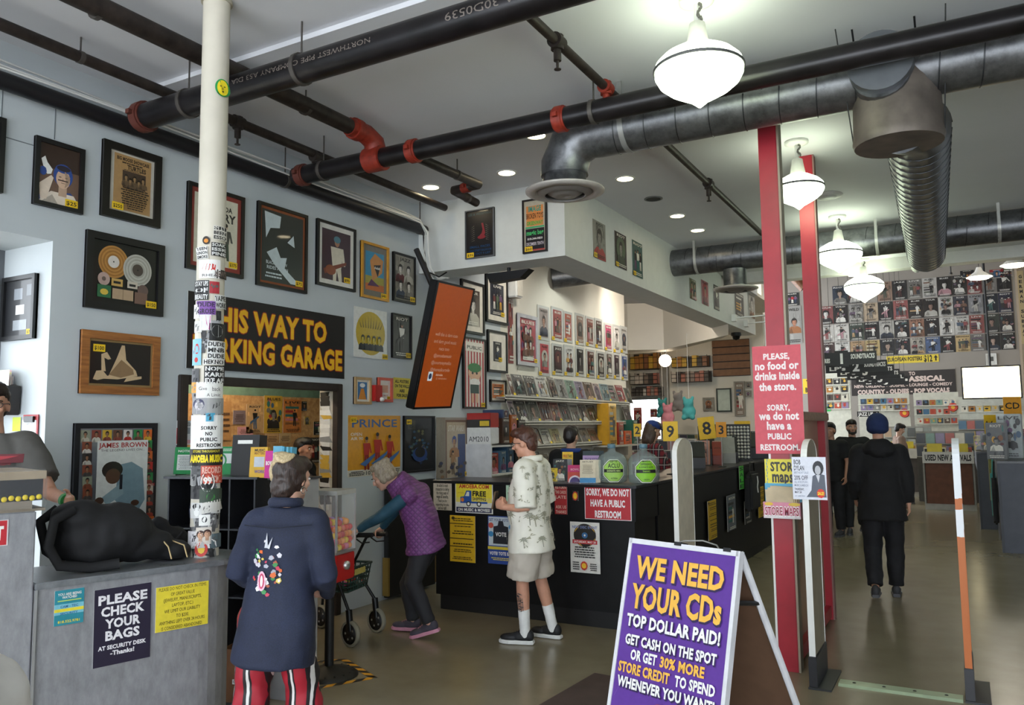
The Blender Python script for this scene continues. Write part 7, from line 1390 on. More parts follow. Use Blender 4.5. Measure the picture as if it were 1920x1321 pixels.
# back bar shelf with bright box sets at the end of the magazine racks
sx_ = P(1170, 840, x=XW + .3)
t = thing('display_ledge', 'small ledge with bright box sets at the end of the magazine wall', 'shelf', Matrix.Translation((XW + .01, 11.75, P(1140, 835, x=XW + .3).z)))
MB().box((0, 0, -.03), (.3, 1.5, 0)).build('board', mat('c9c4b8', .5), t); MB().box((0, 0, -.2), (.02, 1.5, -.03)).build('support', mat('b9b4a8', .5), t)
lz = P(1140, 835, x=XW + .3).z
for k, (yy, l, h, c, lb) in enumerate(((11.95, .32, .66, 'd8a028', 'tall yellow box set on the end ledge'), (12.3, .22, .36, 'b03a2a', 'red and yellow box set on the end ledge'), (12.62, .3, .22, 'e8642a', 'orange box on the end ledge'), (12.95, .22, .4, '2a6a5a', 'green glowing novelty in a dark box on the end ledge'), (13.15, .12, .34, '3a2c2c', 'dark box at the very end of the ledge'))): bx('box_set', lb, 'box set', (XW + .18, yy, lz + .001), (.2, l, h), c, 0, 'box sets on the end ledge', RA(800 + k, c, 6), '+x')
# ---------------------------------------------------------------- right hand counters
GB = mat('474a55', .5, var=.1)
def gcounter(label, x0, y0, x1, y1, zt):
    t = thing('grey_counter', label, 'counter', Matrix.Translation((x0, y0, 0)))
    MB().box((.03, .03, 0), (x1 - x0, y1 - y0, zt - .03)).build('body', GB, t); MB().box((0, 0, zt - .03), (x1 - x0 + .02, y1 - y0 + .02, zt)).build('countertop', mat('2c2d33', .35), t, bevel=.004); MB().box((.0, .0, zt - .3), (.03, y1 - y0, zt - .03)).build('front_ledge', mat('3c3f49', .5), t); MB().box((0, 0, 0), (.03, .06, zt - .3)).build('corner_post', mat('3a3c44', .5), t)
gcounter('near slate grey counter at the right edge', .36, 12.35, 2.6, 14.6, 1.18); gcounter('farther slate grey counter behind the hanging tote bags', .16, 14.9, 2.4, 17.6, 1.22)
for k, (px, py, c, lb, w) in enumerate(((1862, 890, '7f7a4c', 'olive tote bag hanging on the right counter', .2), (1875, 915, '4a9a9c', 'teal tote bag hanging on the right counter', .22), (1888, 920, '1c1a1e', 'black patterned bag hanging on the right counter', .2))):
    p = P(px, py, y=12.9 + .0 * k); p = Vector((.325, 13.75 - .5 * k, p.z + .1)); t = thing('tote_bag', lb, 'bag', Matrix.Translation(p))
    MB().prism([(-w * .8, -.5), (w * .9, -.56), (w, -.1), (.05, .1), (-.05, .1), (-w * .7, -.05)], -.03, .03, plane_M((0, 0, 0), (0, 1, 0), (0, 0, 1))).build('bag_body', mat(c, .8), t, bevel=.02); MB().tube([(0, -.08, .08), (.01, -.03, .3), (.01, .03, .3), (0, .08, .08)], .012, 6).build('handle', mat(c, .8), t)
for k, (px, x, z, h, w, c, lb) in enumerate(((1872, .7, 1.18, .5, .24, '6a6a6c', 'grey spinner display on the near right counter'), (1897, .95, 1.18, .62, .3, 'a9b0b0', 'pale printed cloths stacked on the right counter'), (1857, .5, 1.22, .3, .22, '3a3a34', 'dark box with yellow base on the farther right counter'), (1842, .4, 1.22, .24, .2, 'b9a03a', 'gold ornament box on the farther right counter'), (1912, 1.1, 1.18, .4, .26, '8a4a54', 'pink printed shirt stack at the right edge'))):
    y = (13.0 if k == 0 else 13.5 if k == 1 else 14.1) if z == 1.18 else 15.4 + .4 * (k == 3); p = P(px, 860, y=y); bx('counter_display', lb, 'display', (p.x, y, z + .001), (w, .2, h), c, -8, None, RA(900 + k, c, 5))
card('yellow double sign reading 14 14 over the right counters', 1866, 795, .3, .28, '14 14', dict(y=14.0), 1.18); card('orange sign above the pale cloths at right', 1898, 760, .24, .26, 'CD', dict(y=13.9), 1.18, back='e8a01e')

a_ = P(1911, 575, y=26.89); front_pic('tall narrow tan sign with vertical lettering at the right edge of the far wall', 1906, 1918, 508, 645, lambda b, w, h: (b.rect(0, 0, w, h, H('a8946c')), [b.text(ch, w * .5, h * (.92 - .068 * i), h * .042, w * .5, BK, .04) for i, ch in enumerate('GERMAN SUBWAY') if ch != ' ']), 26.9, glass=False, name='genre_sign', cat='sign')
# ---------------------------------------------------------------- people
V = Vector
def loft(b, rings, n=20):
    """rings: (centre, rx, ry, lateral axis, forward axis)"""
    vs = []
    for c, rx, ry, ax, ay in rings:
        for k in range(n):
            a = 2 * math.pi * k / n; ca, sa = math.cos(a), math.sin(a)
            q = lambda v: math.copysign(abs(v) ** .85, v)
            vs.append(V(c) + V(ax) * rx * q(ca) + V(ay) * ry * q(sa))
    m = len(rings); fs = [(i * n + k, i * n + (k + 1) % n, (i + 1) * n + (k + 1) % n, (i + 1) * n + k) for i in range(m - 1) for k in range(n)]
    fs += [tuple(range(n - 1, -1, -1)), tuple(range((m - 1) * n, m * n))]; b.add(vs, fs, True)
def limb(b, pts, rs, n=12):
    """tapered tube with rounded ends"""
    pts = [V(p) for p in pts]; a = (pts[0] - pts[1]).normalized(); e = (pts[-1] - pts[-2]).normalized()
    P2 = [pts[0] + a * rs[0] * .9, pts[0] + a * rs[0] * .5] + pts + [pts[-1] + e * rs[-1] * .5, pts[-1] + e * rs[-1] * .9]
    b.tube(P2, [rs[0] * .35, rs[0] * .8] + list(rs) + [rs[-1] * .8, rs[-1] * .35], n)
def cuff(b, pts, rs, n=16):
    pts = [V(p) for p in pts]; a = (pts[0] - pts[1]).normalized(); b.tube([pts[0] + a * rs[0] * .9, pts[0] + a * rs[0] * .5] + pts, [rs[0] * .35, rs[0] * .8] + list(rs), n)
def fine(pts, rs, k=3):
    """resample a joint chain smoothly"""
    P2, R2 = [], []
    for i in range(len(pts) - 1):
        for j in range(k): t = j / k; P2.append(V(pts[i]).lerp(V(pts[i + 1]), t)); R2.append(rs[i] * (1 - t) + rs[i + 1] * t)
    return P2 + [V(pts[-1])], R2 + [rs[-1]]
def hand(b, w, d, pn, side, curl=.5, s=1.0):
    """palm and five fingers; w wrist, d direction of the fingers, pn palm normal (where the fingers curl to), side +1 right"""
    d = V(d).normalized(); pn = V(pn); pn = (pn - pn.dot(d) * d).normalized(); x = d.cross(pn) * side       # x: towards the thumb
    k = V(w) + d * .085 * s
    loft(b, [(V(w) - d * .01, .026 * s, .018 * s, x, pn), (V(w) + d * .03 * s, .034 * s, .017 * s, x, pn), (V(w) + d * .07 * s, .041 * s, .016 * s, x, pn), (k, .038 * s, .013 * s, x, pn)], 14)
    for i, L in enumerate((.070, .078, .072, .056)):
        p = V(w) + d * (.08 - .004 * abs(i - 1)) * s + x * (.029 - .0195 * i) * s; a = 0; ch = [p - d * .02]; ch.append(p); rr = [.0085, .0085]
        for j, f in enumerate((.45, .32, .25)):
            a += curl * (.75, .95, .7)[j]; q = d * math.cos(a) + pn * math.sin(a); p = p + q * L * f * s; ch.append(p); rr.append((.0082, .0076, .0066)[j])
        limb(b, ch, [r * s for r in rr], 8)
    p = V(w) + d * .025 * s + x * .03 * s; q = (d * .55 + x * .75 + pn * .35).normalized(); q2 = (d * .85 + x * (.3 - curl * .3) + pn * (.3 + curl * .5)).normalized()
    limb(b, [p - q * .01, p + q * .035 * s, p + q * .035 * s + q2 * .03 * s, p + q * .035 * s + q2 * .054 * s], [.012 * s, .0105 * s, .0092 * s, .0075 * s], 8)
def base_joints(Ht, width=1.0):
    k = Ht / 1.75; J = dict(pel=(0, 0, .95), wai=(0, .01, 1.10), che=(0, 0, 1.30), nek=(0, -.025, 1.475), hed=(0, .01, 1.635))
    for s, t in ((1, 'R'), (-1, 'L')): J.update({'sh' + t: (s * .175 * width, -.02, 1.425), 'el' + t: (s * .235 * width, -.04, 1.15), 'wr' + t: (s * .24 * width, .06, .92), 'hp' + t: (s * .09, 0, .93), 'kn' + t: (s * .1, .03, .5), 'an' + t: (s * .1, -.01, .085)})
    return {a: V(c) * k for a, c in J.items()}
def skin_mat(c): 
    key = 'skin' + c
    if key not in MC:
        t = NT('skin'); f = t.noise(25, 4); c0 = H(c)
        t.set(Base_Color=t.ramp(f, [(.3, tuple(q * .88 for q in c0)), (.7, c0)]), Roughness=.5, Subsurface_Weight=.08); t.b.inputs['Subsurface Radius'].default_value = (.02, .008, .004); MC[key] = t.m
    return MC[key]
def hair_mat(c, c2=None):
    key = 'hair' + c + str(c2)
    if key not in MC:
        t = NT('hair'); mp = t.new('ShaderNodeMapping'); mp.inputs['Scale'].default_value = (60, 60, 6); t.link(t.coord(), mp.inputs[0]); f = t.noise(3, 4, .6, mp.outputs[0])
        t.set(Base_Color=t.ramp(f, [(.35, H(c)), (.65, H(c2 or c))]), Roughness=.42); t.bump(f, .5, .006); MC[key] = t.m
    return MC[key]
def person(label, M, J, Ht, skin='d0a084', vox=.011, girth=1.0, head_rot=(0, 0, 0), hands=('', ''), hair=None, face=True, beard=None, glasses=False,
           top=None, legs=None, shoes=None, extra=None, neck=1.0, curl=(.5, .5), sex='m'):
    """one continuous body mesh; clothing, hair, shoes and facial details are its children"""
    k = Ht / 1.75; t = thing('person', label, 'person', M); lat_h = (J['hpR'] - J['hpL']).normalized(); lat_s = (J['shR'] - J['shL']).normalized()
    Rh = Matrix.Rotation(head_rot[0], 3, 'Z') @ Matrix.Rotation(head_rot[1], 3, 'X') @ Matrix.Rotation(head_rot[2], 3, 'Y'); hc = J['hed']; hs = k ** .5 * .93
    hp = lambda *q: hc + Rh @ (V(q) * hs)
    HM = Matrix.Translation(hc) @ (Rh * hs).to_4x4()
    b = MB()
    # torso
    sp = [J['pel'] - V((0, 0, .06 * k)), J['pel'], J['wai'], J['che'], J['che'].lerp(J['nek'], .6), J['nek']]
    def frames(sp):
        out = []
        for i, p in enumerate(sp):
            tg = (sp[min(i + 1, len(sp) - 1)] - sp[max(i - 1, 0)]).normalized(); f = i / (len(sp) - 1); ax = lat_h.lerp(lat_s, f); ax = (ax - ax.dot(tg) * tg).normalized(); out.append((p, ax, tg.cross(ax)))
        return out
    fr = frames(sp); g = girth
    for dim in ([(.13, .085), (.145, .095), (.12 * g, .085 * g), (.145, .095), (.12, .07), (.055, .055)],): loft(b, [(p, rx * k, ry * k, ax, ay) for (p, ax, ay), (rx, ry) in zip(fr, dim)])
    limb(b, [J['nek'] - V((0, 0, .03)), J['nek'].lerp(hp(0, -.01, -.05), .5), hp(0, -.015, -.04)], [.06 * neck * k, .052 * neck, .052 * neck], 14)
    for s in 'RL':
        limb(b, *fine([J['sh' + s], J['el' + s], J['wr' + s]], [.05 * k, .038 * k, .026 * k])); limb(b, [J['che'].lerp(J['nek'], .55), J['sh' + s]], [.06 * k, .055 * k])
        limb(b, *fine([J['hp' + s], J['kn' + s], J['kn' + s].lerp(J['an' + s], .3), J['an' + s]], [.08 * k, .052 * k, .054 * k, .034 * k]))
        limb(b, [J['an' + s] - V((0, 0, .03)), J['an' + s] + (V(J.get('ft' + s, (0, 1, 0))).normalized() * .07 + V((0, 0, -.045))) * k], [.03 * k, .024 * k])
    # head
    b.ell((0, -.012, .03), (.078, .098, .1), 20, 14, HM); b.ell((0, .022, -.045), (.058, .066, .07), 16, 10, HM); b.ell((0, .062, -.088), (.03, .026, .026), 12, 8, HM); b.ell((0, .07, .03), (.056, .022, .018), 12, 8, HM)
    for s in (-1, 1): b.ell((s * .078, -.008, -.008), (.012, .022, .033), 10, 8, HM); b.ell((s * .04, .058, -.02), (.026, .026, .022), 10, 8, HM)
    b.tube([(0, .08, .028), (0, .1, .0), (0, .112, -.022), (0, .085, -.034)], [.010, .013, .018, .012], 10, HM)
    if face: b.ell((0, .083, -.058), (.026, .012, .011), 10, 6, HM)
    for i, s in enumerate('RL'):
        w = J['wr' + s]; d = J.get('hd' + s, (w - J['el' + s]).normalized()); pn = J.get('pn' + s, V((-1 if s == 'R' else 1, 0, 0))); hand(b, w, d, pn, 1 if s == 'R' else -1, curl[i], k)
    body = fuse(b, 'body', skin_mat(skin), t, min(vox, .0085), 0, sm=3)
    if face:
        for s in (-1, 1):
            ey = MB().ell((s * .033, .082, .008), (.014, .009, .008), 10, 6, HM).build('eye', mat('d8d2cc', .3), t); MB().ell((s * .033, .0885, .008), (.006, .004, .006), 8, 5, HM).build('iris', mat('1c1410', .2), ey)
            MB().tube([V((s * .015, .097, .026)), V((s * .035, .096, .031)), V((s * .055, .08, .026))], .0035, 6, HM).build('eyebrow', mat('2a1c14', .8), t)
        MB().tube([V((-.024, .086, -.058)), V((0, .0965, -.056)), V((.024, .086, -.058))], [.003, .005, .003], 6, HM).build('mouth', mat('8f4a44', .5), t)
    if glasses:
        for s in (-1, 1):
            MB().tube([HM @ V((s * .034 + .024 * math.cos(a), .101, .006 + .017 * math.sin(a))) for a in [6.284 * i / 14 for i in range(15)]], .0022, 5).build('glasses_rim', BLACK, t); MB().tube([HM @ V((s * .058, .099, .01)), HM @ V((s * .084, .05, .012)), HM @ V((s * .084, -.02, .0))], .0022, 5).build('glasses_arm', BLACK, t)
        MB().tube([HM @ V((-.01, .102, .008)), HM @ V((.01, .102, .008))], .002, 5).build('glasses_bridge', BLACK, t)
    if hair:
        hm, balls, tubes, amp = hair; bb = MB()
        for c, r in balls: bb.ell(c, r, 18, 12, HM)
        for pts, r in tubes: bb.tube(pts, r, 10, HM)
        def keep(v, n): pass
        fuse(bb, 'hair', hm, t, max(.007, vox * .8), amp, 40, sm=2)
    if beard: blobm = MB(); [blobm.ell(c, r, 14, 8, HM) for c, r in (((0, .066, -.09), (.045, .03, .032)), ((-.05, .04, -.06), (.02, .035, .045)), ((.05, .04, -.06), (.02, .035, .045)), ((0, .092, -.04), (.03, .01, .008)))]; fuse(blobm, 'beard', hair_mat(beard), t, .008, .003, 60, sm=1)
    # clothing
    if top:
        bb = MB(); e = top.get('ease', .025); hem = top.get('hem', .12); bell = top.get('bell', 0)
        dn_ = (J['pel'] - J['wai']).normalized(); tilt = top.get('hemdir', dn_)
        sp2 = [J['pel'] + V(tilt) * hem * k, J['pel'] + V(tilt) * hem * .5 * k] + sp[1:5] + [J['nek'] + (J['nek'] - J['che']).normalized() * .005]
        dim = [(.15 + bell, .105 + bell), (.152 + bell * .8, .108 + bell * .8), (.15 + bell * .5, .1 + bell * .5), (.128 * g + bell * .3, .095 * g + bell * .3), (.152 + bell * .1, .105), (.132, .08), (.062, .06)]
        loft(bb, [(p, (rx + e) * k, (ry + e) * k, ax, ay) for (p, ax, ay), (rx, ry) in zip(frames(sp2), dim)], 24)
        sl = top.get('sleeve', 'long')
        for s in 'RL':
            limb(bb, [J['che'].lerp(J['nek'], .55), J['sh' + s]], [.07 * k + e * .5, .062 * k + e * .6])
            if sl == 'long': cuff(bb, *fine([J['sh' + s], J['el' + s], J['wr' + s].lerp(J['el' + s], .06)], [.062 * k + e * .7, .05 * k + e * .6, .036 * k + e * .5]))
            elif sl == 'short': cuff(bb, *fine([J['sh' + s], J['sh' + s].lerp(J['el' + s], top.get('slen', .8))], [.064 * k + e * .7, .056 * k + e * .9]))
        o = fuse(bb, top.get('name', 'shirt'), top['mat'], t, vox, top.get('amp', .007), top.get('freq', 9), sm=3, post=top.get('post'))
        t['_top'] = o.name
        if top.get('collar'):
            b4 = MB(); nx = (J['nek'] - J['che']).normalized()
            b4.tube([J['nek'] + nx * (.012 + .018 * (1 - math.sin(q)) / 2) * k + V((.078 * math.cos(q), .072 * math.sin(q) + .004, 0)) * k for q in [6.2832 * i / 18 for i in range(19)]], .019 * k, 8, flat=1.5); fuse(b4, 'collar', top['collar'], t, .008, .003, 20, sm=2)
        if top.get('under'):                        # long sleeves below a vest
            for s in 'RL': b3 = MB(); limb(b3, *fine([J['sh' + s], J['el' + s], J['wr' + s].lerp(J['el' + s], .05)], [.066 * k, .055 * k, .038 * k])); fuse(b3, 'sleeve', top['under'], t, vox, .006, 14, sm=3)
    if legs:
        bb = MB(); e = legs.get('ease', .012); f = legs.get('to', 1.0)
        loft(bb, [(p, (rx + e) * k, (ry + e) * k, ax, ay) for (p, ax, ay), (rx, ry) in zip(frames([J['pel'] - V((0, 0, .1 * k)), J['pel'] - V((0, 0, .02)), J['pel'], J['wai'].lerp(J['pel'], .35)]), ((.13, .09), (.15, .105), (.15, .1), (.13, .09)))])
        for s in 'RL':
            if f >= 1: cuff(bb, *fine([J['hp' + s] - V((0, 0, .03)), J['kn' + s], J['kn' + s].lerp(J['an' + s], .95)], [.09 * k + e, .064 * k + e * 1.2, .05 * k + e * legs.get('flare', 1)]))
            else: cuff(bb, *fine([J['hp' + s] - V((0, 0, .03)), J['hp' + s].lerp(J['kn' + s], f)], [.092 * k + e, .078 * k + e * 1.4]))
        fuse(bb, 'trousers' if f >= 1 else 'shorts', legs['mat'], t, vox, legs.get('amp', .006), 9, sm=3)
    if shoes:
        um, sm_ = shoes[:2]; sock = shoes[2] if len(shoes) > 2 else None
        for s in 'RL':
            a = J['an' + s]; d = J.get('ft' + s, V((0, 1, 0))); d = V(d).normalized(); up = V((0, 0, 1)); up = (up - up.dot(d) * d).normalized(); x = d.cross(up); fM = Matrix.Translation(a) @ Matrix((x, d, up)).transposed().to_4x4() @ Matrix.Scale(k, 4); lo = -.085 + .012
            bb = MB(); bb.ell((0, .13, -.04), (.045, .085, .035), 14, 9, fM); bb.ell((0, .03, -.03), (.042, .09, .045), 14, 9, fM); bb.ell((0, -.03, -.02), (.038, .045, .055), 12, 9, fM); so_ = fuse(bb, 'shoe', um, t, .008, 0, sm=2)
            out = [(.03, -.075), (.04, -.03), (.042, .04), (.05, .13), (.04, .19), (.015, .222), (-.015, .222), (-.04, .19), (-.05, .13), (-.042, .04), (-.04, -.03), (-.03, -.075)]
            MB().prism(out, -.084, -.054, fM).build('sole', sm_, so_, bevel=.006)
            for j in range(4): MB().tube([V((-.02, .05 + .02 * j, .012 - .007 * j)), V((0, .055 + .02 * j, .018 - .008 * j)), V((.02, .05 + .02 * j, .012 - .007 * j))], .004, 5, fM).build('lace', sm_ if sock is None else mat('2a2a2a', .7), so_)
            if sock: b3 = MB(); limb(b3, *fine([a + (J['kn' + s] - a) * shoes[3], a - V((0, 0, .02))], [.05 * k, .042 * k])); fuse(b3, 'sock', sock, t, .009, .002, 30, sm=2)
    if extra: extra(t, J, HM)
    return t
def decal(t, target, name, shapes, M, depth=.6, off=.003, m=PRINT):
    """printed shapes projected onto a garment along -z of M (person space)"""
    b = MB(); [f(b) for f in shapes]
    tr = target.data; bv = BVHTree.FromPolygons([v.co for v in tr.vertices], [tuple(p.vertices) for p in tr.polygons]); d = (M.to_3x3() @ V((0, 0, -1))).normalized(); vs, ok = [], []
    for q in b.v:
        o = M @ V((q[0], q[1], 0)); h = bv.ray_cast(o, d, depth)
        ok.append(h[0] is not None); vs.append(tuple(h[0] - d * (off + q[2] * .6)) if h[0] is not None else tuple(o))
    fs, cs = [], []
    for f, c in zip(b.f, b.c):
        if all(ok[i] for i in f) and max((V(vs[i]) - V(vs[f[0]])).length for i in f) < .2: fs.append(f); cs.append(c)
    b.v, b.f, b.c, b.s, b.mi = vs, fs, cs, [False] * len(fs), [0] * len(fs)
    if fs: return b.build(name, m, t)
def child(t, nm): return next(c for c in t.children if c.name.split('.')[0] == nm)
def W2L(M, p): return M.inverted() @ V(p)
SHORT = lambda lo=0: [((0, -.03, .045), (.087, .1, .1)), ((0, .02, .09), (.078, .085, .055)), ((0, -.06, 0), (.08, .07, .09))]
# --- man in the palm shirt
Mm = at(-3.03, 5.70, 0, 98); Jm = base_joints(1.69, 1.05)
Jm['hed'] = Jm['hed'] + V((0, .035, -.012)); Jm['nek'] = Jm['nek'] + V((0, .0, 0))
wl = W2L(Mm, PD(945, 950, 6.20)); Jm['wrL'] = wl; Jm['elL'] = (Jm['shL'] + V((-.06, -.03, -.30))); Jm['hdL'] = V((.35, .85, .25)); Jm['pnL'] = V((.9, -.2, .0))
Jm['wrR'] = wl + V((.13, .02, -.0)); Jm['elR'] = Jm['shR'] + V((.05, -.03, -.29)); Jm['hdR'] = V((-.5, .8, .2)); Jm['pnR'] = V((-.9, -.2, 0))
Jm['anL'] = W2L(Mm, P(985, 1207, z=0)) * 1; Jm['anL'].z = .085; Jm['anR'] = W2L(Mm, P(1038, 1196, z=0)); Jm['anR'].z = .085
Jm['knL'] = Jm['hpL'].lerp(Jm['anL'], .5) + V((0, .03, 0)); Jm['knR'] = Jm['hpR'].lerp(Jm['anR'], .5) + V((0, .03, 0)); Jm['ftL'] = V((-.1, 1, 0)); Jm['ftR'] = V((.15, 1, 0))
CREAMSH = mat('ebe7da', .7, var=.05, bump=.1)
tm = person('man in a cream palm print shirt, shorts and white socks', Mm, Jm, 1.69, 'd39c82', girth=1.28, head_rot=(.0, -.2, 0), hair=(hair_mat('3a2018', '5a3526'), [((0, -.03, .05), (.086, .1, .098)), ((0, .03, .098), (.08, .08, .045)), ((0, -.07, -.01), (.075, .05, .08)), ((.03, .07, .095), (.05, .04, .035))], [], .006), glasses=True,
    top=dict(mat=CREAMSH, sleeve='short', slen=1.0, hem=.2, ease=.04, bell=.035, amp=.012, freq=7, collar=CREAMSH), legs=dict(mat=mat('c6bdb0', .75, var=.06, bump=.1), to=.92, ease=.035, amp=.012), shoes=(mat('17181c', .6), mat('d8d8d6', .5), mat('e6e6e4', .8), .46), curl=(.9, 1.0))
sh = child(tm, 'shirt'); rngp = random.Random(5)
def palm(cx, cy, s, col):
    def f(b):
        for i in range(9):
            a = math.radians(-20 + 27 * i); L = s * rngp.uniform(.7, 1); mx, my = cx + L * .5 * math.cos(a), cy + L * .5 * math.sin(a) + s * .1; ex, ey = cx + L * math.cos(a), cy + L * math.sin(a) * .8 - s * .12
            w = s * .07; b.flat([(cx, cy), (mx - w * math.sin(a), my + w * math.cos(a)), (ex, ey), (mx + w * math.sin(a), my - w * math.cos(a))], col)
        b.flat([(cx - s * .06, cy), (cx + s * .06, cy), (cx + s * .16, cy - s * 1.1), (cx + s * .06, cy - s * 1.1)], col)
    return f
def sprig(cx, cy, s, col):
    def f(b):
        for i in range(4): a = rngp.uniform(0, 6.28); b.flat([(cx, cy), (cx + s * math.cos(a), cy + s * math.sin(a)), (cx + s * .8 * math.cos(a + .35), cy + s * .8 * math.sin(a + .35))], col)
    return f
gl, gd = H('8f8f7c'), H('a8a48c')
for nm, yaw in (('side', 90), ('back', 180), ('front', 0), ('quarter', 135)):
    a = math.radians(yaw); n = V((-math.sin(a), math.cos(a), 0)); MM = plane_M(n * .6 + V((0, 0, 0)), V((0, 0, 1)).cross(n), (0, 0, 1)); shp = []
    for (u, z, s) in ((-.1, 1.0, .06), (.08, .98, .055), (-.02, 1.18, .05), (.12, 1.2, .04), (-.14, 1.33, .035), (.02, .86, .05), (.05, 1.36, .03)): shp.append(palm(u + rngp.uniform(-.02, .02), z + rngp.uniform(-.03, .03), s, gl if rngp.random() < .6 else gd))
    for i in range(18): shp.append(sprig(rngp.uniform(-.2, .2), rngp.uniform(.8, 1.42), .025, gd))
    decal(tm, sh, 'palm_print', shp, MM, 1.0)
t = thing('phone', 'brown phone case held by the man in the palm shirt', 'phone', Mm @ Matrix.Translation(wl + V((.06, .1, .045))) @ Matrix.Rotation(.2, 4, 'X')); MB().box((-.036, -.006, -.07), (.036, .006, .07)).build('case', mat('6e5236', .5), t, bevel=.004); MB().box((-.03, -.0075, -.062), (.03, -.0062, .062)).build('face_plate', mat('2a2420', .3), t)
leg = child(tm, 'body'); decal(tm, leg, 'tattoo', [lambda b: [b.rect(x, z, x + .012, z + .003, H('3a4448')) for z in [.26 + .008 * i for i in range(14)] for x in (-.02, -.002, .016)][:0] or [b.flat([(rngp.uniform(-.03, .03), z), (rngp.uniform(-.03, .03), z + .004), (rngp.uniform(-.03, .03), z + .012)], H('4a4a4c')) for z in [.26 + .006 * i for i in range(24)]]], plane_M(V((Jm['anL'].x - .5, Jm['anL'].y + .01, 0)), (0, -1, 0), (0, 0, 1)), .7, .002)
# --- bent woman with the walker
Me = at(-3.88, 5.42, 0, 106); Je = base_joints(1.6); LE = lambda px, py, d: W2L(Me, PD(px, py, d))
Je['pel'] = LE(797, 1015, 6.62); Je['wai'] = LE(800, 985, 6.62).lerp(LE(770, 950, 6.62), .35); Je['che'] = LE(775, 935, 6.62); Je['nek'] = LE(741, 898, 6.6); Je['hed'] = LE(718, 893, 6.6)
Je['hpL'] = Je['pel'] + V((-.085, 0, -.02)); Je['hpR'] = Je['pel'] + V((.085, 0, -.02)); Je['shL'] = LE(765, 928, 6.46); Je['shR'] = Je['shL'] + V((.32, 0, .0))
Je['elL'] = LE(716, 966, 6.42); Je['wrL'] = LE(672, 992, 6.40); Je['elR'] = Je['elL'] + V((.3, .02, 0)); Je['wrR'] = Je['wrL'] + V((.38, -.05, -.03)); Je['pnL'] = V((.3, 0, -1)); Je['pnR'] = V((-.3, 0, -1))
Je['knL'] = LE(774, 1092, 6.5); Je['anL'] = LE(806, 1184, 6.5); Je['knR'] = LE(764, 1095, 6.75); Je['anR'] = LE(776, 1178, 6.75); Je['ftL'] = V((0, .93, -.28)); Je['ftR'] = V((0, 1, 0))
Je['anL'].z = max(Je['anL'].z, .12); Je['anR'].z = .085
def quilt():
    t = NT('quilted_vest'); c = t.coord(); sx = t.new('ShaderNodeSeparateXYZ'); t.link(c, sx.inputs[0]); u = t.math('ADD', sx.outputs[1], sx.outputs[2]); v = t.math('SUBTRACT', sx.outputs[1], sx.outputs[2])
    h = t.math('MINIMUM', t.math('PINGPONG', t.math('MULTIPLY', u, 22), .5), t.math('PINGPONG', t.math('MULTIPLY', v, 22), .5)); t.set(Base_Color=t.ramp(h, [(0, H('5e3466')), (.25, H('79447f'))]), Roughness=.55); t.bump(h, .5, .015); return t.m
curl_ = [((0.07 * math.cos(a) * (1 if j else .7), -.03 + .075 * math.sin(a), .06 + (.05 if j == 0 else -.02 - .04 * j)), (.035, .035, .032)) for j in range(3) for a in [.7 * i for i in range(9)] if not (j and math.sin(a) > .45)]
te = person('grey haired woman in a purple vest bending over the walker', Me, Je, 1.58, 'd8a890', head_rot=(.1, -.55, 0), hair=(hair_mat('7d6f5e', 'a89a86'), [((0, -.03, .045), (.092, .105, .1))] + curl_, [], .008),
    top=dict(mat=quilt(), name='vest', sleeve='none', hem=.07, ease=.045, bell=.03, amp=.006, under=mat('1f4a5e', .7, bump=.1)), legs=dict(mat=mat('26262b', .75, var=.1, bump=.1), ease=.012), shoes=(mat('3f3a46', .7), mat('c98aa0', .5)), curl=(1.2, 1.2))
# --- woman in the embroidered denim shirt
Md = at(-2.87, 2.90, 0, 26); Jd = base_joints(1.58); Jd['shR'] = V((.143, -.02, 1.258)); Jd['shL'] = V((-.143, -.02, 1.258)); Jd['hed'] = Jd['hed'] + V((.015, .03, -.02))
Jd['pel'] = Jd['pel'] + V((-.035, 0, 0)); Jd['wai'] = Jd['wai'] + V((-.02, 0, 0)); Jd['elR'] = V((.205, -.02, 1.0)); Jd['wrR'] = V((.15, .18, .88)); Jd['elL'] = V((-.24, .0, 1.02)); Jd['wrL'] = V((-.14, .2, .93)); Jd['hdR'] = V((-.6, .8, 0)); Jd['hdL'] = V((.6, .8, 0))
Jd['anR'] = V((.12, .1, .085)); Jd['anL'] = V((-.1, -.16, .085)); Jd['knL'] = V((-.1, -.02, .46)); Jd['knR'] = V((.11, .09, .47))
for q_ in ('hpR', 'hpL', 'knR', 'knL', 'anR', 'anL'): Jd[q_] = Jd[q_] + V((-.05, 0, 0))
def denim():
    t = NT('denim'); a = t.noise(6, 4); f = t.noise(220, 2); t.set(Base_Color=t.mix(.35, t.ramp(a, [(.3, H('161b2b')), (.7, H('20273f'))]), t.ramp(f, [(.3, H('161b2c')), (.7, H('2c3552'))])), Roughness=.8); t.bump(f, .25, .002); return t.m
def stripes():
    t = NT('striped_trousers'); sx = t.new('ShaderNodeSeparateXYZ'); t.link(t.coord(), sx.inputs[0]); u = t.math('FRACT', t.math('MULTIPLY', t.math('ADD', sx.outputs[0], t.math('MULTIPLY', t.noise(3), .05)), 11.5)); r = t.new('ShaderNodeValToRGB'); r.color_ramp.interpolation = 'CONSTANT'; e = r.color_ramp.elements
    for _ in range(3): e.new(.5)
    for q, (p, c) in zip(e, ((0, 'a01c2c'), (.42, '1a1518'), (.6, 'd8d4d0'), (.74, '1a1518'), (.84, 'a01c2c'))): q.position = p; q.color = (*H(c), 1)
    t.link(u, r.inputs[0]); t.set(Base_Color=r.outputs[0], Roughness=.6); return t.m
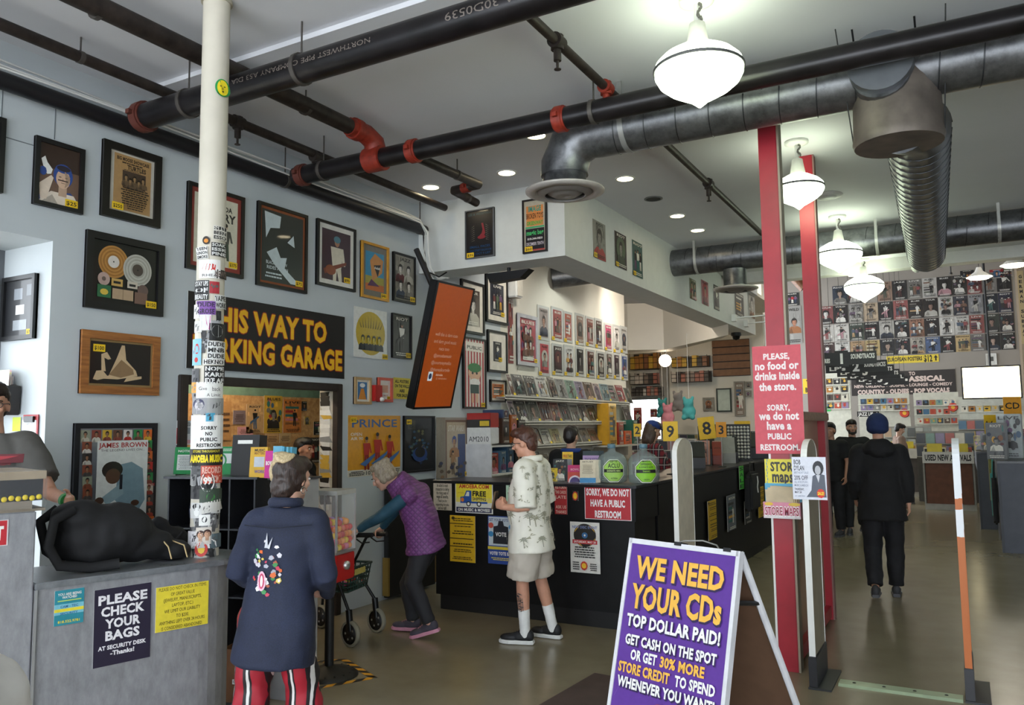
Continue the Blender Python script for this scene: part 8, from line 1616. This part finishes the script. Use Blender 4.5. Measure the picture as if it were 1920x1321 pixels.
td = person('woman with a bun in a navy denim shirt and striped trousers, seen from behind', Md, Jd, 1.56, 'd8a992', head_rot=(-.5, -.1, 0), hair=(hair_mat('1f1512', '3a281f'), [((0, -.035, .045), (.09, .105, .1)), ((0, -.07, -.035), (.078, .062, .1)), ((0, .02, .085), (.08, .085, .05)), ((.045, -.02, .0), (.045, .06, .07)), ((-.045, -.02, .0), (.045, .06, .07))], [([(-.02, -.09, -.07), (.0, -.085, -.13), (.0, -.07, -.18)], [.03, .015, .008])], .005),
    top=dict(mat=denim(), sleeve='long', hem=.29, ease=.022, bell=.048, amp=.016, freq=6, hemdir=V((-.07, -.08, -1)), collar=denim()), legs=dict(mat=stripes(), ease=.022, flare=2.6, amp=.014), shoes=(mat('e0dcd6', .6), mat('c9c4ba', .6)), curl=(.6, .6))
HMd = Matrix.Translation(Jd['hed']) @ (Matrix.Rotation(-.5, 3, 'Z') @ Matrix.Rotation(-.1, 3, 'X') * .9).to_4x4()
b = MB(); b.ell((-.01, -.08, .105), (.05, .05, .042), 16, 10, HMd); [b.tube([V((.048 * math.cos(a) * q, -.08 + .048 * math.sin(a) * q, .11 + .02 * math.sin(2 * a))) for a in [.5 * i + ph for i in range(14)]], .014, 8, HMd) for q, ph in ((1, 0), (.6, 1))]
fuse(b, 'hair_bun', hair_mat('a8916c', 'd8c49c'), td, .007, .002, 50, sm=2)
b = MB(); b.ell((-.035, -.095, .04), (.035, .04, .07), 12, 8, HMd); fuse(b, 'blond_streak', hair_mat('8a7354', 'c9b48a'), td, .008, .003, 50, sm=1)
MB().tube([HMd @ V((.083 + .0, -.0 + .016 * math.cos(a), -.055 + .018 * math.sin(a))) for a in [6.284 * i / 12 for i in range(13)]], .0022, 5).build('hoop_earring', mat('c9c4b8', .2, .9), td)
shd = child(td, 'shirt'); rq = random.Random(3)
def emb(b):                                        # abstract multicolour embroidery, no figures
    for i in range(46):
        a, r = rq.uniform(0, 6.28), rq.uniform(0, 1) ** .5; x, z = -.06 + .075 * r * math.cos(a), 1.06 + .135 * r * math.sin(a); s = rq.uniform(.007, .016)
        b.flat([(x + s * math.cos(q + i) * rq.uniform(.6, 1.2), z + s * math.sin(q + i) * rq.uniform(.6, 1.2)) for q in (0, 1.2, 2.5, 3.7, 5)], H(rq.choice(('e4e2e6', 'd8d4dc', 'c83a5a', 'd86a34', '3a8a4a', 'e0c85a', 'e08aa8', 'a8a8b4', 'b0563a', 'f0f0f2'))))
    b.disc(-.075, 1.0, .022, .045, H('e8b4c8'), 14); b.disc(-.075, 1.0, .014, .035, H('c03a60'), 14); b.disc(-.075, 1.0, .007, .026, H('ecd8e2'), 12); b.flat([(-.068, 1.15), (-.058, 1.22), (-.05, 1.15)], H('c4c6cc')); b.flat([(-.055, 1.15), (-.03, 1.2), (-.042, 1.145)], H('c4c6cc'))
decal(td, shd, 'embroidery', [emb], plane_M(V((0, -.7, 0)), (1, 0, 0), (0, 0, 1)), 1.0, .002)
MB().tube([Jd['nek'] + V((-.16, -.10, -.075)), Jd['nek'] + V((0, -.145, -.085)), Jd['nek'] + V((.16, -.10, -.075))], .003, 5).build('yoke_seam', mat('151a2a', .8), td)
# --- guard behind the podium
Mg = at(-4.665, 2.48, .14, -130); Jg = base_joints(1.83, .86); Jg['wrL'] = W2L(Mg, PD(126, 938, 4.12)); Jg['elL'] = Jg['shL'].lerp(Jg['wrL'], .5) + V((-.02, -.05, -.12)); Jg['hdL'] = Jg['wrL'] - Jg['elL']
b = MB(); b.box((-.45, -.4, 0), (.45, .4, .14)); tag(b.build('guard_platform', mat('3a3836', .7), None, at(-4.7, 2.62, 0, 16), bevel=.01), 'low dark platform behind the steel podium', 'platform')
def xg(t, J, HM): 
    w = J['wrL']; d = (J['wrL'] - J['elL']).normalized(); MB().tube([w - d * .03, w - d * .01, w + d * .012], [.036, .038, .036], 14).build('wristband', mat('1f8a3a', .6), t)
tg = person('security guard in a grey T-shirt with glasses at the left edge', Mg, Jg, 1.83, 'c9967c', girth=1.1, head_rot=(.12, -.05, 0), hair=(hair_mat('1c1412', '2e211c'), SHORT(), [], .004), glasses=True, top=dict(mat=mat('55534f', .85, var=.08, bump=.15), sleeve='short', slen=.75, hem=.15, ease=.03, bell=.02, amp=.008), legs=dict(mat=mat('1c1e26', .8)), shoes=(BLACK, BLACK), extra=xg)
decal(tg, child(tg, 'shirt'), 'shirt_letter', [lambda b: (b.text('T', .09, 1.36, .15, .18, H('6a2a30'), .065), b.text('T', .09, 1.36, .14, .17, H('a8343c'), .04)), lambda b: b.disc(-.07, 1.36, .06, .075, H('6a7078'), 16)], plane_M(V((0, .7, 0)), (-1, 0, 0), (0, 0, 1)), 1.0, .003)
# --- clerks and customers
def simple(label, x, y, rz, Ht, hairc, topm, legm, skin='cfa088', style='short', sleeve='long', vox=.014, head=(0, 0, 0), beard=None, extra=None, face=True, z=0, walk=0, ease=.03, bell=.02, hem=.1, J=None):
    J_ = base_joints(Ht); 
    if walk: J_['anR'] = V((.09, .22 * walk, .085)); J_['anL'] = V((-.09, -.24 * walk, .12)); J_['knR'] = V((.1, .16 * walk, .5)); J_['knL'] = V((-.1, .02, .47)); J_['wrR'] = J_['wrR'] + V((0, -.08, 0)); J_['wrL'] = J_['wrL'] + V((0, .1, .03))
    if J: J_.update({a: V(c) for a, c in J.items()})
    hb = {'xlong': SHORT() + [((0, -.075, -.08), (.095, .06, .14)), ((0, -.1, -.22), (.1, .05, .16)), ((0, -.11, -.38), (.09, .045, .16)), ((-.07, -.02, -.08), (.03, .05, .11)), ((.07, -.02, -.08), (.03, .05, .11))], 'short': SHORT(), 'long': SHORT() + [((0, -.07, -.08), (.085, .06, .13)), ((-.07, -.02, -.08), (.03, .05, .11)), ((.07, -.02, -.08), (.03, .05, .11))], 'beanie': [((0, -.02, .065), (.112, .125, .12)), ((0, -.025, .01), (.112, .12, .06))]}[style]
    return person(label, at(x, y, z, rz), J_, Ht, skin, vox, 1.15, head, hair=(hairc, hb, [], .004 if style != 'beanie' else .002), face=face, beard=beard, top=dict(mat=topm, sleeve=sleeve, hem=hem, ease=ease, bell=bell, amp=.01), legs=dict(mat=legm, ease=.02, amp=.01), shoes=(mat('3a3a3e', .7), mat('55555a', .6)), extra=extra)
BLK = mat('101013', .85, var=.3, bump=.1); BLK2 = mat('15151a', .8, var=.3)
p = P(572, 826, x=-5.78); simple('dark haired man inside the garage doorway', -5.80, p.y, -75, 1.60, hair_mat('120e0c', '1f1814'), mat('1c1c22', .8), BLK, 'b98468')
def xcol(t, J, HM): b = MB(); b.tube([J['nek'] + V((.1 * math.cos(a), .085 * math.sin(a), .005)) for a in [6.284 * i / 14 for i in range(15)]], .026, 8); fuse(b, 'blue_collar', mat('23418a', .7), t, .01, .003, 20, sm=2)
p = P(1071, 800, y=8.3); simple('clerk with dark hair and blue collar facing the magazine racks', p.x, 8.3, 12, 1.69, hair_mat('120e0d', '241a16'), BLK, BLK2, 'd0a48c', head=(-.25, -.05, 0), extra=xcol)
def plaid():
    t = NT('plaid_flannel'); sx = t.new('ShaderNodeSeparateXYZ'); t.link(t.coord(), sx.inputs[0]); u = t.math('PINGPONG', t.math('MULTIPLY', t.math('ADD', sx.outputs[0], sx.outputs[1]), 11), .5); v = t.math('PINGPONG', t.math('MULTIPLY', sx.outputs[2], 11), .5)
    c = t.mix(t.math('GREATER_THAN', u, .25), H('7a1c28'), H('1c1a20')); c = t.mix(t.math('MULTIPLY', t.math('GREATER_THAN', v, .25), .55), c, H('14141a')); ln = t.math('MAXIMUM', t.math('GREATER_THAN', u, .46), t.math('GREATER_THAN', v, .46)); t.set(Base_Color=t.mix(t.math('MULTIPLY', ln, .7), c, H('d0c4c0')), Roughness=.8); return t.m
def xcap(t, J, HM):
    b = MB(); b.ell((0, -.015, .075), (.093, .108, .07), 18, 10, HM); fuse(b, 'cap_crown', mat('20397a', .8), t, .009, 0, sm=2); MB().prism([(-.075, .06), (-.06, .15), (-.02, .185), (.02, .185), (.06, .15), (.075, .06)], .052, .06, HM).build('cap_brim', mat('1a2f68', .8), t)
p = P(1222, 778, y=9.5); simple('long haired clerk in a blue cap and plaid flannel shirt', p.x, 9.5, -48, 1.74, hair_mat('3a2c24', '5c4738'), plaid(), BLK, 'd8ab92', style='long', head=(0, -.3, 0), extra=xcap, J=dict(elR=(.26, .05, 1.12), wrR=(.12, .3, 1.26), elL=(-.26, .05, 1.12), wrL=(-.1, .3, 1.26)))
def xbc(t, J, HM): b = MB(); b.ell((0, -.02, .07), (.09, .105, .065), 16, 10, HM); fuse(b, 'cap_crown', BLK2, t, .01, 0, sm=2); MB().tube([V((.05, .09, -.28)) * 1 + J['hed'] * 1, J['hed'] + V((.03, .12, -.42)), J['hed'] + V((.02, .13, -.55))], .01, 5).build('lanyard', mat('8a8e94', .5), t)
simple('bearded man in a black shirt and backward cap walking toward the entrance', -1.52, 13.6, 184, 1.74, hair_mat('1c1512'), BLK, BLK2, 'b98a72', sleeve='short', beard='1c1310', extra=xbc, walk=.5, head=(.25, 0, 0))
p = P(1556, 800, y=13.2); simple('man in black half hidden behind the far red post', p.x, 13.2, 165, 1.70, hair_mat('120e0c'), BLK, BLK2, 'b08068', sleeve='short')
def xhood(t, J, HM): b = MB(); b.ell(J['nek'] + V((0, -.06, -.02)), (.15, .1, .1), 18, 10); b.ell(J['nek'] + V((0, .0, .0)), (.13, .11, .075), 18, 10); fuse(b, 'hood', BLK, t, .012, .012, 12, sm=3)
simple('man in a blue beanie and black hoodie walking away down the aisle', -.74, 8.75, 4, 1.74, mat('1d2c54', .9, bump=.4, bscale=160), BLK, BLK2, 'c9967c', style='beanie', walk=.62, ease=.04, bell=.04, hem=.2, vox=.012, head=(0, -.08, 0), extra=xhood)
p = P(1686, 795, y=19.0); simple('distant person with dark hair bending over the record bins', p.x, 19.0, -70, 1.66, hair_mat('1a1412'), mat('8a7264', .8), BLK, 'c9a08a', sleeve='short', head=(0, -.4, 0))
simple('pale blond person cut off by the left edge of the picture', -1.365, .61, 119, 1.56, hair_mat('b09c7c', 'd8c8a8'), mat('d0cdc8', .8), mat('8a7a6c', .8), 'd8b49c', style='xlong')

D.scenes.remove(TS)
